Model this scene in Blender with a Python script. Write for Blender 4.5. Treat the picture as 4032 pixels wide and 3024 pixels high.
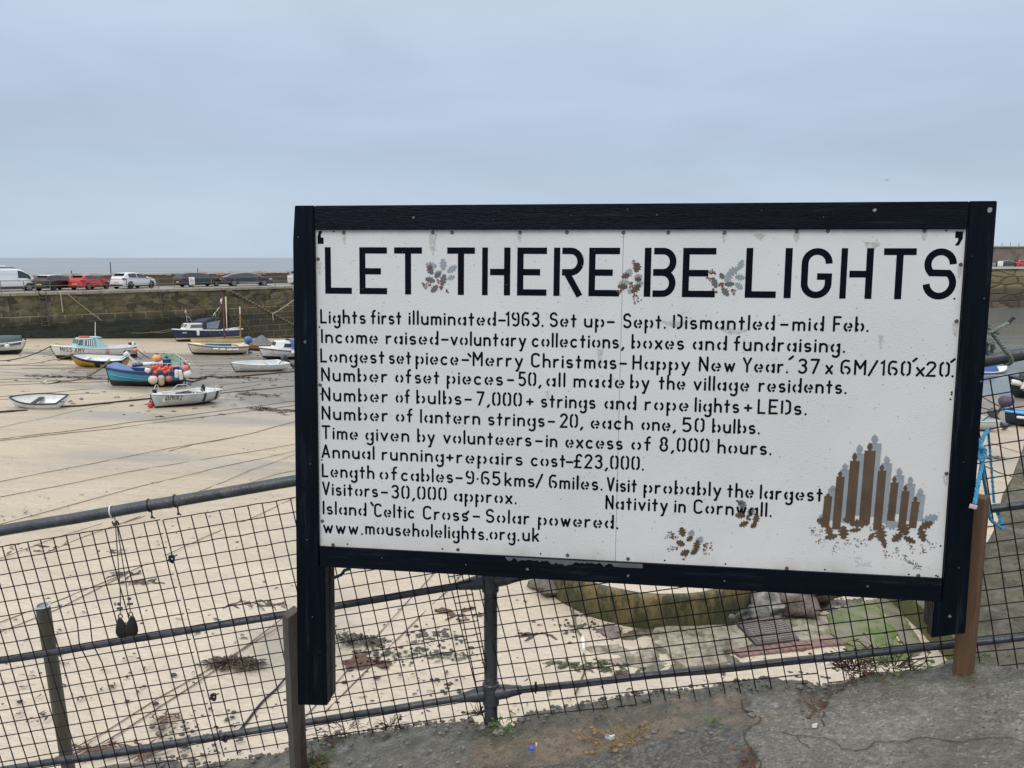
import bpy, bmesh, math, random
from mathutils import Vector, Matrix, noise as mnoise
random.seed(7)
PI = math.pi
for o in list(bpy.data.objects):
    bpy.data.objects.remove(o)
SC = bpy.context.scene
COL = SC.collection

# ------------------------------------------------------------------ camera
F_PX, CX, CY = 3029.0, 2016.0, 1512.0          # the photograph's own pixels (4032 x 3024)
PITCH = math.radians(9.33)
cam_d = bpy.data.cameras.new("camera")
cam_d.sensor_width = 36.0
cam_d.lens = 36.0 * F_PX / 4032.0
cam_d.clip_start = 0.05
cam_d.clip_end = 60000
cam = bpy.data.objects.new("camera", cam_d)
COL.objects.link(cam)
cam.location = (0, 0, 0)                        # the eye is the origin; ground under it is about z = -1.65
cam.rotation_euler = (PI / 2 - PITCH, 0, 0)
SC.camera = cam

# ------------------------------------------------------------------ sky and light (overcast)
SUN_EL, SUN_AZ = math.radians(52), math.radians(205)   # azimuth clockwise from +Y: behind the viewer
w = bpy.data.worlds.new("World")
SC.world = w
w.use_nodes = True
nt = w.node_tree
nt.nodes.clear()
N = nt.nodes.new
wout = N("ShaderNodeOutputWorld")
bg_clear = N("ShaderNodeBackground"); bg_clear.inputs[1].default_value = 0.06
sky = N("ShaderNodeTexSky"); sky.sky_type = 'NISHITA'; sky.sun_disc = False
sky.sun_elevation = SUN_EL; sky.sun_rotation = SUN_AZ
nt.links.new(sky.outputs[0], bg_clear.inputs[0])
bg_cloud = N("ShaderNodeBackground")
tc = N("ShaderNodeTexCoord")
sep = N("ShaderNodeSeparateXYZ"); nt.links.new(tc.outputs["Generated"], sep.inputs[0])
ramp = N("ShaderNodeValToRGB")                   # cloud brightness by height above the horizon
nt.links.new(sep.outputs[2], ramp.inputs[0])
cr = ramp.color_ramp
cr.elements[0].position = 0.0; cr.elements[0].color = (0.535, 0.655, 0.785, 1)
cr.elements[1].position = 1.0; cr.elements[1].color = (1.728, 1.728, 1.739, 1)
for pos, c in [(0.05, (0.54, 0.66, 0.792, 1)), (0.12, (0.487, 0.595, 0.745, 1)), (0.22, (0.518, 0.620, 0.787, 1)), (0.30, (0.594, 0.684, 0.828, 1)), (0.5, (1.080, 1.113, 1.190, 1))]:
    e = cr.elements.new(pos); e.color = c
# soft stretched cloud banks
mp = N("ShaderNodeMapping"); mp.inputs["Scale"].default_value = (1.6, 1.6, 6.5)
nt.links.new(tc.outputs["Generated"], mp.inputs[0])
nz = N("ShaderNodeTexNoise"); nz.inputs["Scale"].default_value = 1.5; nz.inputs["Detail"].default_value = 5; nz.inputs["Roughness"].default_value = 0.5
nz.inputs["Distortion"].default_value = 0.5
nt.links.new(mp.outputs[0], nz.inputs[0])
mr = N("ShaderNodeMapRange"); mr.inputs[1].default_value = 0.3; mr.inputs[2].default_value = 0.7
mr.inputs[3].default_value = 0.925; mr.inputs[4].default_value = 1.065
nt.links.new(nz.outputs[0], mr.inputs[0])
mul = N("ShaderNodeMix"); mul.data_type = 'RGBA'; mul.blend_type = 'MULTIPLY'; mul.inputs[0].default_value = 1.0
nt.links.new(ramp.outputs[0], mul.inputs[6]); nt.links.new(mr.outputs[0], mul.inputs[7])
nt.links.new(mul.outputs[2], bg_cloud.inputs[0]); bg_cloud.inputs[1].default_value = 1.0
mixs = N("ShaderNodeMixShader"); mixs.inputs[0].default_value = 0.93
nt.links.new(bg_clear.outputs[0], mixs.inputs[1]); nt.links.new(bg_cloud.outputs[0], mixs.inputs[2])
nt.links.new(mixs.outputs[0], wout.inputs[0])
sun_d = bpy.data.lights.new("sun", 'SUN')
sun_d.energy = 1.45; sun_d.angle = math.radians(28); sun_d.color = (1.0, 0.965, 0.91)
sun = bpy.data.objects.new("sun", sun_d); COL.objects.link(sun)
sdir = Vector((math.sin(SUN_AZ) * math.cos(SUN_EL), math.cos(SUN_AZ) * math.cos(SUN_EL), math.sin(SUN_EL)))
sun.rotation_euler = sdir.to_track_quat('Z', 'Y').to_euler()
sun.location = (0, -20, 40)
SC.view_settings.view_transform = 'Standard'
SC.view_settings.look = 'None'
SC.view_settings.exposure = 0.0
SC.view_settings.gamma = 1.0

# ------------------------------------------------------------------ helpers: pixels to places
def ray(px, py):
    a, b = px - CX, py - CY
    return Vector((a, F_PX * math.cos(PITCH) - b * math.sin(PITCH), -F_PX * math.sin(PITCH) - b * math.cos(PITCH)))
def at(px, py, Y):
    d = ray(px, py)
    return d * (Y / d.y)
def on(px, py, fn):
    """where the sight line meets the height field fn(x, y)"""
    d = ray(px, py)
    t = 0.0005
    for _ in range(60):
        p = d * t
        z = fn(p.x, p.y)
        t2 = z / d.z
        t += (t2 - t) * 0.7
    return d * t
def sand_z(x, y):
    return -5.35 - 0.042 * x - 0.05 * y
def ground_z(x, y):
    return -2.15 + (0.24 if x > 0 else 0.20) * x + 0.15 * (3.35 - y)
WATER_Z = -9.3
def fbm(x, y, z=0.0, o=4):
    return mnoise.fractal(Vector((x, y, z)), 1.0, 2.0, o)

# ------------------------------------------------------------------ helpers: objects
def tag(o, label=None, cat=None, group=None, kind=None):
    if label: o["label"] = label
    if cat: o["category"] = cat
    if group: o["group"] = group
    if kind: o["kind"] = kind
    return o
def thing(name, label, cat, loc=(0, 0, 0), rot=None, group=None):
    o = bpy.data.objects.new(name, None)
    COL.objects.link(o)
    o.empty_display_size = 0.1
    o.location = loc
    if rot is not None:
        if isinstance(rot, Matrix): o.rotation_euler = rot.to_euler()
        else: o.rotation_euler = rot
    return tag(o, label, cat, group)
def copy_tree(o, parent=None):
    c = o.copy(); COL.objects.link(c)
    if parent is not None: c.parent = parent
    for ch in o.children: copy_tree(ch, c)
    return c

class MB:
    """collects shapes for ONE mesh object"""
    def __init__(s):
        s.v = []; s.f = []; s.m = []; s.M = None
    def add(s, vs, fs, mi=0):
        b = len(s.v)
        if s.M is not None: vs = [s.M @ Vector(q) for q in vs]
        s.v += [tuple(q) for q in vs]
        s.f += [tuple(b + i for i in q) for q in fs]
        s.m += [mi] * len(fs)
        return b
    def box(s, c, d, M=None, mi=0):
        x, y, z = (k / 2 for k in d)
        vs = [Vector((a * x, b * y, e * z)) for a in (-1, 1) for b in (-1, 1) for e in (-1, 1)]
        if M is not None: vs = [M @ q for q in vs]
        vs = [q + Vector(c) for q in vs]
        s.add(vs, [(0, 1, 3, 2), (4, 6, 7, 5), (0, 4, 5, 1), (2, 3, 7, 6), (0, 2, 6, 4), (1, 5, 7, 3)], mi)
    def rbox(s, c, d, r=0.01, M=None, mi=0):
        """box with chamfered edges"""
        bm = bmesh.new()
        bmesh.ops.create_cube(bm, size=1)
        for q in bm.verts: q.co = Vector((q.co.x * d[0], q.co.y * d[1], q.co.z * d[2]))
        bmesh.ops.bevel(bm, geom=list(bm.edges), offset=min(r, min(d) * .45), segments=2, affect='EDGES', profile=.5)
        for q in bm.verts:
            if M is not None: q.co = M @ q.co
            q.co += Vector(c)
        bm.verts.index_update()
        s.add([q.co.copy() for q in bm.verts], [[q.index for q in f.verts] for f in bm.faces], mi)
        bm.free()
    def tube(s, pts, r, n=8, mi=0, caps=True, closed=False):
        pts = [Vector(q) for q in pts]
        if len(pts) < 2: return
        rr = r if isinstance(r, (list, tuple)) else [r] * len(pts)
        vs = []; fs = []
        up = None
        k = len(pts)
        for i, p in enumerate(pts):
            if closed: t = pts[(i + 1) % k] - pts[i - 1]
            else: t = pts[min(i + 1, k - 1)] - pts[max(i - 1, 0)]
            if t.length < 1e-9: t = Vector((0, 0, 1))
            t.normalize()
            if up is None: up = Vector((0, 0, 1)) if abs(t.z) < .9 else Vector((1, 0, 0))
            a = t.cross(up)
            if a.length < 1e-6: a = t.cross(Vector((0.3, 1, 0.2)))
            a.normalize()
            b = a.cross(t); up = b
            for j in range(n):
                th = 2 * PI * j / n
                vs.append(p + (a * math.cos(th) + b * math.sin(th)) * rr[i])
        for i in range(k if closed else k - 1):
            i2 = (i + 1) % k
            for j in range(n):
                fs.append((i * n + j, i * n + (j + 1) % n, i2 * n + (j + 1) % n, i2 * n + j))
        if caps and not closed:
            fs.append(tuple(range(n))[::-1]); fs.append(tuple(range((k - 1) * n, k * n)))
        s.add(vs, fs, mi)
    def lathe(s, prof, n=16, c=(0, 0, 0), M=None, mi=0):
        """profile of (r, z) turned about local z"""
        vs = []; fs = []
        for (r, zz) in prof:
            for j in range(n):
                th = 2 * PI * j / n
                q = Vector((r * math.cos(th), r * math.sin(th), zz))
                if M is not None: q = M @ q
                vs.append(q + Vector(c))
        for i in range(len(prof) - 1):
            for j in range(n):
                fs.append((i * n + j, i * n + (j + 1) % n, (i + 1) * n + (j + 1) % n, (i + 1) * n + j))
        fs.append(tuple(range(n))[::-1]); fs.append(tuple(range((len(prof) - 1) * n, len(prof) * n)))
        s.add(vs, fs, mi)
    def ball(s, c, r, n=14, M=None, mi=0, jit=0.0, sd=0):
        if not isinstance(r, (tuple, list)): r = (r, r, r)
        m = max(5, n // 2)
        vs = []; fs = []
        for i in range(m + 1):
            ph = -PI / 2 + PI * i / m
            for j in range(n):
                th = 2 * PI * j / n
                q = Vector((math.cos(ph) * math.cos(th), math.cos(ph) * math.sin(th), math.sin(ph)))
                if jit: q = q * (1 + jit * mnoise.noise(q * 1.3 + Vector((sd * 3.1, sd * 1.7, sd))) + jit * .5 * mnoise.noise(q * 3.1 + Vector((sd, 5, sd))))
                q = Vector((q.x * r[0], q.y * r[1], q.z * r[2]))
                if M is not None: q = M @ q
                vs.append(q + Vector(c))
        for i in range(m):
            for j in range(n):
                fs.append((i * n + j, i * n + (j + 1) % n, (i + 1) * n + (j + 1) % n, (i + 1) * n + j))
        s.add(vs, fs, mi)
    def prism(s, poly, thick, fr=None, mi=0):
        """2-D outline (x, y) given thickness along local z: fr maps (x, y, z) to a place"""
        fr = fr or (lambda x, y, z: Vector((x, y, z)))
        n = len(poly)
        vs = [fr(x, y, 0) for x, y in poly] + [fr(x, y, thick) for x, y in poly]
        fs = [tuple(range(n))[::-1], tuple(range(n, 2 * n))] + [(i, (i + 1) % n, n + (i + 1) % n, n + i) for i in range(n)]
        s.add(vs, fs, mi)
    def build(s, name, mats, parent=None, smooth=True, angle=40, loc=None):
        me = bpy.data.meshes.new(name)
        me.from_pydata(s.v, [], s.f)
        if not isinstance(mats, (list, tuple)): mats = [mats]
        for q in mats: me.materials.append(q)
        if len(mats) > 1: me.polygons.foreach_set("material_index", s.m)
        bm = bmesh.new(); bm.from_mesh(me)
        bmesh.ops.remove_doubles(bm, verts=bm.verts, dist=1e-6)
        bmesh.ops.recalc_face_normals(bm, faces=bm.faces)
        bm.to_mesh(me); bm.free()
        if smooth:
            me.polygons.foreach_set("use_smooth", [True] * len(me.polygons))
            try: me.set_sharp_from_angle(angle=math.radians(angle))
            except Exception: pass
        me.update()
        o = bpy.data.objects.new(name, me)
        COL.objects.link(o)
        if parent is not None: o.parent = parent
        if loc is not None: o.location = loc
        return o

# ------------------------------------------------------------------ materials
def pm(name, base, rough=0.5, var=0.18, scale=6.0, bump=0.0, bscale=40.0, metal=0.0, spec=0.5, stain=None, stain_amt=0.5, stain_scale=3.0, stretch=(1, 1, 1), coat=0.0):
    m = bpy.data.materials.new(name); m.use_nodes = True
    t = m.node_tree; b = t.nodes["Principled BSDF"]
    L = t.links.new; A = t.nodes.new
    co = A("ShaderNodeTexCoord"); mpp = A("ShaderNodeMapping"); mpp.inputs["Scale"].default_value = stretch
    L(co.outputs["Object"], mpp.inputs[0])
    n1 = A("ShaderNodeTexNoise"); n1.inputs["Scale"].default_value = scale; n1.inputs["Detail"].default_value = 6; n1.inputs["Roughness"].default_value = .62
    L(mpp.outputs[0], n1.inputs[0])
    rp = A("ShaderNodeMapRange"); rp.inputs[1].default_value = .25; rp.inputs[2].default_value = .75; rp.inputs[3].default_value = 1 - var; rp.inputs[4].default_value = 1 + var
    L(n1.outputs[0], rp.inputs[0])
    mx = A("ShaderNodeMix"); mx.data_type = 'RGBA'; mx.blend_type = 'MULTIPLY'; mx.inputs[0].default_value = 1
    mx.inputs[6].default_value = (*base, 1); L(rp.outputs[0], mx.inputs[7])
    colr = mx.outputs[2]
    if stain:
        n2 = A("ShaderNodeTexNoise"); n2.inputs["Scale"].default_value = stain_scale; n2.inputs["Detail"].default_value = 7; n2.inputs["Roughness"].default_value = .68
        L(mpp.outputs[0], n2.inputs[0])
        r2 = A("ShaderNodeMapRange"); r2.inputs[1].default_value = .64 - .28 * stain_amt; r2.inputs[2].default_value = .82 - .28 * stain_amt
        L(n2.outputs[0], r2.inputs[0])
        m2 = A("ShaderNodeMix"); m2.data_type = 'RGBA'; L(r2.outputs[0], m2.inputs[0]); L(colr, m2.inputs[6]); m2.inputs[7].default_value = (*stain, 1)
        colr = m2.outputs[2]
    L(colr, b.inputs["Base Color"])
    rr = A("ShaderNodeMapRange"); rr.inputs[3].default_value = max(.02, rough - .12); rr.inputs[4].default_value = min(1, rough + .12)
    L(n1.outputs[0], rr.inputs[0]); L(rr.outputs[0], b.inputs["Roughness"])
    b.inputs["Metallic"].default_value = metal
    b.inputs["Specular IOR Level"].default_value = spec
    if coat: b.inputs["Coat Weight"].default_value = coat; b.inputs["Coat Roughness"].default_value = .08
    if bump:
        n3 = A("ShaderNodeTexNoise"); n3.inputs["Scale"].default_value = bscale; n3.inputs["Detail"].default_value = 5
        L(mpp.outputs[0], n3.inputs[0])
        bp = A("ShaderNodeBump"); bp.inputs["Strength"].default_value = bump; bp.inputs["Distance"].default_value = .02
        L(n3.outputs[0], bp.inputs["Height"]); L(bp.outputs[0], b.inputs["Normal"])
    return m
def glass_mat(name, col=(.02, .025, .03), rough=.06):
    return pm(name, col, rough, .2, 2.0, spec=.8)

M = {}
M['galv'] = pm('galvanised_pipe', (.050, .058, .067), .38, .4, 14, .2, 60, .25, .5, (.10, .105, .105), .40, 11)
M['wire'] = pm('rusted_wire', (.014, .011, .015), .6, .4, 30, 0, 40, .0, .2, (.035, .018, .018), .45, 11)
M['black_plastic'] = pm('black_plastic', (.012, .012, .014), .4, .3, 20)
M['white_plastic'] = pm('white_plastic', (.72, .72, .70), .4, .08, 20)
M['black_wood'] = pm('black_painted_timber', (.0018, .0042, .0088), .38, .5, 5, .30, 42, 0, .09, (.020, .025, .030), .25, 5, (.6, 3, 9))
M['black_wood_v'] = pm('black_painted_upright', (.0018, .0042, .0088), .38, .5, 5, .30, 42, 0, .09, (.020, .025, .030), .25, 5, (9, 3, .6))
M['chip'] = pm('dull_chip', (.10, .105, .11), .7, .4, 40)
M['bare_wood'] = pm('weathered_bare_timber', (.27, .27, .26), .7, .3, 8, .5, 60, stretch=(1, 3, 12))
M['post_wood'] = pm('brown_stained_timber', (.14, .084, .05), .6, .28, 4, .35, 50, 0, .25, (.065, .036, .022), .40, 3, (14, 14, .7))
M['old_wood'] = pm('wet_grey_timber', (.088, .075, .066), .6, .35, 4, .4, 50, 0, .4, (.028, .014, .010), .56, 2.2, (9, 9, .9))
M['letter'] = pm('black_stencil_paint', (.003, .004, .009), .55, .3, 30, spec=.06)
M['screw'] = pm('dull_screw', (.13, .115, .10), .45, .4, 90, .2, 200, .7)
M['holly_brown'] = pm('faded_brown_stencil', (.155, .075, .036), .6, .25, 40)
M['holly_red'] = pm('rust_red_stencil', (.155, .06, .035), .6, .3, 50)
M['stencil_grey'] = pm('grey_stencil_paint', (.34, .39, .44), .6, .12, 30)
M['stencil_dark'] = pm('dark_grey_stencil', (.11, .115, .12), .6, .25, 30)
M['pencil'] = pm('faint_pencil', (.45, .46, .48), .7, .1, 30)
M['stain'] = pm('grime_stain', (.40, .385, .35), .6, .1, 30)
# ------------------------------------------------------------------ shader building blocks for the large surfaces
class SH:
    def __init__(s, name, rough=.5, spec=.5):
        s.m = bpy.data.materials.new(name); s.m.use_nodes = True
        s.t = s.m.node_tree; s.b = s.t.nodes["Principled BSDF"]
        s.b.inputs["Roughness"].default_value = rough
        s.b.inputs["Specular IOR Level"].default_value = spec
        s.co = s.t.nodes.new("ShaderNodeTexCoord").outputs["Object"]
    def L(s, a, b): s.t.links.new(a, b)
    def A(s, k): return s.t.nodes.new(k)
    def mapped(s, scale=(1, 1, 1), rot=(0, 0, 0), src=None):
        q = s.A("ShaderNodeMapping"); q.inputs["Scale"].default_value = scale; q.inputs["Rotation"].default_value = rot
        s.L(src or s.co, q.inputs[0]); return q.outputs[0]
    def noise(s, scale, detail=5, rough=.6, vec=None, dist=0.0):
        q = s.A("ShaderNodeTexNoise"); q.inputs["Scale"].default_value = scale; q.inputs["Detail"].default_value = detail
        q.inputs["Roughness"].default_value = rough; q.inputs["Distortion"].default_value = dist
        s.L(vec or s.co, q.inputs[0]); return q.outputs[0]
    def vor(s, scale, feature='F1', out="Distance", vec=None, rnd=1.0):
        q = s.A("ShaderNodeTexVoronoi"); q.feature = feature; q.inputs["Scale"].default_value = scale
        q.inputs["Randomness"].default_value = rnd
        s.L(vec or s.co, q.inputs[0]); return q.outputs[out]
    def step(s, v, a, b, lo=0.0, hi=1.0):
        q = s.A("ShaderNodeMapRange"); q.inputs[1].default_value = a; q.inputs[2].default_value = b
        q.inputs[3].default_value = lo; q.inputs[4].default_value = hi; s.L(v, q.inputs[0]); return q.outputs[0]
    def math(s, op, a, b=None):
        q = s.A("ShaderNodeMath"); q.operation = op
        for i, k in enumerate((a, b)):
            if k is None: continue
            if isinstance(k, (int, float)): q.inputs[i].default_value = k
            else: s.L(k, q.inputs[i])
        return q.outputs[0]
    def mix(s, f, a, b, mode='MIX'):
        q = s.A("ShaderNodeMix"); q.data_type = 'RGBA'; q.blend_type = mode
        for i, k in ((0, f), (6, a), (7, b)):
            if isinstance(k, (int, float)) and i == 0: q.inputs[0].default_value = k
            elif isinstance(k, tuple): q.inputs[i].default_value = (*k, 1)
            else: s.L(k, q.inputs[i])
        return q.outputs[2]
    def attr(s, name):
        q = s.A("ShaderNodeAttribute"); q.attribute_name = name; return q.outputs["Fac"]
    def axis(s, i, src=None):
        q = s.A("ShaderNodeSeparateXYZ"); s.L(src or s.co, q.inputs[0]); return q.outputs[i]
    def bump(s, h, strength=.5, dist=.02, prev=None):
        q = s.A("ShaderNodeBump"); q.inputs["Strength"].default_value = strength; q.inputs["Distance"].default_value = dist
        s.L(h, q.inputs["Height"])
        if prev is not None: s.L(prev, q.inputs["Normal"])
        return q.outputs[0]
    def done(s, col, rough=None, normal=None):
        s.L(col, s.b.inputs["Base Color"])
        if rough is not None: s.L(rough, s.b.inputs["Roughness"])
        if normal is not None: s.L(normal, s.b.inputs["Normal"])
        return s.m
def set_attr(o, name, vals):
    a = o.data.attributes.new(name, 'FLOAT', 'POINT')
    a.data.foreach_set("value", vals)

# ------------------------------------------------------------------ sand
s = SH("wet_sand", .5)
v1 = s.mapped((.10, .42, 1), (0, 0, .10))
big = s.noise(.8, 5, .6, v1, .6)
streak = s.noise(1.0, 6, .68, s.mapped((.22, 3.2, 1), (0, 0, .09)), .4)
grain = s.noise(11, 6, .7)
col = s.mix(s.step(big, .35, .7), (.515, .435, .31), (.44, .365, .25))
col = s.mix(s.step(streak, .42, .70, 0, .8), col, (.315, .27, .205))
col = s.mix(s.step(grain, .3, .75, 0, .25), col, (.50, .435, .335))
ripple = s.noise(3.2, 5, .72, s.mapped((.5, 2.4, 1), (0, 0, .12)), .8)
col = s.mix(s.step(ripple, .46, .68, 0, .5), col, (.34, .29, .22))
drym = s.step(s.math('ADD', s.axis(1), s.step(s.noise(.25, 4, .6), .3, .7, -5, 5)), 22, 12)
col = s.mix(s.math('MULTIPLY', drym, .6), col, s.mix(s.step(grain, .35, .65), (.66, .585, .485), (.56, .495, .405)))
wet = s.attr("wet")
wetn = s.math('ADD', wet, s.step(s.noise(.35, 5, .65, s.mapped((.35, 1.0, 1))), .3, .7, -.55, .45))
wetm = s.step(wetn, .25, .95)
col = s.mix(wetm, col, (.30, .265, .21))
mudn = s.math('ADD', s.attr("mud"), s.step(s.noise(1.1, 6, .7, s.mapped((.25, 1.6, 1), (0, 0, .08)), .5), .3, .7, -.4, .4))
mudm = s.step(mudn, .30, .66)
mudc = s.mix(s.step(s.noise(1.3, 6, .7, s.mapped((.22, 3.0, 1), (0, 0, .09)), .4), .36, .62), (.070, .064, .055), (.235, .21, .17))
col = s.mix(s.math('MULTIPLY', mudm, .92), col, mudc)
# thin dark wrack lines and specks left by the tide
speck = s.step(s.noise(8.0, 7, .74, s.mapped((.6, 1.4, 1))), .62, .67, 0, .85)
speck = s.math('MULTIPLY', speck, s.step(s.noise(.55, 4, .6), .40, .62))
col = s.mix(speck, col, (.10, .085, .065))
rough = s.mix(wetm, (.55, .55, .55), (.34, .34, .34))
rough = s.mix(mudm, rough, (.33, .33, .33))
fine = s.noise(13, 6, .78, s.mapped((.6, 1.7, 1), (0, 0, .2)))  # paler and darker sand tones paint in the light and shade of small ripples
col = s.mix(s.step(fine, .45, .68, 0, .5), col, (.30, .25, .18)); col = s.mix(s.step(fine, .46, .30, 0, .4), col, (.64, .55, .42))
h = s.math('ADD', s.noise(2.2, 5, .6, s.mapped((.3, 2.2, 1), (0, 0, .09))), s.math('MULTIPLY', s.noise(9, 5, .7), .6))
dry = s.math('SUBTRACT', 1.0, s.math('MULTIPLY', wetm, .85))
hb = s.math('MULTIPLY', h, dry)
SAND = s.done(col, rough, s.bump(hb, .7, .07))
def lin(a, b, n): return [a + (b - a) * i / (n - 1) for i in range(n)]
xs = lin(-95, -26, 60)[:-1] + lin(-26, -8, 70)[:-1] + lin(-8, 9, 150)[:-1] + lin(9, 62, 55)
ys = lin(2.8, 26, 190)[:-1] + lin(26, 60, 90)[:-1] + lin(60, 116, 40)
def blob(px, py, rx, ry):
    p = on(px, py, sand_z); return (p.x, p.y, rx, ry)
WET = [blob(1000, 1610, 7, 3.2), blob(690, 1540, 5, 2.2), blob(520, 1530, 5, 1.8), blob(800, 1650, 8, 2.0), blob(1120, 1850, 3.5, 1.6), blob(500, 1800, 4, 1.4), blob(2300, 1450, 30, 22), blob(1200, 2520, .9, 1.8), blob(820, 1480, 9, 5), blob(3900, 1800, 3, 3)]
MUD = [blob(930, 1490, 15, 6), blob(1080, 1420, 10, 9), blob(700, 1410, 9, 5), blob(1130, 1570, 4, 2.2), blob(950, 1500, 9, 3.6), blob(1060, 1440, 7, 6), blob(1120, 1530, 5, 3), blob(3950, 1620, 5, 7), blob(1400, 1500, 10, 8), blob(330, 1485, 2.2, .8), blob(760, 1460, 5, 3), blob(450, 1400, 9, 3), blob(3850, 1560, 8, 7)]
def blobs(x, y, lst):
    t = 0.0
    for bx, by, rx, ry in lst:
        d = ((x - bx) / rx) ** 2 + ((y - by) / ry) ** 2
        if d < 4: t = max(t, math.exp(-d * 1.1))
    return t
mb = MB()
vs = []; wetv = []; mudv = []
for y in ys:
    for x in xs:
        near = max(0.0, 1 - max(0, y - 24) / 20)
        z = sand_z(x, y) + near * (.05 * fbm(x * .5, y * .9, 0, 3) + .012 * fbm(x * 2.5, y * 5, 3, 3)) + .06 * fbm(x * .1, y * .2, 7, 2)
        if y < 7: z -= 0.0
        vs.append((x, y, z)); wetv.append(blobs(x, y, WET)); mudv.append(blobs(x, y, MUD))
nx = len(xs)
fs = [(j * nx + i, j * nx + i + 1, (j + 1) * nx + i + 1, (j + 1) * nx + i) for j in range(len(ys) - 1) for i in range(nx - 1)]
me = bpy.data.meshes.new("sand"); me.from_pydata(vs, [], fs); me.materials.append(SAND)
me.polygons.foreach_set("use_smooth", [True] * len(fs))
sand = bpy.data.objects.new("sand", me); COL.objects.link(sand)
set_attr(sand, "wet", wetv); set_attr(sand, "mud", mudv)
tag(sand, "pale wet harbour sand at low tide", "sand", kind="structure")

# ------------------------------------------------------------------ sea (one sheet to the horizon, also the water inside the harbour mouth)
s = SH("sea_water", .12)
d = s.axis(1)
wv = s.mapped((.35, 1, 1), (0, 0, .15))
n1 = s.noise(.9, 6, .6, wv); n2 = s.noise(.06, 5, .6, s.mapped((.3, 1.2, 1))); n3 = s.noise(.010, 5, .62, s.mapped((.25, 1.5, 1)))
far = s.step(d, 60, 420)
col = s.mix(s.step(n3, .3, .7), (.145, .18, .205), (.195, .235, .26))
col = s.mix(far, (.105, .115, .10), col)
# broken white crests offshore
crest = s.math('MULTIPLY', s.step(s.noise(.05, 7, .75, s.mapped((.35, 1.3, 1))), .655, .69), s.step(s.noise(.012, 3, .5), .50, .6))
crest = s.math('MULTIPLY', crest, s.step(d, 260, 420))
col = s.mix(s.math('MULTIPLY', crest, .75), col, (.75, .78, .80))
rough = s.mix(far, (.10, .10, .10), (.42, .42, .42))
b1 = s.bump(n1, .30, .05); b2 = s.bump(n2, .35, .5, b1)
WATER = s.done(col, rough, b2)
mb = MB(); mb.add([(-30000, 20, WATER_Z), (30000, 20, WATER_Z), (30000, 45000, WATER_Z), (-30000, 45000, WATER_Z)], [(0, 1, 2, 3)])
tag(mb.build("sea", WATER, smooth=False), "grey green sea reaching the horizon", "sea", kind="structure")

# ------------------------------------------------------------------ the harbour quay
Q0 = Vector((-23.3, 82.6, 0)); QD = Vector((.748, .6637, 0)).normalized(); QH = Vector((QD.y, -QD.x, 0))   # along, and towards the harbour
QTOP = -2.95
def quay(sx, back, z): return Q0 + QD * sx - QH * back + Vector((0, 0, z))
def quay_s(px, back, z=QTOP):
    """distance along the quay seen in image column px"""
    r = ray(px, 1100); k = r.x / r.y
    a = Q0 - QH * back
    # (a.x + s qx) / (a.y + s qy) = k
    return (k * a.y - a.x) / (QD.x - k * QD.y)
s = SH("quay_masonry", .75, .4)
mp1 = s.mapped((1, 1, 1))
dn = s.A("ShaderNodeVectorMath"); dn.operation = 'MULTIPLY_ADD'
nq = s.A("ShaderNodeTexNoise"); nq.inputs["Scale"].default_value = .8; nq.inputs["Detail"].default_value = 3; s.L(s.co, nq.inputs[0])
s.L(nq.outputs["Color"], dn.inputs[0]); dn.inputs[1].default_value = (.35, .12, .12); s.L(s.co, dn.inputs[2])
swz = s.A("ShaderNodeSeparateXYZ"); s.L(dn.outputs[0], swz.inputs[0])
cmb = s.A("ShaderNodeCombineXYZ"); s.L(swz.outputs[0], cmb.inputs[0]); s.L(swz.outputs[2], cmb.inputs[1])
bk = s.A("ShaderNodeTexBrick"); bk.offset = .5; bk.inputs["Scale"].default_value = 1
bk.inputs["Brick Width"].default_value = 1.35; bk.inputs["Row Height"].default_value = .62; bk.inputs["Mortar Size"].default_value = .055; bk.inputs["Mortar Smooth"].default_value = .3; bk.inputs["Bias"].default_value = -.2
bk.inputs["Color1"].default_value = (.105, .086, .052, 1); bk.inputs["Color2"].default_value = (.045, .040, .028, 1); bk.inputs["Mortar"].default_value = (.25, .21, .135, 1)
s.L(cmb.outputs[0], bk.inputs[0])
col = bk.outputs[0]
rv = s.mapped((1.0, 1.0, 1.9), (0, 0, 0), dn.outputs[0])
rc = s.vor(1.25, 'F1', "Color", rv); re_ = s.vor(1.25, 'DISTANCE_TO_EDGE', "Distance", rv)
rub = s.mix(s.axis(0, rc), (.032, .029, .020), (.155, .132, .085)); rub = s.mix(s.step(re_, .0, .05, .8, 0), rub, (.030, .026, .018))
col = s.mix(s.step(s.math('ADD', s.axis(2), s.step(s.noise(.4, 4), .3, .7, -.5, .5)), -5.0, -4.7), col, rub)
n = s.noise(1.6, 7, .7)
col = s.mix(s.step(n, .46, .7, 0, .6), col, (.030, .027, .019))
zax = s.axis(2)
lich = s.math('MULTIPLY', s.step(s.noise(.55, 6, .68), .50, .66), s.step(zax, -5.9, -4.6))
col = s.mix(s.math('MULTIPLY', lich, .68), col, (.15, .128, .020))
pale = s.math('MULTIPLY', s.step(s.noise(.8, 5, .6, s.mapped((1.6, 1, .10))), .60, .68), s.step(zax, -6.2, -5.2))
col = s.mix(s.math('MULTIPLY', pale, .5), col, (.20, .185, .14))
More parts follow.
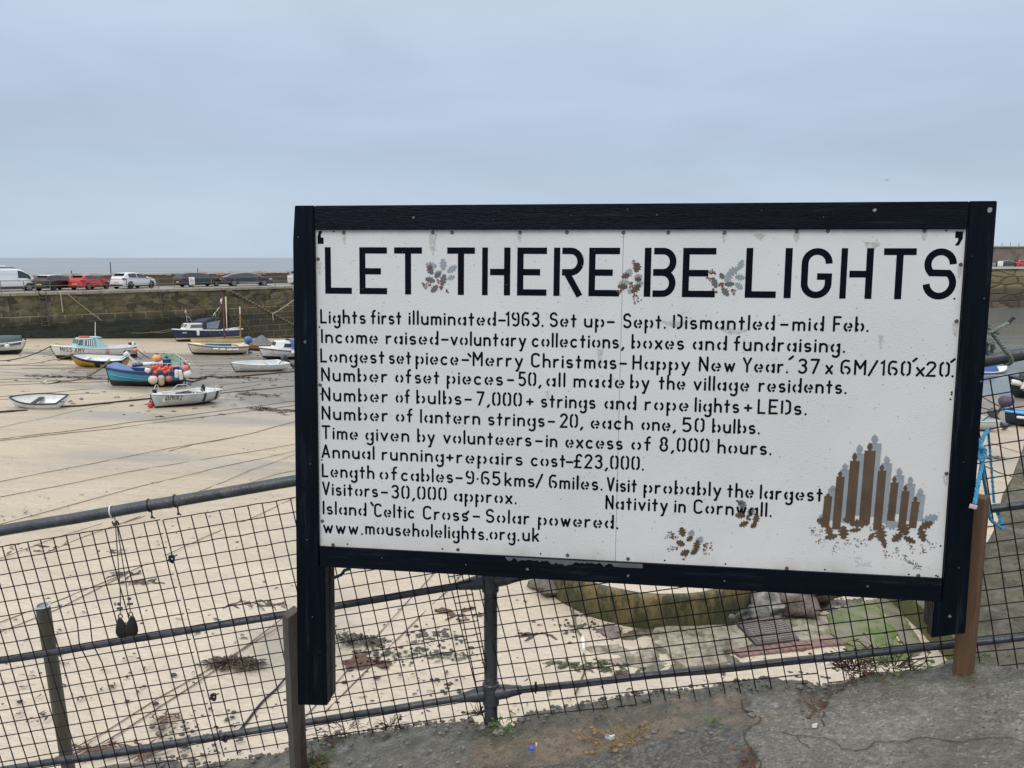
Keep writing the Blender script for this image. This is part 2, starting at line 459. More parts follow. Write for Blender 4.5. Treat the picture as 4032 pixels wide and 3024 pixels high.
# weed-blackened tidal band
weed = s.step(s.math('ADD', zax, s.step(s.noise(.7, 6, .65), .2, .8, -.55, .55)), -5.75, -5.0, 1, 0)
right = s.step(s.axis(0), -9, -2, 1, .45)
weedc = s.mix(s.step(s.noise(2.5, 6, .7), .4, .7), (.012, .015, .012), (.026, .032, .022))
col = s.mix(s.math('MULTIPLY', s.math('MULTIPLY', weed, right), .95), col, weedc)
hgt = s.math('SUBTRACT', s.math('MULTIPLY', n, .6), s.math('MULTIPLY', bk.outputs["Fac"], .5))
MASON = s.done(col, None, s.bump(hgt, .9, .12))
s = SH("quay_paving", .4)
n = s.noise(.5, 6, .65); n2 = s.noise(6, 5, .7)
col = s.mix(s.step(n, .35, .65), (.20, .185, .16), (.32, .30, .265)); col = s.mix(s.step(n2, .4, .8, 0, .3), col, (.12, .11, .10))
PAVE = s.done(col, s.step(n, .3, .7, .25, .6), s.bump(n2, .3, .03))
COPING = pm('granite_coping', (.25, .23, .185), .6, .3, 1.2, .4, 9, stain=(.16, .14, .10), stain_amt=.4, stain_scale=1.5)
qrot = math.atan2(QD.y, QD.x)
def qbox(mb, s0, s1, b0, b1, z0, z1):
    mb.box(((s0 + s1) / 2, (b0 + b1) / 2, (z0 + z1) / 2), (s1 - s0, b1 - b0, z1 - z0))
def qbuild(mb, name, mat, **k):
    o = mb.build(name, mat, smooth=False, **k); o.location = (Q0.x, Q0.y, 0); o.rotation_euler = (0, 0, qrot); return o
# local frame of the quay: x along, +y away from the harbour, z as in the world
SQ0, SQ1 = -110, 36
mb = MB()
cols = lin(SQ0, SQ1, 150); rows = lin(-10.5, QTOP - .28, 20)
vv = []
for zz in rows:
    for xx in cols:
        vv.append((xx, -.25 * (QTOP - zz) / 7 + .06 * fbm(xx * .9, zz * 1.3, 1, 3), zz))
ff = [(j * 150 + i, j * 150 + i + 1, (j + 1) * 150 + i + 1, (j + 1) * 150 + i) for j in range(19) for i in range(149)]
mb.add(vv, ff)
qbox(mb, SQ0, SQ1, .3, 14, -10.5, QTOP - .05)
q = qbuild(mb, "quay_wall", MASON); tag(q, "tall stone harbour quay wall, weed-blackened along its foot", "quay wall")
mb = MB(); qbox(mb, SQ0, SQ1 + .2, .55, 14.2, QTOP - .045, QTOP - .004)
o = qbuild(mb, "quay_road", PAVE); tag(o, "wet grey paved top of the quay", "quay road", kind="structure")
mb = MB()
x = SQ0
while x < SQ1:
    l = random.uniform(1.1, 2.2)
    mb.rbox((x + l / 2, .22 + random.uniform(-.03, .03), QTOP - .14), (l - .03, .72, .27 + random.uniform(-.02, .03)), .04)
    x += l
o = qbuild(mb, "coping_stones", COPING); o.parent = q; o.location = (0, 0, 0); o.rotation_euler = (0, 0, 0); 
# sea wall behind the cars, with rough boulders mortared on its top
ROCKS = pm('sea_wall_rock', (.235, .19, .145), .8, .35, 1.6, .8, 6, stain=(.10, .085, .06), stain_amt=.5, stain_scale=1.2)
s = SH("sea_wall_stone", .8, .3)
bk = s.A("ShaderNodeTexBrick"); bk.inputs["Scale"].default_value = 1; bk.inputs["Brick Width"].default_value = 1.5; bk.inputs["Row Height"].default_value = .62; bk.inputs["Mortar Size"].default_value = .03
bk.inputs["Color1"].default_value = (.135, .115, .08, 1); bk.inputs["Color2"].default_value = (.085, .075, .056, 1); bk.inputs["Mortar"].default_value = (.05, .045, .035, 1)
a = s.A("ShaderNodeSeparateXYZ"); s.L(s.co, a.inputs[0]); c = s.A("ShaderNodeCombineXYZ"); s.L(a.outputs[0], c.inputs[0]); s.L(a.outputs[2], c.inputs[1]); s.L(c.outputs[0], bk.inputs[0])
n = s.noise(1.5, 7, .7); col = s.mix(s.step(n, .4, .7, 0, .6), bk.outputs[0], (.06, .052, .036))
SEAW = s.done(col, None, s.bump(n, .8, .1))
PB = 9.2
mb = MB(); qbox(mb, SQ0, SQ1, PB, PB + 1.3, QTOP - .1, -1.82)
sw = qbuild(mb, "sea_wall", SEAW); tag(sw, "rough stone sea wall running behind the parked cars", "wall")
mb = MB(); x = SQ0; k = 0
while x < SQ1:
    l = random.uniform(.7, 2.6)
    mb.ball((x + l / 2, PB + .55 + random.uniform(-.1, .1), -1.85), (l * .56, .62, random.uniform(.16, .36)), 10, jit=.3, sd=k)
    x += l * .93; k += 1
o = mb.build("wall_top_boulders", ROCKS, sw)

# ------------------------------------------------------------------ far arm of the harbour, across the water on the right
s = SH("far_quay_stone", .8, .3)
vz = s.mapped((.42, 1, 1.0))
vz = s.mix(.25, vz, s.noise(1.5, 3))
vd = s.vor(.95, 'DISTANCE_TO_EDGE', "Distance", vz); vc = s.vor(.95, 'F1', "Color", vz)
hue = s.axis(0, vc); zax = s.axis(2)
top = s.mix(hue, (.17, .135, .06), (.26, .215, .125)); low = s.mix(hue, (.07, .055, .042), (.145, .115, .085))
col = s.mix(s.step(zax, -5.9, -5.3), low, top)
col = s.mix(s.step(vd, .0, .10, .8, 0), col, (.05, .042, .03))
FARQ = s.done(col, None, s.bump(s.step(vd, 0, .15), .8, .15))
YA = 146.0
mb = MB(); mb.box((100, YA + 9, -6.2), (170, 18, 8.2))
fq = mb.build("far_quay", FARQ, smooth=False); tag(fq, "far quay arm of rounded boulders across the water at the right", "quay wall")
mb = MB(); mb.box((100, YA + 8.8, -2.02), (170, 18.2, .16))
mb.box((100, YA + .3, -1.86), (170, .6, .35))
tag(mb.build("far_quay_road", pm('far_concrete', (.42, .40, .36), .6, .2, .4), smooth=False), "pale concrete top of the far quay", "quay road", kind="structure")
mb = MB()
mb.box((100, YA + 12.5, .0), (170, 2.0, 4.2))
fw = mb.build("far_sea_wall", pm('far_wall_render', (.16, .135, .105), .8, .3, .35, stain=(.07, .06, .05), stain_amt=.5, stain_scale=.3), smooth=False)
tag(fw, "high brown sea wall behind the cars on the far quay", "wall")
mb = MB(); mb.box((100, YA + 12.4, 2.2), (170, 2.3, .25)); mb.build("coping", pm('far_coping', (.36, .32, .26), .7, .2, .5), fw, smooth=False)
mb = MB()
for i in range(60): mb.tube([(84 + i * 1.7, YA + 12.4, 2.3), (84 + i * 1.7, YA + 12.4, 3.0)], .05, 6)
fr_ = mb.build("wall_top_posts", M['galv'], fw)

# ------------------------------------------------------------------ path and wall edge where the viewer stands
EDGE = [(304, 3024), (380, 2988), (520, 2976), (705, 2958), (727, 2990), (800, 2984), (922, 2966), (1117, 2942), (1180, 2900), (1290, 2873), (1480, 2851), (1642, 2832), (1860, 2805), (1881, 2829), (2011, 2837), (2076, 2782), (2180, 2764), (2300, 2742), (2498, 2707), (2647, 2690), (2771, 2677), (2920, 2656), (3045, 2640), (3060, 2662), (3099, 2655), (3223, 2674), (3278, 2669), (3348, 2642), (3497, 2632), (3631, 2622), (3715, 2587), (3800, 2590), (3844, 2597), (4032, 2632), (4350, 2720)]
edge = [on(a, b, ground_z) for a, b in EDGE]
edge = [(p.x, p.y) for p in edge]
edge = [(-9, 3.6), (-5, 3.55), (-2.7, 3.45)] + [e for e in edge if e[0] > -2.6] + [(9, .6)]
def edge_y(x):
    for (a, b), (c, d) in zip(edge, edge[1:]):
        if a <= x <= c and c > a: return b + (d - b) * (x - a) / (c - a)
    return edge[-1][1] if x > 0 else edge[0][1]
print("EDGE", [(round(a, 2), round(b, 2)) for a, b in edge])
xs = lin(-9, -1.9, 40)[:-1] + lin(-1.9, 2.7, 330)[:-1] + lin(2.7, 9, 40)
tt = lin(0, .55, 14)[:-1] + lin(.55, 1, 110)
vs = []; dirtv = []; concv = []; mossv = []; crackv = []
def seg_d(x, y, pl):
    best = 9
    for (a, b), (c, d) in zip(pl, pl[1:]):
        L2 = (c - a) ** 2 + (d - b) ** 2 or 1e-9
        t = max(0, min(1, ((x - a) * (c - a) + (y - b) * (d - b)) / L2))
        best = min(best, math.hypot(x - a - t * (c - a), y - b - t * (d - b)))
    return best
def gpl(pts): return [(lambda p: (p.x, p.y))(on(a, b, ground_z)) for a, b in pts]
CRACKS = [gpl([(3237, 2880), (3240, 2800), (3245, 2770), (3290, 2740), (3345, 2690), (3380, 2680)]),
          gpl([(2920, 2760), (2935, 2800), (2990, 2835), (3000, 2840), (2930, 2880), (2925, 2905), (2985, 3000), (3010, 3060)]),
          gpl([(3085, 2895), (3140, 2908), (3240, 2930), (3320, 2965), (3375, 2983), (3440, 2950), (3540, 2940), (3640, 2925), (3720, 2938), (3790, 2943), (3900, 2930), (4100, 2945)]),
          gpl([(3140, 2908), (3170, 2950), (3200, 2975)])]
CONC = gpl([(3237, 3200), (3237, 2800), (3290, 2740), (3380, 2680), (3800, 2560), (4700, 2600), (4700, 3400), (3237, 3400)])
CONC2 = gpl([(2925, 2740), (3150, 2720), (3237, 2800), (3237, 3400), (3060, 3200), (2990, 3010), (2920, 2900), (2990, 2838)])
ASPH = gpl([(1880, 3030), (2200, 3000), (2420, 2960), (2600, 2920), (2700, 2880), (2830, 2850), (2920, 2890), (2990, 3010), (3060, 3300), (1700, 3400)])
SLABL = gpl([(300, 2900), (1150, 2880), (1900, 2840), (1870, 2960), (1800, 3024), (1500, 3400), (200, 3400)])
def inside(x, y, pl):
    r = False; n = len(pl)
    for i in range(n):
        (a, b), (c, d) = pl[i], pl[i - 1]
        if (b > y) != (d > y) and x < (c - a) * (y - b) / (d - b) + a: r = not r
    return r
for t in tt:
    for x in xs:
        ey = edge_y(x)
        if -3 < x < 3: ey += .012 * fbm(x * 9, 3, 0, 3)
        y = -4 + (ey + 4) * t
        z = ground_z(x, y)
        jx, jy = x + .03 * fbm(x * 7, y * 7, 4, 3), y + .03 * fbm(x * 7, y * 7, 9, 3)
        c1, c2, as_, sl = inside(jx, jy, CONC), inside(jx, jy, CONC2), inside(jx, jy, ASPH), inside(jx, jy, SLABL)
        cr_ = 0.0
        if False: cr_ = max(0, 1 - min(seg_d(x + .008 * fbm(x * 20, y * 20, 2, 2), y + .008 * fbm(x * 20, y * 20, 5, 2), c) for c in CRACKS) / .014)
        conc = 1.0 if (c1 or c2) else (.62 if sl else 0.0)
        d = 0.0 if (c1 or c2 or as_) else (.12 if sl else 1.0)
        if y < 1.2: d = 0; 
        rise = .02 if c1 else (.012 if c2 else (.01 if as_ else 0))
        z += rise + .010 * fbm(x * 4, y * 4, 1, 4) * (.5 if (c1 or c2) else 1.4) + (.006 * fbm(x * 25, y * 25, 2, 3) if x > -2 else 0) - .012 * cr_
        edgeness = max(0, 1 - (ey - y) / .10)
        z -= .05 * edgeness ** 2
        vs.append((x, y, z)); dirtv.append(d); concv.append(conc); crackv.append(cr_)
        mossv.append(max(0, 1 - (ey - y) / .42) if x < 2.2 else 0)
nx = len(xs); nt_ = len(tt)
fs = [(j * nx + i, j * nx + i + 1, (j + 1) * nx + i + 1, (j + 1) * nx + i) for j in range(nt_ - 1) for i in range(nx - 1)]
s = SH("path_surface", .6, .5)
n = s.noise(3, 7, .68); nf = s.noise(60, 5, .7); nm = s.noise(14, 6, .7)
dnn = s.A('ShaderNodeVectorMath'); dnn.operation = 'MULTIPLY_ADD'; nq = s.A('ShaderNodeTexNoise'); nq.inputs['Scale'].default_value = 45; nq.inputs['Detail'].default_value = 3; s.L(s.co, nq.inputs[0]); s.L(nq.outputs['Color'], dnn.inputs[0]); dnn.inputs[1].default_value = (.012, .012, .012); s.L(s.co, dnn.inputs[2])
avv = s.mapped((1, 1.2, 1), (0, 0, .5), dnn.outputs[0])
agg = s.vor(62, 'F1', "Color", avv); aggd = s.vor(62, 'F1', 'Distance', avv)
agb = s.axis(0, agg)
ston = s.mix(s.step(agb, .2, .9), (.10, .103, .098), (.215, .205, .18))
concc = s.mix(s.step(nm, .35, .65), (.165, .16, .14), (.265, .25, .215))
concc = s.mix(s.math('MULTIPLY', s.step(aggd, .25, .5, 1, 0), s.step(agb, .52, .74, 0, .9)), concc, (.36, .335, .27))
concc = s.mix(s.math('MULTIPLY', s.step(aggd, .2, .45, 1, 0), s.step(agb, .33, .2)), concc, (.035, .035, .032))
concc = s.mix(s.step(n, .42, .66, 0, .7), concc, (.10, .098, .082))
asph = s.mix(s.step(agb, .45, .8), (.045, .045, .043), (.115, .11, .098))
asph = s.mix(s.step(nf, .52, .7, 0, .65), asph, (.21, .185, .15))
dirt = s.mix(s.step(nm, .35, .65), (.155, .115, .075), (.275, .215, .145))
dirt = s.mix(s.step(s.noise(34, 7, .82), .48, .60, 0, .8), dirt, (.062, .048, .034))
dirt = s.mix(s.step(s.noise(7, 6, .72), .47, .58, 0, .8), dirt, (.095, .09, .07))
mott = s.step(s.noise(30, 7, .82), .43, .57); mott2 = s.step(s.noise(5, 6, .7), .40, .64)
concc = s.mix(s.math('MULTIPLY', mott, .62), concc, (.072, .069, .054)); concc = s.mix(s.math('MULTIPLY', mott2, .45), concc, (.125, .112, .08))
concc = s.mix(s.step(s.noise(48, 5, .75), .57, .63, 0, .8), concc, (.36, .335, .27))
asph = s.mix(s.step(s.noise(42, 5, .75), .54, .59, 0, .8), asph, (.24, .215, .17)); asph = s.mix(s.math('MULTIPLY', mott2, .5), asph, (.14, .12, .09))
col = s.mix(s.step(s.math('ADD', s.attr("concrete"), s.step(nm, .3, .7, -.45, .45)), .25, .65), asph, concc)
col = s.mix(s.step(s.math('ADD', s.attr("dirt"), s.step(nm, .25, .75, -.7, .7)), .35, .75), col, dirt)
mossf = s.math('MULTIPLY', s.step(s.math('ADD', s.attr("moss"), s.step(s.noise(9, 6, .7), .3, .7, -.55, .55)), .32, .68), .85)
col = s.mix(mossf, col, s.mix(s.step(s.noise(36, 6, .8), .44, .60), (.026, .029, .020), (.135, .13, .085)))
col = s.mix(s.step(s.attr("crack"), .25, .6), col, (.02, .018, .014))
wetf = s.step(s.noise(2.2, 4, .6), .32, .55)
col = s.mix(s.math('MULTIPLY', wetf, .35), col, s.mix(1.0, col, (.55, .54, .50), 'MULTIPLY'))
rough = s.mix(wetf, (.46, .46, .46), (.10, .10, .10))
hh = s.math('ADD', s.math('MULTIPLY', aggd, .6), s.math('ADD', nf, nm))
PATH = s.done(col, rough, s.bump(hh, .38, .016))
me = bpy.data.meshes.new("path"); me.from_pydata(vs, [], fs); me.materials.append(PATH)
me.polygons.foreach_set("use_smooth", [True] * len(fs))
path = bpy.data.objects.new("path", me); COL.objects.link(path)
for nme, vals in (("dirt", dirtv), ("concrete", concv), ("moss", mossv), ("crack", crackv)): set_attr(path, nme, vals)
tag(path, "worn concrete path with cracks, tarmac patches and sandy dirt", "path", kind="structure")
mb = MB(); rnd = random.Random(8)
def gz_near(x, y, _c={}):
    j = min(range(nt_), key=lambda k: abs(-4 + (edge_y(x) + 4) * tt[k] - y)); i = min(range(nx), key=lambda k: abs(xs[k] - x)); return vs[j * nx + i][2]
for ci, c in enumerate(CRACKS):
    pts = []
    for (a, b), (d, e) in zip(c, c[1:]):
        m = max(2, int(math.hypot(d - a, e - b) / .02))
        for i in range(m): pts.append((a + (d - a) * i / m, b + (e - b) * i / m))
    L_ = []; R__ = []
    for i, (x, y) in enumerate(pts):
        x += .016 * fbm(x * 16, y * 16, ci, 3); y += .016 * fbm(x * 16, y * 16, ci + 5, 3)
        a, b = pts[max(0, i - 1)], pts[min(len(pts) - 1, i + 1)]; tx, ty = b[0] - a[0], b[1] - a[1]; l = math.hypot(tx, ty) or 1e-6
        wd = .0035 + .0035 * (fbm(i * .3, ci, 2, 2) + .6); wd = max(.0010, wd) * (.6 if ci < 2 else .36)
        z = gz_near(x, y) + .004
        L_.append((x - ty / l * wd, y + tx / l * wd, z)); R__.append((x + ty / l * wd, y - tx / l * wd, z))
    k = len(L_); mb.add(L_ + R__, [(i, i + 1, k + i + 1, k + i) for i in range(k - 1)])
mb.build("crack_lines", pm('crack_dirt', (.05, .044, .034), .9, .5, 20), path, smooth=False)
# the rubble face of the wall that drops from the path edge to the sand
RUB = pm('rubble_wall', (.16, .15, .125), .75, .35, 3, .9, 9, stain=(.06, .058, .042), stain_amt=.5, stain_scale=2)
mb = MB(); top = vs[(nt_ - 1) * nx:]; vv = []; kk = 12
for j in range(kk):
    for (x, y, z) in top:
        q = j / (kk - 1)
        vv.append((x, y + .35 * q + (.10 * fbm(x * 2.2, q * 5, 5, 4) if j else 0) + (.03 if j else 0), z + (-6.6 - z) * q))
mb.add(vv, [(j * nx + i, j * nx + i + 1, (j + 1) * nx + i + 1, (j + 1) * nx + i) for j in range(kk - 1) for i in range(nx - 1)])
tag(mb.build("retaining_wall", RUB), "rough rubble wall dropping from the path edge to the sand", "wall")
# broad mortared rock wall that goes on to the right beyond the railing
s = SH("mortared_rock", .8, .35)
n = s.noise(2.2, 8, .72); nf = s.noise(26, 6, .75)
vd = s.vor(1.25, 'DISTANCE_TO_EDGE', "Distance", None)
blot = s.noise(5, 7, .75); pits = s.noise(13, 7, .8)
vd2 = s.step(s.math('ADD', vd, s.step(nf, .3, .7, -.03, .03)), .02, .08, 1, 0)
col = s.mix(s.step(n, .35, .65), (.16, .15, .095), (.34, .31, .215))
col = s.mix(s.step(nf, .52, .72, 0, .65), col, (.34, .325, .285))
col = s.mix(s.step(nf, .45, .33, 0, .6), col, (.05, .046, .032))
col = s.mix(s.step(s.noise(1.4, 6, .7), .50, .64, 0, .7), col, (.15, .145, .05))
col = s.mix(s.step(blot, .48, .60, 0, .85), col, (.40, .38, .32)); col = s.mix(s.step(pits, .42, .34, 0, .85), col, (.03, .028, .018))
col = s.mix(s.math('MULTIPLY', vd2, .5), col, (.15, .145, .12))
col = s.mix(s.step(s.noise(6, 5, .7), .70, .74, 0, .85), col, (.27, .21, .025))
ROCKW = s.done(col, None, s.bump(s.math('ADD', s.math('ADD', n, pits), s.math('MULTIPLY', nf, .5)), 1.0, .10))
def rock_top(x, y): return -2.02 - .015 * (y - 3.6)
RE = [(3715, 2600), (3790, 2430), (3880, 2200), (3901, 2140), (3951, 1977), (3990, 1870), (4032, 1745)]
re = [on(a, b, rock_top) for a, b in RE]
d0 = (re[-1] - re[0]).normalized()
mb = MB(); vv = []
U, V_ = 150, 90
for i in range(U):
    u = i / (U - 1)
    k = u * (len(re) - 1) * 1.0
    a = int(min(len(re) - 2, k)); p = re[a].lerp(re[a + 1], k - a)
    if u < .08: p = p + Vector((0, -.5 * (1 - u / .08), 0))
    for j in range(V_):
        q = j / (V_ - 1)
        if q < .28:                                    # face down to the sand
            e = q / .28
            P = p + Vector((-.30 * (1 - e) + .10 * fbm(p.y * 1.5, e * 3, 2, 4), .05 * (1 - e), (-5.9 - p.z) * (1 - e)))
        else:
            e = (q - .28) / .72
            P = p + Vector((e * 4.2, -e * 1.4, .10 * e + .16 * fbm(p.x * 1.3 + e * 4, p.y * 1.1 - e * 2, 1, 5) * min(1, e * 14) + .05 * fbm(p.x * 6 + e * 18, p.y * 5, 3, 4)))
            P.z = min(P.z, ground_z(P.x, P.y) - .30 if P.y < 4 else 9)
        vv.append(P)
mb.add(vv, [(i * V_ + j, i * V_ + j + 1, (i + 1) * V_ + j + 1, (i + 1) * V_ + j) for i in range(U - 1) for j in range(V_ - 1)])
tag(mb.build("rock_wall", ROCKW, angle=70), "broad lichened rock wall mortared together, beyond the railing at the right", "wall")

# ------------------------------------------------------------------ stencil lettering: pen strokes laid on a surface
def arc(cx, cy, rx, ry, a0, a1, n=None):
    n = n or max(4, int(abs(a1 - a0) / 14) + 2)
    return [(cx + rx * math.cos(math.radians(a0 + (a1 - a0) * i / (n - 1))), cy + ry * math.sin(math.radians(a0 + (a1 - a0) * i / (n - 1)))) for i in range(n)]
W_ = .43; X_ = .48; C_ = .85; RX = W_ / 2; RY = X_ / 2
def bowl_l(): return (arc(RX, RY, RX, RY, 112, 248), 'bb')
def bowl_r(): return (arc(RX, RY, RX, RY, -68, 68), 'bb')
def hook_l(): return [(arc(RX, RY, RX, RY, 28, 70, 4), 'rb'), (arc(RX, RY, RX, RY, -28, -70, 4), 'rb')]      # joins a bowl to a stem on its right
def hook_r(): return [(arc(RX, RY, RX, RY, 152, 110, 4), 'rb'), (arc(RX, RY, RX, RY, 208, 250, 4), 'rb')]
def zero(w=.42, h=C_): return [(arc(w / 2, h - .21, w / 2, .21, 104, 180) + arc(w / 2, .21, w / 2, .21, 180, 256), 'bb'), (arc(w / 2, .21, w / 2, .21, -76, 0) + arc(w / 2, h - .21, w / 2, .21, 0, 76), 'bb')]
G = {
 'a': (W_, [bowl_l(), ([(W_, X_), (W_, 0)], 'rr')] + hook_l()),
 'b': (W_, [([(0, C_), (0, 0)], 'rr'), bowl_r()] + hook_r()),
 'c': (.38, [(arc(.2, RY, .2, RY, 52, 308), 'rr')]),
 'd': (W_, [bowl_l(), ([(W_, C_), (W_, 0)], 'rr')] + hook_l()),
 'e': (W_, [(arc(RX, RY, RX, RY, 108, 262), 'bb'), (arc(RX, RY, RX, RY, 74, 2), 'bb'), ([(.165, RY - .01), (W_ + .03, RY - .01)], 'bb', .74), (arc(RX, RY, RX, RY, 282, 312), 'br', .9)]),
 'f': (.27, [([(.11, 0), (.11, C_ - .15)] + arc(.24, C_ - .15, .13, .15, 170, 85), 'rr'), ([(0, X_), (.25, X_)], 'rr')]),
 'g': (W_, [bowl_l(), ([(W_, X_), (W_, -.13)] + arc(W_ - .19, -.13, .19, .19, -8, -140), 'rr')] + hook_l()),
 'h': (.38, [([(0, C_), (0, 0)], 'rr'), (arc(.19, X_ - .19, .19, .19, 175, 5) + [(.38, 0)], 'rr')]),
 'i': (.0, [([(0, X_), (0, 0)], 'rr'), ([(0, X_ + .2), (0, X_ + .215)], 'rr')]),
 'k': (.34, [([(0, C_), (0, 0)], 'rr'), ([(.32, X_), (.03, .2)], 'rr'), ([(.13, .28), (.34, 0)], 'rr')]),
 'l': (.0, [([(0, C_), (0, 0)], 'rr')]),
 'm': (.58, [([(0, X_), (0, 0)], 'rr'), (arc(.145, X_ - .145, .145, .145, 175, 5) + [(.29, 0)], 'rr'), (arc(.435, X_ - .145, .145, .145, 175, 5) + [(.58, 0)], 'rr')]),
 'n': (.38, [([(0, X_), (0, 0)], 'rr'), (arc(.19, X_ - .19, .19, .19, 175, 5) + [(.38, 0)], 'rr')]),
 'o': (W_, [bowl_l(), bowl_r()]),
 'p': (W_, [([(0, X_), (0, -.32)], 'rr'), bowl_r()] + hook_r()),
 'r': (.26, [([(0, X_), (0, 0)], 'rr'), (arc(.21, X_ - .21, .21, .21, 172, 80), 'rr')]),
 's': (.31, [(arc(.155, X_ - .125, .15, .125, 48, 235) + arc(.155, .125, .155, .125, 60, -132), 'rr')]),
 't': (.26, [([(.12, C_ - .12), (.12, 0)], 'rr'), ([(0, X_), (.25, X_)], 'rr')]),
 'u': (.38, [([(.38, X_), (.38, 0)], 'rr'), ([(0, X_)] + arc(.19, .19, .19, .19, 185, 355), 'rr')]),
 'v': (.38, [([(0, X_), (.19, 0)], 'rr'), ([(.19, 0), (.38, X_)], 'rr')]),
 'w': (.50, [([(0, X_), (.13, 0)], 'rr'), ([(.13, 0), (.25, X_ - .06)], 'rr'), ([(.25, X_ - .06), (.37, 0)], 'rr'), ([(.37, 0), (.50, X_)], 'rr')]),
 'x': (.34, [([(0, X_), (.34, 0)], 'rr'), ([(.34, X_), (0, 0)], 'rr')]),
 'y': (.38, [([(0, X_), (.20, .02)], 'rr'), ([(.38, X_), (.12, -.30), (.05, -.31)], 'rr')]),
 'A': (.46, [([(0, 0), (.23, C_)], 'rr'), ([(.23, C_), (.46, 0)], 'rr'), ([(.13, .24), (.35, .24)], 'rr')]),
 'C': (.46, [(arc(.24, C_ - .23, .24, .23, 35, 180) + arc(.24, .23, .24, .23, 180, 325), 'rr')]),
 'D': (.44, [([(0, C_), (0, 0)], 'bb'), (arc(.20, C_ - .22, .24, .22, 95, 0) + arc(.20, .22, .24, .22, 0, -95), 'bb')]),
 'E': (.40, [([(.40, C_), (0, C_), (0, 0), (.40, 0)], 'rr'), ([(0, .43), (.32, .43)], 'rr')]),
 'F': (.38, [([(.38, C_), (0, C_), (0, 0)], 'rr'), ([(0, .43), (.30, .43)], 'rr')]),
 'H': (.42, [([(0, C_), (0, 0)], 'rr'), ([(.42, C_), (.42, 0)], 'rr'), ([(0, .43), (.42, .43)], 'bb')]),
 'I': (.0, [([(0, C_), (0, 0)], 'rr')]),
 'L': (.34, [([(0, C_), (0, 0), (.34, 0)], 'rr')]),
 'M': (.50, [([(0, 0), (.0, C_)], 'rr'), ([(0, C_), (.25, .36)], 'rr'), ([(.25, .36), (.50, C_)], 'rr'), ([(.50, C_), (.50, 0)], 'rr')]),
 'N': (.42, [([(0, 0), (0, C_)], 'rr'), ([(0, C_), (.42, 0)], 'rr'), ([(.42, 0), (.42, C_)], 'rr')]),
 'P': (.40, [([(0, C_), (0, 0)], 'rr'), ([(0, C_)] + arc(.20, C_ - .22, .2, .22, 90, -90) + [(0, C_ - .44)], 'bb')]),
 'Z': (.40, [([(0, C_), (.40, C_), (0, 0), (.40, 0)], 'rr')]),
 'R': (.40, [([(0, C_), (0, 0)], 'rr'), ([(0, C_)] + arc(.20, C_ - .2, .2, .2, 90, -90) + [(0, C_ - .4)], 'bb'), ([(.15, C_ - .4), (.40, 0)], 'rr')]),
 'S': (.43, [(arc(.215, C_ - .215, .20, .215, 30, 225) + arc(.215, .225, .215, .225, 55, -150), 'rr')]),
 'T': (.46, [([(0, C_), (.46, C_)], 'rr'), ([(.23, C_), (.23, 0)], 'rr')]),
 'V': (.44, [([(0, C_), (.22, 0)], 'rr'), ([(.22, 0), (.44, C_)], 'rr')]),
 'Y': (.44, [([(0, C_), (.22, .38), (.44, C_)], 'rr'), ([(.22, .38), (.22, 0)], 'rr')]),
 '0': (.42, zero()),
 '1': (.13, [([(0, C_ - .12), (.13, C_), (.13, 0)], 'rr')]),
 '2': (.40, [(arc(.20, C_ - .2, .2, .2, 165, -28) + [(0, 0), (.40, 0)], 'rr')]),
 '3': (.40, [(arc(.19, C_ - .19, .19, .19, 150, -80), 'rr'), (arc(.19, .24, .21, .24, 88, -145), 'rr')]),
 '5': (.40, [([(.36, C_), (.04, C_), (.02, .48)] + arc(.18, .25, .22, .26, 118, -135), 'rr')]),
 '6': (.42, [([(.36, C_ - .03)] + arc(.23, C_ - .3, .23, .3, 100, 180) + arc(.21, .22, .21, .22, 180, 252), 'rb'), (arc(.21, .22, .21, .22, -72, 112), 'bb')]),
 '7': (.40, [([(0, C_), (.40, C_)], 'rr'), ([(.40, C_), (.12, 0)], 'rr')]),
 '8': (.40, [(arc(.20, C_ - .19, .17, .19, 250, -70), 'bb'), (arc(.20, .22, .20, .23, 105, 435), 'bb')]),
 '9': (.42, [(arc(.21, C_ - .22, .21, .22, 108, 292), 'bb'), (arc(.21, C_ - .22, .21, .22, 72, 0) + [(.42, .3)] + arc(.20, .24, .22, .24, 0, -125), 'br')]),
 '.': (.0, [([(0, 0), (0, .01)], 'rr')]),
 '·': (.0, [([(0, .33), (0, .34)], 'rr')]),
 ',': (.08, [([(.09, 0), (0, -.14)], 'rr')]),
 '-': (.32, [([(0, .32), (.32, .32)], 'rr')]),
 '+': (.36, [([(0, .30), (.36, .30)], 'rr'), ([(.18, .48), (.18, .12)], 'rr')]),
 '/': (.36, [([(.36, C_), (0, -.06)], 'rr')]),
 '£': (.44, [(arc(.30, C_ - .17, .16, .17, 30, 180) + [(.14, .1), (.05, 0), (.42, 0)], 'rr'), ([(0, .42), (.32, .42)], 'rr')]),
}
TH = .142; GAP = .135
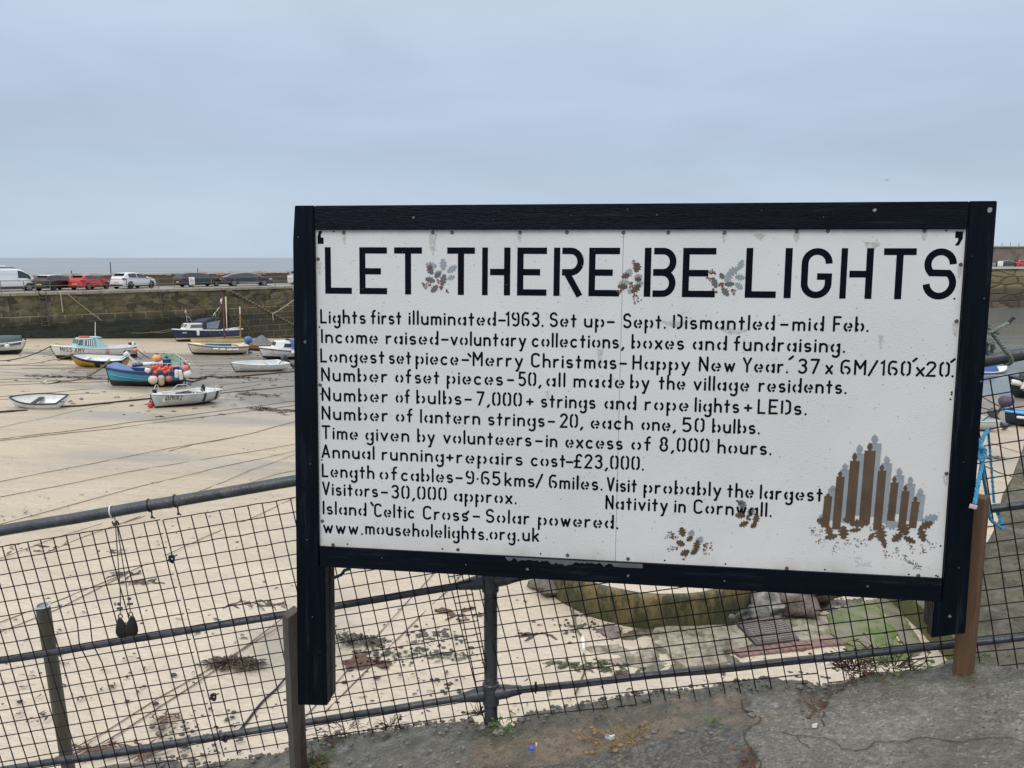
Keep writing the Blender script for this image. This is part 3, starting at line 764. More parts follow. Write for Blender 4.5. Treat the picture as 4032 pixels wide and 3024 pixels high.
def ribbon(mb, pts, th, caps, fr, z, mi=0):
    """one pen stroke as a flat strip of width th"""
    q = [pts[0]]
    for p in pts[1:]:
        if math.hypot(p[0] - q[-1][0], p[1] - q[-1][1]) > 1e-6: q.append(p)
    if len(q) < 2: return
    n = len(q); Lp = []; Rp = []
    for i in range(n):
        def dr(a, b):
            l = math.hypot(b[0] - a[0], b[1] - a[1]); return ((b[0] - a[0]) / l, (b[1] - a[1]) / l)
        if i == 0: d = dr(q[0], q[1]); k = 1
        elif i == n - 1: d = dr(q[-2], q[-1]); k = 1
        else:
            a, b = dr(q[i - 1], q[i]), dr(q[i], q[i + 1])
            s_ = (a[0] + b[0], a[1] + b[1]); l = math.hypot(*s_) or 1e-6
            d = (s_[0] / l, s_[1] / l); k = min(1.9, 1 / max(.2, d[0] * a[0] + d[1] * a[1]))
        nx_, ny_ = -d[1] * th / 2 * k, d[0] * th / 2 * k
        Lp.append((q[i][0] + nx_, q[i][1] + ny_)); Rp.append((q[i][0] - nx_, q[i][1] - ny_))
    vs = [fr(x, y, z) for x, y in Lp] + [fr(x, y, z) for x, y in Rp]
    fs = [(i, i + 1, n + i + 1, n + i) for i in range(n - 1)]
    mb.add(vs, fs, mi)
    for end in (0, 1):
        if caps[end] != 'r': continue
        c = q[0] if end == 0 else q[-1]; a, b = (Rp[0], Lp[0]) if end == 0 else (Lp[-1], Rp[-1])
        a0 = math.atan2(a[1] - c[1], a[0] - c[0]); hv = th / 2
        pp = [(c[0] + hv * math.cos(a0 - PI * i / 6), c[1] + hv * math.sin(a0 - PI * i / 6)) for i in range(7)]
        mb.add([fr(x, y, z) for x, y in pp], [tuple(range(7))], mi)
def text_width(t):
    wd = 0
    for c in t: wd += (.30 if c == ' ' else G[c][0] + TH + GAP)
    return wd - GAP
def write(mb, t, x0, x1, y0, size, fr, mi=0, th=None):
    """text t between x0 and x1 on the baseline y0; size is one unit of the alphabet"""
    sx = (x1 - x0) / text_width(t); th_ = (th or TH) * size; x = x0; k = 0
    for c in t:
        if c == ' ': x += .30 * sx; continue
        wd, st = G[c]
        for pts, caps, *tk in st:
            # keep the pen's width: only the skeleton is stretched
            pl = [(x + TH / 2 * sx + a * sx, y0 + TH / 2 * size + b * size) for a, b in pts]
            ribbon(mb, pl, th_ * (tk[0] if tk else 1), caps, fr, .00006 * (k % 9), mi); k += 1
        x += (wd + TH + GAP) * sx
TEXT=[
(-1.204, 0.2747, 0.842, 0.2719, [('Lights', -1.2057, -1.0154), ('first', -0.9953, -0.8688), ('illuminated', -0.84, -0.4882), ('-', -0.4809, -0.4482), ('1963.', -0.4506, -0.301), ('Set', -0.2785, -0.1723), ('up', -0.1451, -0.0656), ('-', -0.0586, -0.0252), ('Sept.', 0.0041, 0.1674), ('Dismantled', 0.1925, 0.5694), ('-', 0.587, 0.62), ('mid', 0.6315, 0.7469), ('Feb.', 0.7777, 0.9049)]),
(-1.2, 0.1951, 0.79, 0.1932, [('Income', -1.2037, -0.9652), ('raised', -0.9341, -0.7178), ('-', -0.709, -0.676), ('voluntary', -0.6701, -0.3681), ('collections,', -0.3465, 0.0121), ('boxes', 0.0385, 0.2383), ('and', 0.2692, 0.3976), ('fundraising.', 0.4213, 0.826)]),
(-1.207, 0.1169, 1.138, 0.1109, [('Longest', -1.2079, -0.9385), ('set', -0.9209, -0.8294), ('piece', -0.8119, -0.6364), ('-', -0.6266, -0.5933), ('Merry', -0.5811, -0.379), ('Christmas', -0.3488, -0.0152), ('-', -0.0059, 0.0253), ('Happy', 0.0439, 0.2629), ('New', 0.2947, 0.4313), ('Year.', 0.4573, 0.6251), ('37', 0.6587, 0.7387), ('x', 0.7583, 0.7867), ('6M', 0.8115, 0.9051), ('/', 0.9094, 0.9469), ('160', 0.9534, 1.0624), ('x', 1.0782, 1.1113), ('20', 1.1134, 1.1978), ('.', 1.2025, 1.2126)]),
(-1.203, 0.0401, 0.837, 0.0391, [('Number', -1.2059, -0.9258), ('of', -0.8956, -0.828), ('set', -0.8155, -0.7141), ('pieces', -0.6854, -0.4578), ('-', -0.4433, -0.4128), ('50,', -0.3973, -0.306), ('all', -0.2878, -0.2113), ('made', -0.1814, 0.018), ('by', 0.038, 0.1123), ('the', 0.1469, 0.248), ('village', 0.2777, 0.4858), ('residents.', 0.5194, 0.8393)]),
(-1.204, -0.041, 0.581, -0.0445, [('Number', -1.205, -0.9242), ('of', -0.8939, -0.8347), ('bulbs', -0.8096, -0.6234), ('-', -0.6136, -0.5816), ('7,000', -0.5644, -0.3818), ('+', -0.3664, -0.3345), ('strings', -0.3071, -0.0927), ('and', -0.0592, 0.0644), ('rope', 0.0952, 0.2636), ('lights', 0.2851, 0.4519), ('+', 0.4681, 0.5005), ('LEDs.', 0.5185, 0.7001)]),
(-1.205, -0.1178, 0.523, -0.1235, [('Number', -1.206, -0.9246), ('of', -0.8942, -0.8223), ('lantern', -0.7937, -0.5477), ('strings', -0.5172, -0.2901), ('-', -0.2795, -0.2492), ('20,', -0.2309, -0.1393), ('each', -0.1108, 0.054), ('one,', 0.0857, 0.2175), ('50', 0.2396, 0.3259), ('bulbs.', 0.3533, 0.5317)]),
(-1.193, -0.198, 0.575, -0.2026, [('Time', -1.2067, -1.0509), ('given', -1.0217, -0.8375), ('by', -0.8058, -0.7321), ('volunteers', -0.6987, -0.341), ('-', -0.3289, -0.296), ('in', -0.2848, -0.2391), ('excess', -0.2084, 0.0162), ('of', 0.0481, 0.1262), ('8,000', 0.1565, 0.3465), ('hours.', 0.3763, 0.5782)]),
(-1.207, -0.2765, 0.096, -0.2805, [('Annual', -1.2083, -0.9825), ('running', -0.9534, -0.6945), ('+', -0.687, -0.6546), ('repairs', -0.6446, -0.3749), ('cost', -0.3438, -0.2055), ('-', -0.2065, -0.1734), ('£23,000.', -0.1743, 0.1004)]),
(-1.207, -0.3559, 0.753, -0.3754, [('Length', -1.2078, -0.984), ('of', -0.9636, -0.887), ('cables', -0.8733, -0.6568), ('-', -0.6483, -0.6169), ('9·65', -0.6069, -0.4635), ('kms', -0.4487, -0.3265), ('/', -0.3241, -0.2925), ('6miles.', -0.2706, -0.0579), ('Visit', -0.0422, 0.0747), ('probably', 0.1006, 0.3977), ('the', 0.4192, 0.5195), ('largest', 0.5413, 0.7738)]),
(-1.191, -0.432, 0.581, -0.4437, [('Visitors', -1.2073, -0.9691), ('-', -0.9589, -0.9261), ('30,000', -0.9144, -0.683), ('approx.', -0.654, -0.3974), ('Nativity', -0.0457, 0.1964), ('in', 0.2212, 0.2654), ('Cornwall.', 0.2942, 0.5896)]),
(-1.205, -0.5134, 0.003, -0.5196, [('Island', -1.2063, -1.0186), ('Celtic', -0.9866, -0.8153), ('Cross', -0.7823, -0.5936), ('-', -0.5771, -0.5448), ('Solar', -0.5239, -0.3439), ('powered.', -0.3121, 0.0076)]),
(-1.193, -0.5944, -0.311, -0.5857, [('www.', -1.2059, -1.0337), ('mouseholelights.', -1.0249, -0.5124), ('org.', -0.5069, -0.3847), ('uk', -0.3739, -0.3053)]),
]

# ------------------------------------------------------------------ the sign
sg_o = Vector((.41839587, 2.93735862, -.54067166))
sg_M = Matrix(((.99205114, .12532163, .01135885), (-.12578839, .99009834, .0623102), (-.00343756, -.06324371, .99799219)))
sign = thing("notice_board", "big white notice board reading LET THERE BE LIGHTS, in a black timber frame", "notice board", sg_o, sg_M)
# in the board's own frame: x right, y away from the viewer, z up
PW, PH = 2.44, 1.2974
s = SH("white_panel_paint", .4, .5)
n = s.noise(2.2, 6, .6); nf = s.noise(18, 5, .65)
col = s.mix(s.step(n, .3, .75), (.63, .635, .625), (.55, .557, .55))
zx = s.axis(2)
grime = s.math('ADD', s.step(zx, -.59, -.645), s.step(zx, .615, .65))
grime = s.math('MULTIPLY', grime, s.step(s.noise(5, 6, .7, s.mapped((1, 1, .4))), .42, .66))
col = s.mix(s.math('MULTIPLY', grime, .55), col, (.36, .33, .28))
runs = s.math('MULTIPLY', s.step(s.noise(7, 5, .6, s.mapped((1, 1, .10))), .64, .72), s.step(s.noise(2, 3, .5), .45, .6))
col = s.mix(s.math('MULTIPLY', runs, .22), col, (.42, .42, .40))
drops = s.vor(130, 'F1', "Distance"); dsel = s.axis(0, s.vor(130, 'F1', "Color"))
dm = s.math('MULTIPLY', s.step(drops, .18, .42, 1, 0), s.step(dsel, .45, .55))
dm = s.math('MULTIPLY', dm, s.step(s.noise(2.5, 3, .5), .40, .52))
drops2 = s.vor(200); dm2 = s.math('MULTIPLY', s.step(drops2, .2, .45, 1, 0), .35)
hgt = s.math('ADD', dm, dm2)
PANEL = s.done(col, s.mix(dm, (.42, .42, .42), (.12, .12, .12)), s.bump(hgt, .24, .003, s.bump(nf, .05, .01)))
mb = MB(); g = .0005
mb.box((-PW / 4 - g - .0015, .004, 0), (PW / 2 - g, .008, PH)); mb.box((PW / 4 + g - .0015, .004, 0), (PW / 2 - g, .008, PH))
mb.build("white_panel", PANEL, sign, smooth=False)
mb = MB(); mb.box((-.003, .010, 0), (.03, .003, PH - .01)); mb.build("seam_backing", M['stencil_grey'], sign, smooth=False)
FT = .016                                            # the frame stands this far in front of the panel
def board(name, poly, mat, y0=-FT, th=.048):
    mb = MB()
    bm = bmesh.new()
    a = [bm.verts.new((x, y0, z)) for x, z in poly]; b = [bm.verts.new((x, y0 + th, z)) for x, z in poly]
    k = len(poly)
    bm.faces.new(a); bm.faces.new(b[::-1])
    for i in range(k): bm.faces.new((a[i], b[i], b[(i + 1) % k], a[(i + 1) % k]))
    bmesh.ops.recalc_face_normals(bm, faces=bm.faces)
    bmesh.ops.bevel(bm, geom=list(bm.edges), offset=.0025, segments=2, affect='EDGES')
    bm.verts.index_update()
    mb.add([q.co.copy() for q in bm.verts], [[q.index for q in f.verts] for f in bm.faces]); bm.free()
    return mb.build(name, mat, sign, angle=35)
hw, hh = PW / 2, PH / 2
board("left_upright", [(-1.299, .741), (-hw + .0, .741), (-hw + .0, -.735), (-1.194, -.735), (-1.192, -1.336), (-1.322, -1.343), (-1.309, .60)], M['black_wood_v'])
board("right_upright", [(hw + .0, .7448), (1.3108, .745), (1.3085, -.40), (1.3095, -.853), (1.191, -.878), (1.193, -.7375), (hw + .0, -.737)], M['black_wood_v'])
board("top_rail", [(-hw + .003, .7405), (hw - .003, .7443), (hw - .003, hh - .002), (-hw + .003, hh - .002)], M['black_wood'], -FT + .002)
board("bottom_rail", [(-hw + .003, -hh + .001), (hw - .003, -hh + .001), (hw - .003, -.7375), (-hw + .003, -.7335)], M['black_wood'], -FT + .002)
# thick backs of the two legs (their sides show)
mb = MB(); mb.rbox((-1.252, .064, -.60), (.118, .062, 1.46), .003); mb.build("leg_batten", M['black_wood_v'], sign)
mb = MB(); mb.rbox((1.255, .064, -.42), (.108, .062, .88), .003); mb.build("leg_batten", M['black_wood_v'], sign)
sgf = lambda x, y, z: Vector((x, -.0007 - z, y))
# headline: square-cut strokes
mb = MB()
SH_ = .0245                                          # stroke
def bar(x0, z0, x1, z1):
    global _k; _k += 1
    y = -.0007 - .00006 * (_k % 7)
    mb.add([(x0, y, z0), (x1, y, z0), (x1, y, z1), (x0, y, z1)], [(0, 1, 2, 3)])
_k = 0
B, T = .3945, .579
def Ltr(x0, x1, b=B, t=T): bar(x0, b, x0 + SH_, t); bar(x0, b, x1, b + SH_)
def Etr(x0, x1, b=B, t=T):
    Ltr(x0, x1, b, t); bar(x0, t - SH_, x1, t); bar(x0, (b + t) / 2 - SH_ / 2 - .002, x0 + (x1 - x0) * .78, (b + t) / 2 + SH_ / 2 - .002)
def Ttr(x0, x1, b=B, t=T): bar(x0, t - SH_, x1, t); c = (x0 + x1) / 2; bar(c - SH_ / 2, b, c + SH_ / 2, t)
def Htr(x0, x1, b=B, t=T): bar(x0, b, x0 + SH_ * .92, t); bar(x1 - SH_, b, x1, t); bar(x0 + SH_ + .007, .497 - SH_, x1, .497)
def rib(pts): 
    global _k; _k += 1
    ribbon(mb, pts, SH_, 'bb', sgf, .00006 * (_k % 7))
Ltr(-1.1825, -1.072); Etr(-1.040, -.927); Ttr(-.898, -.785)
mb.build("headline_word", M['letter'], sign, smooth=False); mb = MB()
Ttr(-.684, -.574); Htr(-.545, -.434); Etr(-.407, -.292); 
bar(-.265, B, -.241, T)
def Rbowl(x0, xr, zt, zb, full=0):
    r = (zt - zb - SH_) / 2; zc = (zt + zb) / 2; h_ = SH_ / 2
    rib([(x0, zt - h_)] + [(xr - h_ - r * .92 + r * .92 * math.cos(math.radians(a)), zc + r * math.sin(math.radians(a))) for a in range(90, -91, -12)] + [(x0, zb + h_)])
Rbowl(-.233, -.150, T, .473); rib([(-.212, .473 + .006), (-.164, B)])
Etr(-.130, -.013)
mb.build("headline_word", M['letter'], sign, smooth=False); mb = MB()
bar(.080, B, .105, T); Rbowl(.115, .199, T, .475); Rbowl(.113, .198, .4985, B)
Etr(.223, .345)
mb.build("headline_word", M['letter'], sign, smooth=False); mb = MB()
Ltr(.4545, .567); bar(.5955, B, .621, T)
# G
c0, c1 = .655 + SH_ / 2, .765 - SH_ / 2; rr = (c1 - c0) / 2; cc = (c0 + c1) / 2
rib([(cc + rr * math.cos(math.radians(a)), T - SH_ / 2 - rr + rr * math.sin(math.radians(a))) for a in range(-2, 181, 13)] + [(cc + rr * math.cos(math.radians(a)), B + SH_ / 2 + rr + rr * math.sin(math.radians(a))) for a in range(180, 361, 15)] + [(c1, .487)])
bar(.712, .463, .765, .487)
Htr(.7945, .908); Ttr(.943, 1.056)
# S
rs = .0445; xs_ = 1.1405
rib([(xs_ + .0435 * math.cos(math.radians(a)), T - SH_ / 2 - rs + rs * math.sin(math.radians(a))) for a in range(0, 226, 15)] + [(xs_ + .0455 * math.cos(math.radians(a)), B + SH_ / 2 + .047 + .047 * math.sin(math.radians(a))) for a in range(50, -181, -15)])
mb.build("headline_word", M['letter'], sign, smooth=False); mb = MB()
# opening and closing quotation marks
mb.add([(x, -.0008, z) for x, z in [(-1.212, .592), (-1.187, .592), (-1.187, .617), (-1.198, .617), (-1.198, .628), (-1.191, .643), (-1.205, .643), (-1.212, .622)]], [tuple(range(8))])
mb.add([(x, -.0008, z) for x, z in [(1.184, .6395), (1.210, .6395), (1.210, .614), (1.198, .589), (1.184, .589), (1.194, .604), (1.195, .616), (1.184, .616)]], [tuple(range(8))])
mb.build("quotation_marks", M['letter'], sign, smooth=False)
SZ = .0588
for r in TEXT:
    u0, z0, u1, z1, words = r
    for t, a, b in words:
        mb = MB(); zb = z0 + (z1 - z0) * ((a + b) / 2 - u0) / (u1 - u0)
        write(mb, t, a, b, zb, SZ, sgf)
        mb.build("stencilled_word", M['letter'], sign, smooth=False)
# the odd ticks and quotation marks between the lines
mb = MB()
for a, b in [((-.5975, .163), (-.589, .1535)), ((.640, .177), (.628, .167)), ((1.079, .178), (1.068, .168)), ((1.211, .178), (1.200, .168)), ((-.999, -.455), (-.991, -.466)), ((-.594, -.474), (-.604, -.486))]:
    ribbon(mb, [a, b], .0085, 'rr', sgf, .0004)
mb.build("quote_tick_pattern", M['letter'], sign, smooth=False)
# screws and old screw holes round the edge
for x, z in [(-1.103, .637), (-.742, .637), (-.665, .637), (-.398, .637), (-.217, .637), (-.002, .636), (.165, .636), (.372, .636), (.632, .640), (.742, .641), (1.078, .642), (-1.211, .532), (-1.209, .025), (-1.208, -.542), (1.209, .521), (1.208, .317), (1.210, -.248), (-1.163, -.640), (-.636, -.634), (-.191, -.634), (.048, -.636), (.655, -.641), (1.135, -.643)]:
    mb = MB()
    R_ = Matrix.Rotation(PI / 2, 3, 'X')
    mb.lathe([(.0072, 0), (.0072, .0018), (.0055, .0032), (.003, .0032), (.0026, .0020), (.0, .0020)], 12, (x, 0, z), R_)
    mb.build("screw", M['screw'], sign)
mb = MB()
for x, z in [(-1.101, -.635), (-.7, -.635), (-.299, -.634), (.191, -.635), (.424, -.637), (.796, -.639), (1.101, -.641), (1.207, -.525), (1.196, .398), (1.209, .056), (1.206, .03), (1.209, .048), (1.152, .642), (-1.144, .641), (-1.209, .26), (-1.208, -.012), (-1.207, -.285), (1.198, -.64), (1.205, -.643)]:
    mb.add([(x + .0036 * math.cos(t * PI / 5), -.0006, z + .0036 * math.sin(t * PI / 5)) for t in range(10)], [tuple(range(10))])
mb.build("screw_hole_pattern", M['letter'], sign, smooth=False)

# sprayed stencils: flat paint with soft edges
def spray(name, colr, var=.25):
    s = SH(name, .6)
    n = s.noise(60, 5, .7); n2 = s.noise(9, 4, .6)
    c = s.mix(s.step(n2, .3, .7), tuple(k * (1 - var) for k in colr), tuple(k * (1 + var) for k in colr))
    s.L(c, s.b.inputs["Base Color"])
    a = s.math('ADD', s.attr("cover"), s.step(n, .3, .7, -.16, .16))
    s.L(s.step(a, .12, .8, 0, .96), s.b.inputs["Alpha"])
    return s.m
SP_BROWN = spray('brown_spray', (.088, .054, .030)); SP_GREY = spray('grey_spray', (.255, .29, .325), .12); SP_DARK = spray('dark_spray', (.10, .10, .10)); SP_RED = spray('red_spray', (.15, .055, .038)); SP_WHITE = spray('white_spray', (.72, .73, .74), .05)
def soft(name, polys, mat, feather=.004, lift=.0003, cover=1.0):
    """flat painted outlines whose paint fades over the feather"""
    V = []; Fc = []; A = []
    for pi, pl in enumerate(polys):
        ar = sum(pl[i - 1][0] * pl[i][1] - pl[i][0] * pl[i - 1][1] for i in range(len(pl)))
        if ar < 0: pl = pl[::-1]
        n = len(pl); b = len(V); out = []
        for i in range(n):
            a, p, c = pl[i - 1], pl[i], pl[(i + 1) % n]
            tx, ty = c[0] - a[0], c[1] - a[1]; l = math.hypot(tx, ty) or 1e-6
            out.append((p[0] + ty / l * feather, p[1] - tx / l * feather))
        y = -.0004 - lift - .00004 * (pi % 12)
        V += [(x, y, z) for x, z in pl] + [(x, y, z) for x, z in out]
        A += [cover] * n + [0.0] * n
        Fc.append(tuple(range(b, b + n)))
        Fc += [(b + i, b + (i + 1) % n, b + n + (i + 1) % n, b + n + i) for i in range(n)]
    me = bpy.data.meshes.new(name); me.from_pydata(V, [], Fc); me.materials.append(mat)
    o = bpy.data.objects.new(name, me); COL.objects.link(o); o.parent = sign
    set_attr(o, "cover", A); return o
def leaf(cx, cz, l, wd, ang, spikes=4):
    """outline of a holly leaf"""
    pts = []
    for side in (1, -1):
        for i in range(spikes * 2 + 1):
            t = i / (spikes * 2); env = math.sin(PI * (.06 + .88 * t)) * wd
            k = env * (1.25 if i % 2 else .5) if 0 < i < spikes * 2 else env * .25
            pts.append(((t if side == 1 else 1 - t) * l - l / 2, side * k))
    c, s_ = math.cos(ang), math.sin(ang)
    return [(cx + x * c - y * s_, cz + x * s_ + y * c) for x, y in pts]
R = math.radians
def splat(cx, cz, ang, n, l, seed):
    rnd = random.Random(seed); out = []
    for i in range(n):
        d = l * (.25 + .75 * rnd.random()); a = ang + rnd.uniform(-.35, .35); r = rnd.uniform(.0007, .0022)
        x, z = cx + d * math.cos(a), cz + d * math.sin(a)
        out.append([(x + r * (1 + .9 * rnd.random()) * math.cos(t * PI / 3), z + r * math.sin(t * PI / 3)) for t in range(6)])
    return out
# holly sprigs between the headline words
soft("holly_sprig", [leaf(-.748, .509, .042, .011, R(-10)), leaf(-.700, .513, .042, .012, R(95)), leaf(-.665, .495, .040, .011, R(35)), leaf(-.668, .462, .028, .008, R(20)), leaf(-.720, .478, .03, .01, R(30))], SP_GREY, .004, .0002)
soft("holly_sprig", [leaf(-.752, .491, .036, .012, R(-60)), leaf(-.752, .452, .038, .011, R(-15)), leaf(-.735, .418, .034, .011, R(45)), leaf(-.700, .452, .046, .012, R(75)), leaf(-.722, .472, .028, .009, R(40))], SP_DARK, .003, .0008)
soft("holly_sprig", splat(-.74, .44, R(200), 22, .045, 1) + splat(-.69, .42, R(-70), 10, .02, 2) + splat(-.755, .488, R(80), 14, .022, 3) + [[(x + .004 * math.cos(t), z + .004 * math.sin(t)) for t in (0, 1, 2, 3, 4, 5)] for x, z in [(-.722, .452), (-.718, .442), (-.712, .425), (-.704, .424), (-.708, .418)]], SP_RED, .0015, .0014)
soft("holly_sprig", [leaf(.022, .484, .030, .012, R(60)), leaf(.058, .470, .026, .009, R(10)), leaf(.008, .447, .036, .010, R(0)), leaf(.062, .442, .030, .009, R(25)), leaf(.028, .415, .018, .008, R(85))], SP_GREY, .004, .0002)
soft("holly_sprig", [leaf(.052, .505, .034, .013, R(80)), leaf(.010, .473, .028, .010, R(20)), leaf(.000, .432, .034, .010, R(-5)), leaf(.050, .425, .040, .012, R(45)), leaf(.058, .460, .022, .007, R(0))], SP_BROWN, .004, .0008)
soft("holly_sprig", splat(.035, .415, R(-60), 26, .05, 4) + splat(.0, .425, R(225), 14, .025, 5) + splat(.045, .51, R(110), 10, .024, 6) + [[(x + .004 * math.cos(t), z + .004 * math.sin(t)) for t in (0, 1, 2, 3, 4, 5)] for x, z in [(.030, .444), (.036, .436), (.028, .432), (.034, .447)]], SP_RED, .0015, .0014)
soft("holly_sprig", [leaf(.436, .517, .036, .010, R(70)), leaf(.408, .492, .046, .014, R(35)), leaf(.435, .470, .034, .011, R(-5)), leaf(.432, .438, .032, .010, R(-40)), leaf(.392, .470, .036, .013, R(60))], SP_GREY, .003, .0002)
soft("holly_sprig", [leaf(.342, .450, .040, .010, R(-70)), leaf(.397, .445, .034, .009, R(5)), leaf(.383, .416, .036, .011, R(-50)), leaf(.368, .475, .022, .008, R(-60))], SP_DARK, .003, .0008)
soft("holly_sprig", splat(.35, .475, R(140), 22, .034, 7) + splat(.34, .46, R(170), 14, .03, 8) + splat(.40, .43, R(-40), 16, .03, 9) + [[(x + .0045 * math.cos(t), z + .0045 * math.sin(t)) for t in (0, 1, 2, 3, 4, 5)] for x, z in [(.36, .441), (.366, .446), (.371, .437), (.338, .424), (.350, .415), (.373, .446)]], SP_RED, .0015, .0014)
# two sprigs low on the board
soft("holly_sprig", [leaf(.290, -.523, .026, .010, R(75)), leaf(.322, -.548, .030, .011, R(60)), leaf(.308, -.585, .030, .010, R(35))], SP_GREY, .006, .0002, .7)
soft("holly_sprig", [leaf(.255, -.517, .036, .013, R(-75)), leaf(.284, -.543, .026, .009, R(40)), leaf(.250, -.563, .032, .012, R(-20)), leaf(.312, -.567, .040, .012, R(80)), leaf(.268, -.600, .036, .012, R(30)), leaf(.302, -.596, .026, .009, R(35))], SP_BROWN, .003, .0008)
soft("holly_sprig", splat(.25, -.55, R(155), 40, .06, 11) + splat(.25, -.58, R(190), 24, .05, 12) + splat(.32, -.57, R(5), 30, .055, 13) + splat(.33, -.575, R(-50), 14, .04, 14) + splat(.272, -.6, R(-95), 10, .03, 15), SP_RED, .0015, .0014, .75)
soft("holly_sprig", [leaf(.478, -.400, .034, .012, R(-70)), leaf(.512, -.425, .03, .01, R(70))], SP_DARK, .008, .0002, .65)
soft("holly_sprig", [leaf(.472, -.441, .036, .011, R(0)), leaf(.487, -.474, .036, .010, R(30)), leaf(.532, -.452, .036, .011, R(75)), leaf(.524, -.478, .024, .009, R(40))] + splat(.47, -.40, R(120), 8, .02, 21) + [[(x + .004 * math.cos(t), z + .004 * math.sin(t)) for t in (0, 1, 2, 3, 4, 5)] for x, z in [(.50, -.444), (.506, -.440), (.499, -.452), (.508, -.455)]], SP_BROWN, .003, .0008)
# the row of brown candles with grey shadows, standing on holly
CAND = [(.782, .806, -.352, -.473, -.343), (.822, .847, -.2745, -.479, -.255), (.868, .898, -.2125, -.45, -.181), (.918, .953, -.1715, -.452, -.142), (.970, .995, -.2455, -.475, -.223), (1.018, 1.041, -.2895, -.436, -.265), (1.059, 1.082, -.3205, -.462, -.297), (1.097, 1.12, -.3595, -.460, -.340)]
def candle(x0, x1, zt, zb, zf, dx=0, dz=0):
    c = (x0 + x1) / 2 - .002; w2 = (x1 - x0) * .24; f = zf - zt
    return [[(x0 + dx, zt + dz), (x1 + dx, zt + dz), (x1 - .006 + dx, zb + dz), (x0 - .006 + dx, zb + dz)],
            [(c - w2 * .3 + dx, zt + dz), (c + w2 * .3 + dx, zt + dz), (c + w2 * .5 + dx, zt + f * .22 + dz), (c + w2 + dx, zt + f * .45 + dz), (c + w2 * .5 + dx, zt + f * .8 + dz), (c + dx, zf + dz), (c - w2 * .6 + dx, zt + f * .75 + dz), (c - w2 + dx, zt + f * .45 + dz), (c - w2 * .5 + dx, zt + f * .2 + dz)]]
soft("candle_stencil", [p for c in CAND for p in candle(*c, .0165, .0285)] + [leaf(.775, -.435, .02, .008, R(60)), leaf(1.163, -.425, .05, .014, R(25)), leaf(1.03, -.45, .04, .016, R(0)), leaf(.985, -.47, .03, .012, R(20))], SP_GREY, .009, .0002, .8)
soft("candle_stencil", [p for c in CAND for p in candle(*c)], SP_BROWN, .004, .0008)
soft("candle_stencil", [leaf(.772, -.450, .03, .012, R(-20)), leaf(.803, -.485, .038, .013, R(-70)), leaf(.812, -.508, .044, .011, R(15)), leaf(.856, -.490, .05, .018, R(-85)), leaf(.868, -.442, .03, .01, R(-15)), leaf(.912, -.452, .07, .015, R(5)), leaf(.958, -.500, .03, .008, R(60)), leaf(.990, -.490, .05, .02, R(-80)), leaf(1.004, -.521, .044, .009, R(-75)), leaf(1.050, -.500, .042, .014, R(40)), leaf(1.095, -.506, .046, .010, R(-25)), leaf(1.072, -.465, .05, .022, R(-60)), leaf(1.150, -.448, .05, .014, R(30)), leaf(1.138, -.484, .055, .014, R(-70)), leaf(.898, -.478, .04, .007, R(10))], SP_BROWN, .003, .0014)
sp_ = []
for i, (x, z, a) in enumerate([(.80, -.50, 235), (.775, -.47, 205), (.79, -.475, 215), (.84, -.515, 260), (.87, -.50, 275), (.885, -.50, 315), (.965, -.50, 220), (1.005, -.535, 285), (1.05, -.525, 270), (1.085, -.51, 310), (1.15, -.49, 310), (1.135, -.51, 285), (.99, -.45, 200), (1.02, -.468, 160)]):
    sp_ += splat(x, z, R(a), 14, .055, 40 + i)
soft("candle_stencil", sp_, SP_RED, .0012, .0018, .6)
# rust and grime runs under some of the screws
SP_GRIME = spray('grime_spray', (.30, .27, .22), .1)
soft("grime_runs", [[(x - w_, z), (x + w_, z), (x + w_ * .55, z - l * .6), (x + w_ * .15, z - l), (x - w_ * .3, z - l * .8), (x - w_ * .7, z - l * .4)] for x, z, w_, l in [(-.742, .632, .014, .085), (-1.103, .632, .009, .04), (-.398, .630, .008, .03), (.632, .634, .009, .035), (.372, .63, .007, .03), (1.078, .636, .010, .03), (1.206, .512, .008, .04), (1.206, .31, .009, .05), (-.08, .19, .010, .07), (-.155, -.31, .007, .05), (.95, .26, .006, .05), (-.28, .02, .006, .03), (.5, .63, .02, .02), (.9, .60, .03, .03), (-1.206, .52, .006, .05), (1.209, -.258, .009, .035), (.2, .30, .05, .018), (.42, .275, .06, .016)]], SP_GRIME, .009, .00015, .27)
# handwriting: pen and pencil
mb = MB()
def hand(pl, th, ox=0, oz=0, k=1.0):
    global _k; _k += 1
    ribbon(mb, [(ox + x * k, oz + z * k) for x, z in pl], th, 'rr', sgf, .0004 + .00005 * (_k % 8))
ox, oz = 1.073, -.567
for pl in [[(0, 0), (.008, .0), (.020, -.004)], [(.010, -.001), (.006, -.018)], [(.013, .0), (.010, -.022), (.014, -.014), (.017, -.024)], [(.024, -.019), (.020, -.026), (.025, -.028), (.027, -.019), (.028, -.03)], [(.031, -.022), (.030, -.032), (.035, -.025), (.036, -.034)], [(.042, -.016), (.037, -.036), (.043, -.028), (.040, -.031), (.045, -.037)],
           [(.050, -.026), (.049, -.034), (.057, -.028), (.052, -.044), (.042, -.052), (.045, -.044), (.056, -.036)], [(.060, -.038), (.058, -.042), (.063, -.042), (.061, -.037)], [(.065, -.038), (.066, -.043), (.070, -.038), (.071, -.043)], [(.052, -.051), (.062, -.048), (.070, -.052)]]:
    hand(pl, .0017, ox, oz)
mb.build("handwritten_thanks", M['letter'], sign, smooth=False)
mb = MB()
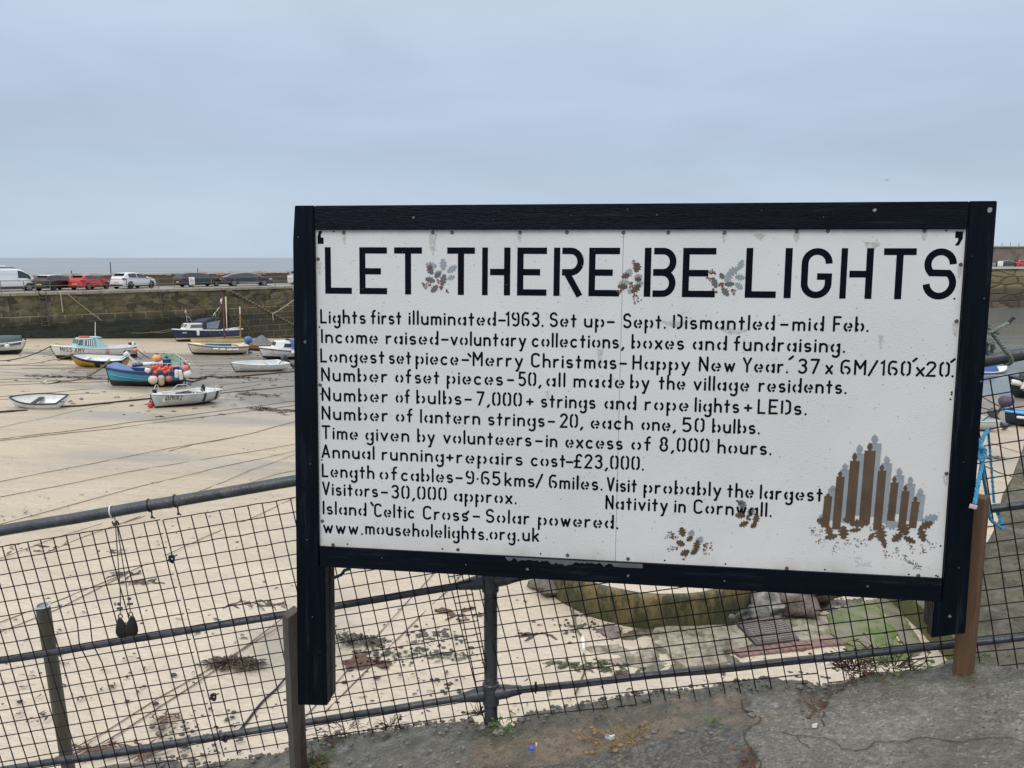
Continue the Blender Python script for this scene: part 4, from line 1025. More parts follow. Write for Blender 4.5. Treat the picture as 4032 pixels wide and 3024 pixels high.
for pl in [[(.030, .004), (.012, .0), (.006, -.010), (.020, -.014), (.024, -.024), (.008, -.03)], [(.031, -.010), (.032, -.022), (.036, -.026), (.041, -.022), (.043, -.010), (.044, -.026)], [(.062, -.008), (.052, -.016), (.052, -.026), (.066, -.026)], [(.050, -.018), (.062, -.017)], [(.002, .002), (.02, .008)]]:
    hand(pl, .0022, .898, -.589)
mb.build("faint_scribble", M['pencil'], sign, smooth=False)
# chips and scuffs on the black paint, and bare wood where it has peeled
def chips(name, lst, mat, y=-FT - .0004):
    mb = MB(); rnd = random.Random(5)
    for x, z, r in lst:
        n = 9; mb.add([(x + r * rnd.uniform(.6, 1.1) * math.cos(2 * PI * i / n), y, z + r * rnd.uniform(.6, 1.1) * math.sin(2 * PI * i / n)) for i in range(n)], [tuple(range(n))])
    return mb.build(name, mat, sign, smooth=False)
chips("paint_chips", [(.897, .713, .008), (1.287, .715, .012), (-1.286, .617, .003), (-.815, .694, .006), (-1.265, .2, .008), (.01, .72, .003), (.12, .70, .003), (.5, .715, .002), (-.2, .70, .002), (1.30, .10, .004), (-1.25, -.30, .003), (-1.27, -.62, .003), (.05, -.70, .006), (-.35, -.695, .008), (.95, -.69, .005), (1.25, -.79, .007), (1.27, -.60, .003), (1.26, -.2, .002), (1.29, .4, .003), (.42, -.70, .004), (-.95, -.68, .003), (-1.25, -.95, .003), (-1.22, -1.1, .002), (1.24, .55, .002), (-.6, -.69, .004), (.72, .69, .002)][2:], M['chip'])
chips('paint_chips', [(.897, .713, .007), (1.287, .715, .011)], M['bare_wood'])
rnd = random.Random(3)
mb = MB()
pl = [(-.44, -hh - .001)] + [(-.435 + .0095 * i, -.653 - .010 * max(0, .6 + 1.6 * fbm(i * .45, 1, 0, 3)) - (.010 if 18 < i < 28 else 0)) for i in range(46)] + [(.03, -.668), (.105, -.667), (.105, -hh - .001)]
mb.add([(x, -FT - .0004 + .002, z) for x, z in pl], [tuple(range(len(pl)))]); mb.build("peeled_patch", pm('peeled_grey', (.085, .097, .107), .6, .3, 12), sign, smooth=False)
mb = MB()
rnd = random.Random(31)
RAIN = bpy.data.materials.new('rain_bead'); RAIN.use_nodes = True; _b = RAIN.node_tree.nodes['Principled BSDF']; _b.inputs['Base Color'].default_value = (.93, .94, .95, 1); _b.inputs['Transmission Weight'].default_value = 1.0; _b.inputs['Roughness'].default_value = .03; _b.inputs['IOR'].default_value = 1.33
for k in range(900):                                 # beads of rain standing on the panel
    x = rnd.uniform(-1.2, 1.2); z = rnd.uniform(-.63, .63)
    if rnd.random() > .35 + .5 * (mnoise.noise(Vector((x * 3, z * 3, 2))) + .5) : continue
    r = rnd.uniform(.0012, .0030)
    mb.lathe([(r, 0), (r * .8, r * .35), (r * .35, r * .52), (0, r * .55)], 7, (x, -.0011, z), Matrix.Rotation(PI / 2, 3, 'X'))
o = mb.build("rain_beads", RAIN, sign); o["kind"] = "stuff"

# ------------------------------------------------------------------ the two timber posts the board is fixed to
def timber_post(label, loc, w_, h_, rot, mat, below=.35, slope=.03):
    t = thing("timber_post", label, "post", loc, (0, 0, rot))
    mb = MB(); a = w_ / 2
    mb.M = None
    vs = [(-a, -a, -below), (a, -a, -below), (a, a, -below), (-a, a, -below), (-a, -a, h_ - slope), (a, -a, h_), (a, a, h_), (-a, a, h_ - slope)]
    bm = bmesh.new(); V = [bm.verts.new(q) for q in vs]
    for f in [(0, 3, 2, 1), (4, 5, 6, 7), (0, 1, 5, 4), (1, 2, 6, 5), (2, 3, 7, 6), (3, 0, 4, 7)]: bm.faces.new([V[i] for i in f])
    bmesh.ops.bevel(bm, geom=list(bm.edges), offset=.003, segments=2, affect='EDGES'); bm.verts.index_update()
    mb.add([q.co.copy() for q in bm.verts], [[q.index for q in f.verts] for f in bm.faces]); bm.free()
    o = mb.build("upright", mat, t, angle=35)
    return t
pr = at(3797, 2707, 2.79)
timber_post("warm brown square timber post behind the right leg of the notice board", (pr.x + .018, pr.y + .045, pr.z), .062, .775, R(43), M['post_wood'], slope=.0).rotation_euler = (0, R(-2.4), R(43))
pl_ = at(1158, 2900, 3.12)
timber_post("dark wet timber post with a grey top behind the left leg of the notice board", (pl_.x, pl_.y + .045, ground_z(pl_.x, pl_.y)), .060, at(1150, 2405, 3.15).z - ground_z(pl_.x, pl_.y), R(42), M['old_wood'], slope=.022)

# ------------------------------------------------------------------ tubular railing with welded mesh
fence = thing("handrail_fence", "grey tubular handrail with rusty square wire mesh along the path edge", "railing", (0, 0, 0))
P0 = Vector((-.10, 3.35, 0))
# rail heights read along the fence: (x, y, z) at the left of the view, at the post, at the right
LFT = Vector((-2.477, 3.37, -2.45)); MID = Vector((-.10, 3.35, -2.03)); RGT = Vector((2.067, 2.90, -1.51))
dL = (MID - LFT).normalized(); dR = (RGT - MID).normalized()
L_END = LFT - dL * 2.2; R_END = RGT + dR * 1.8
def up(p, h): return p + Vector((0, 0, h))
HM, HT = .562, 1.192
HMR, HTR = .565, 1.160
def wob(a, b, n=26, amp=.006, seed=0):
    return [a.lerp(b, i / (n - 1)) + Vector((0, amp * fbm(i * .35 + seed, 1, 0, 2), amp * fbm(i * .3 + seed, 5, 0, 2))) for i in range(n)]
def rail(name, a, b, r, seed):
    mb = MB(); mb.tube(wob(a, b, 30, .007, seed), r, 14); mb.build(name, M['galv'], fence)
for nme, h, hr, r in (("bottom_rail", 0, 0, .0165), ("middle_rail", HM, HMR, .0172), ("top_rail", HT, HTR, .0262)):
    rail(nme, up(L_END, h), up(MID, h) - dL * .02, r, h)
    rail(nme, up(MID, h) + dR * .02, up(R_END, hr), r, h + 3)
mb = MB(); mb.tube([up(MID, -.55), up(MID, HT - .02)], .0315, 16); mb.build("post", M['galv'], fence)
for h in (0, HM, HT):
    mb = MB(); c = up(MID, h)
    mb.lathe([(.034, -.055), (.0395, -.05), (.0395, .05), (.034, .055)], 18, c)
    for d in (dL * -1, dR):
        mb.tube([c + d * .03, c + d * .075, c + d * .11, c + d * .15], [.034, .032, .025, .0205 if h < 1 else .029], 12)
    mb.build("rail_collar", M['galv'], fence)
def mesh_panel(o, d, length, u0, v0, v1, cell=.0655, gx=0.0, rw=.0024, bend=None, cu=.066):
    """flat weld-mesh sheet: along d from o, wires up the sheet square to d"""
    upv = Vector((0, 0, 1)); nrm = d.cross(upv).normalized(); vv = nrm.cross(d).normalized()
    fwd = nrm if nrm.y < 0 else -nrm
    mb = MB()
    def P(u, v, lift=0): return o + d * u + vv * v + fwd * (.022 + lift + .006 * fbm(u * 1.2, v * 2 + gx, 2, 2))
    nu = int(length / cu); nv = int(round((v1 - v0) / cell))
    for j in range(nv + 1):
        v = v1 - j * cell
        mb.tube([P(u0 + length * i / 24 - .0, v + .003 * fbm(i * .6, j, gx, 2)) for i in range(25)], rw * 1.1, 5)
    for i in range(nu + 1):
        u = u0 + i * cu
        pts = [P(u + .003 * fbm(j * .5, i, gx, 2) + (bend(i, j) if bend else 0), v1 - (nv * cell + .018) * j / 12, .0035) for j in range(13)]
        mb.tube(pts, rw * 1.15, 5)
    return mb.build("mesh_panel", M['wire'], fence)
LL = (MID - LFT).length
# two left-hand sheets meet where the cable ties are
vtop = HT * .985 - .055
def bendL(i, j): return (-.02 if (i in (38, 39) and j == 5) else 0)
seam = 1.09
mesh_panel(LFT, dL, 1.72 + seam, -1.72, -.125, 1.105, gx=1, bend=bendL, cu=.0608)
mesh_panel(LFT + Vector((0, .004, 0)), dL, LL - seam + .0, seam + .012, -.105, 1.10, gx=5)
RL = (RGT - MID).length
mesh_panel(MID, dR, 1.52, -.055, -.115, 1.06, gx=9)
mesh_panel(MID + Vector((0, .004, 0)), dR, 1.9, 1.50, -.075, 1.075, gx=13)
# cable ties and wire bindings
def tie(name, c, d, r, mat, lab=None, tail=.03):
    mb = MB(); a = Vector((0, 0, 1)); n_ = d.cross(a).normalized(); a = n_.cross(d)
    mb.tube([c + (a * math.cos(t) + n_ * math.sin(t)) * (r + .003) + d * .004 * math.sin(t) for t in [2 * PI * i / 16 for i in range(16)]], .003, 6, closed=True)
    mb.tube([c - a * (r + .002) + n_ * -.01, c - a * (r + tail), c - a * (r + tail + .008) + d * .012], .0035, 6)
    mb.ball(c - a * (r + tail), .007, 8)
    o = mb.build(name, mat, fence)
    if lab: o["label"] = lab
tp = lambda px: (lambda r: (lambda u: LFT + dL * u)(((lambda k: (k * LFT.y - LFT.x) / (dL.x - k * dL.y))(r.x / r.y))))(ray(px, 2060))
tie("cable_tie", up(tp(445), HT), dL, .0262, M['white_plastic'], "thin white plastic cable tie", .045)
tie("cable_tie", up(tp(592), HT), dL, .0262, M['black_plastic'])
tie("cable_tie", up(tp(696), HT), dL, .0262, M['black_plastic'], None, .035)
def knot(px, h, name="mesh_binding"):
    c = up(tp(px), h); mb = MB()
    for k in range(4): mb.tube([c + Vector((.012 * math.cos(t + k), -.028 + .006 * math.sin(2 * t), .012 * math.sin(t + k) + .004 * k - .006)) for t in [2 * PI * i / 10 for i in range(10)]], .0035, 5, closed=True)
    mb.tube([c + Vector((.005, -.03, .01)), c + Vector((.03, -.034, .022))], .003, 5)
    mb.build(name, M['black_plastic'], fence)
knot(676, .93); knot(803, .22); knot(838, .0)
mb = MB(); c = MID + dR * .22; mb.tube([c + Vector((.0, -.02 * math.cos(t), .02 * math.sin(t))) for t in [2 * PI * i / 12 for i in range(12)]], .004, 6, closed=True); mb.tube([c + Vector((0, -.02, .0)), c + Vector((0, -.024, .045))], .006, 6); mb.build("cable_tie", M['black_plastic'], fence)

# twin black pulley blocks on cords
CORD = pm('dark_cord', (.05, .045, .045), .8, .3, 60); BLK = pm('black_rubber', (.009, .009, .009), .38, .3, 20)
hb = thing("hanging_blocks", "pair of black teardrop blocks hung on thin cords from the top rail", "pulley blocks")
top = at(455, 2060, 3.34)
for k, (px, py) in enumerate([(478, 2470), (519, 2463)]):
    c = at(px, py, 3.315 - .012 * k)
    ck = at(px + 2, py - 55, 3.315 - .012 * k)
    mb = MB()
    pf = [(.0, -.052), (.016, -.050), (.027, -.040), (.031, -.024), (.028, -.004), (.019, .022), (.011, .040), (.0055, .048), (.0, .050)]
    Mx = Matrix(((1.0, 0, 0), (0, .42, 0), (0, 0, 1.0))) @ Matrix.Rotation((-.10, .14)[k], 3, 'Y')
    mb.lathe(pf, 18, c, Mx)
    b = mb.build("block", BLK, hb)
    mb = MB(); mb.tube([c + Vector((.009 * math.cos(t), 0, .055 + .011 * math.sin(t))) for t in [2 * PI * i / 12 for i in range(12)]], .0028, 6, closed=True)
    mb.build("shackle", M['screw'], b)
    mb = MB(); mb.tube([c + Vector((0, 0, .06)), c.lerp(top, .35) + Vector((.004, 0, 0)), top + Vector((.006 * k, -.002, 0))], .0022, 6); mb.build("cord", CORD, hb)
    mb = MB(); mb.tube([c + Vector((-.012, 0, .092 + .012 * k)), c + Vector((.012, 0, .094 + .012 * k))], .006, 8); mb.ball(c + Vector((0, -.002, .115 + .016 * k)), (.010, .006, .008), 8); mb.build("cord_toggle", CORD, hb)
mb = MB(); mb.tube([top + Vector((.012 * math.cos(t), -.012 * math.sin(t), .008 * math.sin(3 * t))) for t in [2 * PI * i / 12 for i in range(12)]], .004, 6, closed=True); mb.build("cord_knot", CORD, hb)

# ropes tied about the right-hand post and rail
def rope_mat(name, col): return pm(name, col, .8, .3, 60, .6, 160)
BLUE = rope_mat('blue_rope', (.055, .31, .52)); GREEN = rope_mat('grey_green_rope', (.20, .24, .205)); DBLUE = rope_mat('dark_blue_twine', (.03, .075, .12))
def strand_rope(mb, pts, r, turns=10):
    """laid rope: three strands twisted about the path"""
    pts = [Vector(p) for p in pts]; fine = []
    for i in range(len(pts) - 1):
        a, b, c, d = pts[max(i - 1, 0)], pts[i], pts[i + 1], pts[min(i + 2, len(pts) - 1)]
        for k in range(7):
            t = k / 7; fine.append(.5 * ((2 * b) + (c - a) * t + (2 * a - 5 * b + 4 * c - d) * t * t + (3 * b - a - 3 * c + d) * t ** 3))
    fine.append(pts[-1])
    acc = [0]
    for a, b in zip(fine, fine[1:]): acc.append(acc[-1] + (b - a).length)
    for sN in range(3):
        out = []
        for i, p in enumerate(fine):
            t = (fine[min(i + 1, len(fine) - 1)] - fine[max(i - 1, 0)]).normalized()
            a = t.cross(Vector((.2, .9, .1))).normalized(); b = a.cross(t); th = acc[i] / (r * 7) * 2 * PI + sN * 2 * PI / 3
            out.append(p + (a * math.cos(th) + b * math.sin(th)) * r * .52)
        mb.tube(out, r * .58, 6)
br = thing("blue_rope", "frayed bright blue rope looped round the mesh at the top of the right timber post", "rope")
mb = MB(); Yb = 2.80
strand_rope(mb, [at(3838, 1985, 2.70), at(3852, 1900, 2.73), at(3866, 1830, 2.76), at(3868, 1790, 2.78), at(3858, 1760, 2.80), at(3872, 1720, 2.84), at(3890, 1693, 2.88)], .0078)
strand_rope(mb, [at(3890, 1693, 2.88), at(3896, 1750, 2.93), at(3905, 1860, 2.95), at(3914, 1980, 2.95)], .0055)
strand_rope(mb, [at(3866, 1800, 2.77), at(3874, 1880, 2.80), at(3885, 1950, 2.86), at(3898, 2035, 2.89), at(3920, 2062, 2.90), at(3948, 2078, 2.91), at(3940, 2050, 2.93), at(3925, 2010, 2.95)], .0068)
mb.build("rope_loop", BLUE, br)
mb = MB(); c = at(3860, 1785, 2.77)
for k in range(3): strand_rope(mb, [c + Vector((.010 * math.cos(t + k), -.004 + .008 * math.sin(t * 1.0), .016 * math.sin(t + k) + .008 * (k - 1))) for t in [2 * PI * i / 8 for i in range(9)]], .0065)
mb.build("knot", BLUE, br)
mb = MB(); mb.rbox(at(3832, 1995, 2.69), (.028, .006, .016), .002, Matrix.Rotation(.25, 3, 'Y')); mb.build("taped_end", pm('red_white_tape', (.55, .42, .42), .6, .4, 90), br)
gr = thing("green_rope", "grey green rope knotted round the top rail, its frayed end bound with black tape", "rope")
mb = MB()
tr = lambda px, h: (lambda r: (lambda u: up(MID + dR * u, h))((lambda k: (k * MID.y - MID.x) / (dR.x - k * dR.y))(r.x / r.y)))(ray(px, 1400))
cR = tr(3968, HTR - .02)
strand_rope(mb, [at(3885, 1270, 2.80), at(3905, 1310, 2.80), at(3935, 1350, 2.81), at(3962, 1385, 2.83), at(3982, 1412, 2.86), at(3978, 1432, 2.90), at(3955, 1432, 2.93)], .0072)
strand_rope(mb, [at(3880, 1345, 2.80), at(3898, 1340, 2.80), at(3908, 1355, 2.81), at(3905, 1385, 2.83), at(3890, 1392, 2.83), at(3884, 1365, 2.81), at(3900, 1350, 2.79), at(3915, 1372, 2.85)], .0075)
strand_rope(mb, [at(3890, 1312, 2.79), at(3915, 1305, 2.78), at(3930, 1312, 2.78), at(3922, 1300, 2.77), at(3945, 1285, 2.77), at(3972, 1272, 2.77)], .0062)
mb.build("rope_loop", GREEN, gr)
mb = MB(); mb.tube([at(3968, 1276, 2.77), at(3983, 1258, 2.77), at(3992, 1251, 2.77)], [.006, .0062, .0075], 8); mb.build("taped_end", M['black_plastic'], gr)
mb = MB(); strand_rope(mb, [at(1294, 2284, 3.18), at(1322, 2272, 3.2), at(1345, 2262, 3.2), at(1358, 2245, 3.2), at(1380, 2240, 3.22)], .007)
tag(mb.build("blue_twine", DBLUE), "short length of dark blue rope poking out beneath the board beside its left leg", "rope")

# ------------------------------------------------------------------ things lying on the beach just below the wall
def G_(px, py, dz=0.0):
    p = on(px, py, sand_z); return Vector((p.x, p.y, p.z + dz))
def zz(k, x, y):
    a = {6: (0, 2424, 1.8433), 5: (0, 1750, 1.8433), 7: (1100, 2200, 1.8433), 8: (2100, 2200, 2.011), 9: (3000, 2200, 2.0136), 3: (0, 1280, 3.568), 4: (580, 1280, 3.568), 1: (0, 1000, 3.568), 2: (580, 1000, 3.568), 10: (3732, 1350, 2.553)}[k]
    return (a[0] + x / a[2], a[1] + y / a[2])
def Z_(k, x, y, dz=0.0): return G_(*zz(k, x, y), dz)
s = SH("slimy_concrete", .6)
n = s.noise(1.6, 7, .7); nf = s.noise(9, 6, .7); v = s.noise(4.5, 7, .75, s.mapped((1, 1, .40)))
col = s.mix(s.step(v, .44, .58), (.030, .034, .010), (.18, .13, .052)); col = s.mix(s.step(s.axis(2), .05, .5, .75, 0), col, (.038, .045, .014)); col = s.mix(s.step(nf, .5, .75, 0, .6), col, (.03, .03, .015))
SLIME = s.done(col, None, s.bump(s.math('ADD', v, nf), .5, .04))
SLABM = pm('old_slab', (.29, .26, .20), .55, .5, 9, .9, 22, stain=(.085, .08, .045), stain_amt=.6, stain_scale=3.2)
MOSSY = pm('mossy_slab', (.20, .185, .13), .6, .45, 6, .8, 14, stain=(.080, .125, .018), stain_amt=.85, stain_scale=3.0)
GREENK = pm('green_kerb', (.105, .10, .038), .6, .4, 2.5, .6, 12, stain=(.05, .075, .015), stain_amt=.6, stain_scale=1.5)
PALEC = pm('pale_concrete', (.42, .39, .32), .6, .2, 3, .4, 14, stain=(.25, .22, .16), stain_amt=.4)
BRICKR = pm('red_brick_edge', (.19, .115, .095), .65, .35, 5, .5, 20, stain=(.13, .10, .08), stain_amt=.4)
STONE = {}
for nme, c in dict(grey=(.15, .15, .15), pink=(.20, .155, .14), pale=(.30, .29, .275), dark=(.055, .055, .055), brown=(.13, .11, .085)).items():
    STONE[nme] = pm('stone_' + nme, tuple(k * .8 for k in c), .45, .45, 8, .8, 22, stain=tuple(k * .4 for k in c), stain_amt=.5, stain_scale=5)

# round concrete tank full of sand
tf = Z_(8, 1060, 574); tl = Z_(8, 272, 420); tr_ = Z_(8, 1800, 420)
rad = 1.92; tc_ = Vector((tf.x, tf.y + rad * .995, 0)); tc_.z = tf.z
th = thing("round_tank", "low round concrete tank, slimy green outside and filled with sand", "tank", (tc_.x + .03, tc_.y, tc_.z))
mb = MB(); h_ = .60
prof = [(rad, -.4), (rad, h_ - .10), (rad - .01, h_ - .03), (rad - .04, h_), (rad - .13, h_), (rad - .17, h_ - .03), (rad - .18, h_ - .12), (rad - .18, -.4)]
vs = []; fs = []
n_ = 96
for (r, zv) in prof:
    for j in range(n_):
        a = 2 * PI * j / n_; k = 1 + .012 * fbm(3 * math.cos(a), 3 * math.sin(a), zv * 2, 3)
        vs.append((r * k * math.cos(a), r * k * math.sin(a), zv + (.02 * fbm(4 * math.cos(a), 4 * math.sin(a), 1, 3) if zv > .5 else 0)))
for i in range(len(prof) - 1):
    for j in range(n_): fs.append((i * n_ + j, i * n_ + (j + 1) % n_, (i + 1) * n_ + (j + 1) % n_, (i + 1) * n_ + j))
mb.add(vs, fs); mb.build("tank_wall", SLIME, th)
mb = MB(); k = 40
vs = [(0, 0, h_ - .06)]; fs = []
for ri in range(1, 9):
    for j in range(k):
        a = 2 * PI * j / k; r = (rad - .17) * ri / 8
        vs.append((r * math.cos(a), r * math.sin(a), h_ - .06 - .05 * (ri / 8) + .02 * fbm(r * 3 * math.cos(a), r * 3 * math.sin(a), 4, 3)))
for j in range(k): fs.append((0, 1 + j, 1 + (j + 1) % k))
for ri in range(7):
    for j in range(k): a = 1 + ri * k; fs.append((a + j, a + (j + 1) % k, a + k + (j + 1) % k, a + k + j))
mb.add(vs, fs); mb.build("sand_fill", SAND, th)

def slab(name, label, cat, pts, th_, mat, lift=.0, rough=.02, parent=None):
    """irregular flat slab from points on the ground"""
    P = [Vector(p) for p in pts]; c = sum(P, Vector()) / len(P)
    # refine outline
    Q = []
    for i in range(len(P)):
        a, b = P[i], P[(i + 1) % len(P)]; m = max(2, int((b - a).length / .10))
        for k in range(m):
            q = a.lerp(b, k / m); q = q + Vector((rough * fbm(q.x * 6, q.y * 6, 1, 3), rough * fbm(q.x * 6, q.y * 6, 8, 3), 0)); Q.append(q)
    R_ = 7; vs = []; n = len(Q)
    for r in range(R_ + 1):
        k = 1 - r / (R_ + 1.0) * .999
        for q in Q:
            p = c.lerp(q, k); z = sand_z(p.x, p.y) + lift + th_ + .018 * fbm(p.x * 2.2, p.y * 2.2, 3, 4) + (.012 if r else -.01)
            vs.append(Vector((p.x, p.y, z)) - c)
    base = len(vs)
    for q in Q: vs.append(Vector((q.x, q.y, sand_z(q.x, q.y) + lift - .15)) - c)
    fs = []
    for r in range(R_):
        for i in range(n): fs.append((r * n + i, r * n + (i + 1) % n, (r + 1) * n + (i + 1) % n, (r + 1) * n + i))
    fs.append(tuple(R_ * n + i for i in range(n)))
    for i in range(n): fs.append((i, (i + 1) % n, base + (i + 1) % n, base + i))
    mb = MB(); mb.add(vs, fs); o = mb.build(name, mat, parent, angle=50, loc=tuple(c))
    if label: tag(o, label, cat)
    return o
slab("rock_ledge", "rough wet stone footing spreading between the slabs below the notice board", "ledge", [Z_(8, *q) for q in [(560, 665), (640, 560), (800, 540), (1250, 470), (1700, 440), (2050, 400)]] + [Z_(9, *q) for q in [(620, 330), (800, 310), (980, 430), (1130, 640), (1040, 760), (760, 800), (300, 800)]] + [Z_(8, *q) for q in [(1700, 840), (1450, 900), (1150, 925), (850, 880), (640, 820)]], .006, pm('wet_footing', (.15, .135, .10), .4, .5, 7, .9, 20, stain=(.05, .055, .022), stain_amt=.7, stain_scale=3.0), rough=.10)
slab("concrete_slab", "broken pale concrete slab with a jagged left edge, in front of the round tank", "slab", [Z_(8, *q) for q in [(935, 640), (960, 590), (1100, 575), (1600, 555), (1660, 640), (1740, 720), (1500, 770), (1540, 860), (1210, 905), (1110, 840), (1050, 760), (950, 700)]], .10, SLABM)
slab("concrete_slab", "worn flat grey slab half sunk in sand left of the broken slab", "slab", [Z_(8, *q) for q in [(410, 700), (600, 680), (920, 655), (1010, 760), (1090, 850), (840, 868), (700, 850), (560, 830), (430, 790)]], .012, SLABM, rough=.06)
slab("mossy_slab", "concrete slab coated in bright green moss near the right leg of the board", "slab", [Z_(9, *q) for q in [(515, 455), (620, 415), (880, 340), (960, 450), (1075, 610), (1000, 690), (880, 735), (760, 720), (640, 665), (540, 610)]], .05, MOSSY)
slab("mossy_strip", "narrow strip of greenish paving between the mossy slab and the green kerb wall", "slab", [Z_(9, *q) for q in [(880, 330), (1000, 300), (1130, 470), (1290, 720), (1190, 820), (1085, 640), (975, 470)]], .03, pm('green_paving', (.17, .16, .11), .6, .4, 6, .8, 14, stain=(.07, .09, .02), stain_amt=.6, stain_scale=3.0))
slab("concrete_slab", "grey concrete apron between the manhole cover and the mossy slab", "slab", [Z_(9, *q) for q in [(120, 510), (420, 460), (520, 460), (540, 610), (620, 680), (300, 690), (260, 640)]], .03, SLABM)
slab("concrete_slab", "low ramp of greenish concrete running down beside the green kerb wall", "slab", [Z_(9, *q) for q in [(640, 700), (760, 720), (900, 740), (1060, 620), (1180, 800), (1000, 860), (700, 800)]], .02, MOSSY)
# row of red bricks on edge
bs = thing("brick_edging", "row of worn red bricks set on edge below the manhole cover", "edging", Z_(8, 1600, 790))
a, b = Z_(8, 1600, 775), Z_(9, 640, 672); d = (b - a); nb = 15
for i in range(nb):
    p = a + d * ((i + .5) / nb) - Z_(8, 1600, 790); mb = MB()
    mb.rbox(p + Vector((0, 0, .02 + random.uniform(-.01, .01))), (d.length / nb * .90, .22, .10), .012, Matrix.Rotation(math.atan2(d.y, d.x) + random.uniform(-.04, .04), 3, 'Z'))
    mb.build("brick", BRICKR, bs)
# manhole cover
MET = pm('rusty_cast_iron', (.115, .095, .095), .5, .3, 9, .3, 40, .25, .5, (.06, .045, .04), .4, 5)
c = [Z_(8, 1608, 548), Z_(8, 1945, 505), Z_(8, 2105, 682), Z_(8, 1765, 706)]
cc_ = sum(c, Vector()) / 4
mh = thing("manhole_cover", "square studded iron manhole cover on a raised frame, among the slabs", "manhole cover", cc_)
mb = MB()
def quadP(u, v, z):
    p = c[0].lerp(c[1], u).lerp(c[3].lerp(c[2], u), v) - cc_; return Vector((p.x, p.y, z))
vs = [quadP(u, v, zv) for zv in (-.12, .10) for u, v in ((0, 0), (1, 0), (1, 1), (0, 1))]
mb.add(vs, [(0, 3, 2, 1), (4, 5, 6, 7), (0, 1, 5, 4), (1, 2, 6, 5), (2, 3, 7, 6), (3, 0, 4, 7)])
mb.build("cover_frame", MET, mh, smooth=False)
mb = MB()
vs = [quadP(u, v, zv) for zv in (.09, .112) for u, v in ((.06, .06), (.94, .06), (.94, .94), (.06, .94))]
mb.add(vs, [(0, 3, 2, 1), (4, 5, 6, 7), (0, 1, 5, 4), (1, 2, 6, 5), (2, 3, 7, 6), (3, 0, 4, 7)])
for i in range(11):
    for j in range(11):
        q = quadP(.11 + .078 * i, .11 + .078 * j, .118); mb.box(q, (.055, .035, .014))
mb.build("lid", pm('worn_iron_lid', (.20, .175, .17), .45, .3, 14, .2, 40, .3, .5, (.11, .085, .08), .4, 6), mh, smooth=False)
# kerb wall, mossy green, with pale capping, right of the mossy slab
k0, k1 = Z_(9, 960, 300), Z_(9, 1445, 790)
k2, k3 = Z_(9, 1060, 320), Z_(9, 1520, 640)
kb = thing("kerb_wall", "low green slimed concrete kerb wall slanting up the beach behind the right leg", "wall", k1)
d = (k0 - k1).normalized(); pr_ = Vector((d.y, -d.x, 0)); 
if pr_.x < 0: pr_ = -pr_
def kbox(o0, w0, w1, z0, z1, l0, l1, mat, nm):
    mb = MB(); vs = []; fs = []; n = 26
    for i in range(n):
        t = l0 + (l1 - l0) * i / (n - 1)
        for (w_, z_) in ((w0, z0), (w0 + .02, z1), (w1, z1), (w1, z0)):
            p = d * t + pr_ * (w_ + .03 * fbm(t * 2, w_ * 4 + z_, 3, 3)); p.z = sand_z(k1.x + p.x, k1.y + p.y) - k1.z + z_ + .02 * fbm(t * 3, z_, 6, 3); vs.append(p)
    for i in range(n - 1):
        for j in range(4): fs.append((i * 4 + j, i * 4 + (j + 1) % 4, (i + 1) * 4 + (j + 1) % 4, (i + 1) * 4 + j))
    fs += [(0, 1, 2, 3), tuple((n - 1) * 4 + j for j in (3, 2, 1, 0))]
    mb.add(vs, fs); mb.build(nm, mat, kb, angle=30)
kbox(k1, .0, .75, -.3, .44, -.9, 6.5, GREENK, "wall_face")
kbox(k1, .52, .82, .44, .62, -.9, 3.2, PALEC, "capping")
kbox(k1, .52, .82, .44, .62, 3.4, 6.5, PALEC, "capping")
# boulders
def rock(name, label, p, r, mat, sd, jit=.55, sink=.25):
    mb = MB(); mb.ball((0, 0, r[2] * (1 - sink)), r, 22, jit=jit, sd=sd)
    o = mb.build(name, mat, loc=tuple(p), angle=60); tag(o, label, "boulder"); return o
ROCKL = [(8, 1880, 455, .42, 'pale', "pale grey split boulder with green weed on its foot beside the round tank"),
         (8, 2080, 455, .58, 'pink', "large smooth pinkish boulder right of the pale split one"),
         (8, 2170, 370, .62, 'brown', "big brown boulder behind the pinkish one, under the bottom rail of the board"),
         (8, 1775, 495, .24, 'grey', "blue grey angular stone lying against the tank"),
         (8, 1650, 505, .20, 'dark', "dark little rock wedged under the tank wall, behind the manhole cover"),
         (8, 1535, 515, .22, 'grey', "grey wedge shaped stone leaning on the front of the tank"),
         (8, 1900, 330, .40, 'dark', "black wet boulder in the shade behind the pale split one"),
         (8, 180, 285, .50, 'brown', "flat grey brown boulder alone on the sand left of the tank"),
         (8, 615, 610, .22, 'pink', "reddish brick shaped stone in the pebbles left of the tank foot"),
         (8, 560, 1000, .14, 'dark', "small rounded dark stone by the wall edge below the railing")]
for i, (k, x, y, r, mt, lb) in enumerate(ROCKL[:-1]):
    p = Z_(k, x, y); r *= .74; rock("boulder", lb, p + Vector((0, r * .4, 0)), (r * 1.15, r * .9, r * (.45 if i in (7, 8) else .8)), STONE[mt], i + 3)
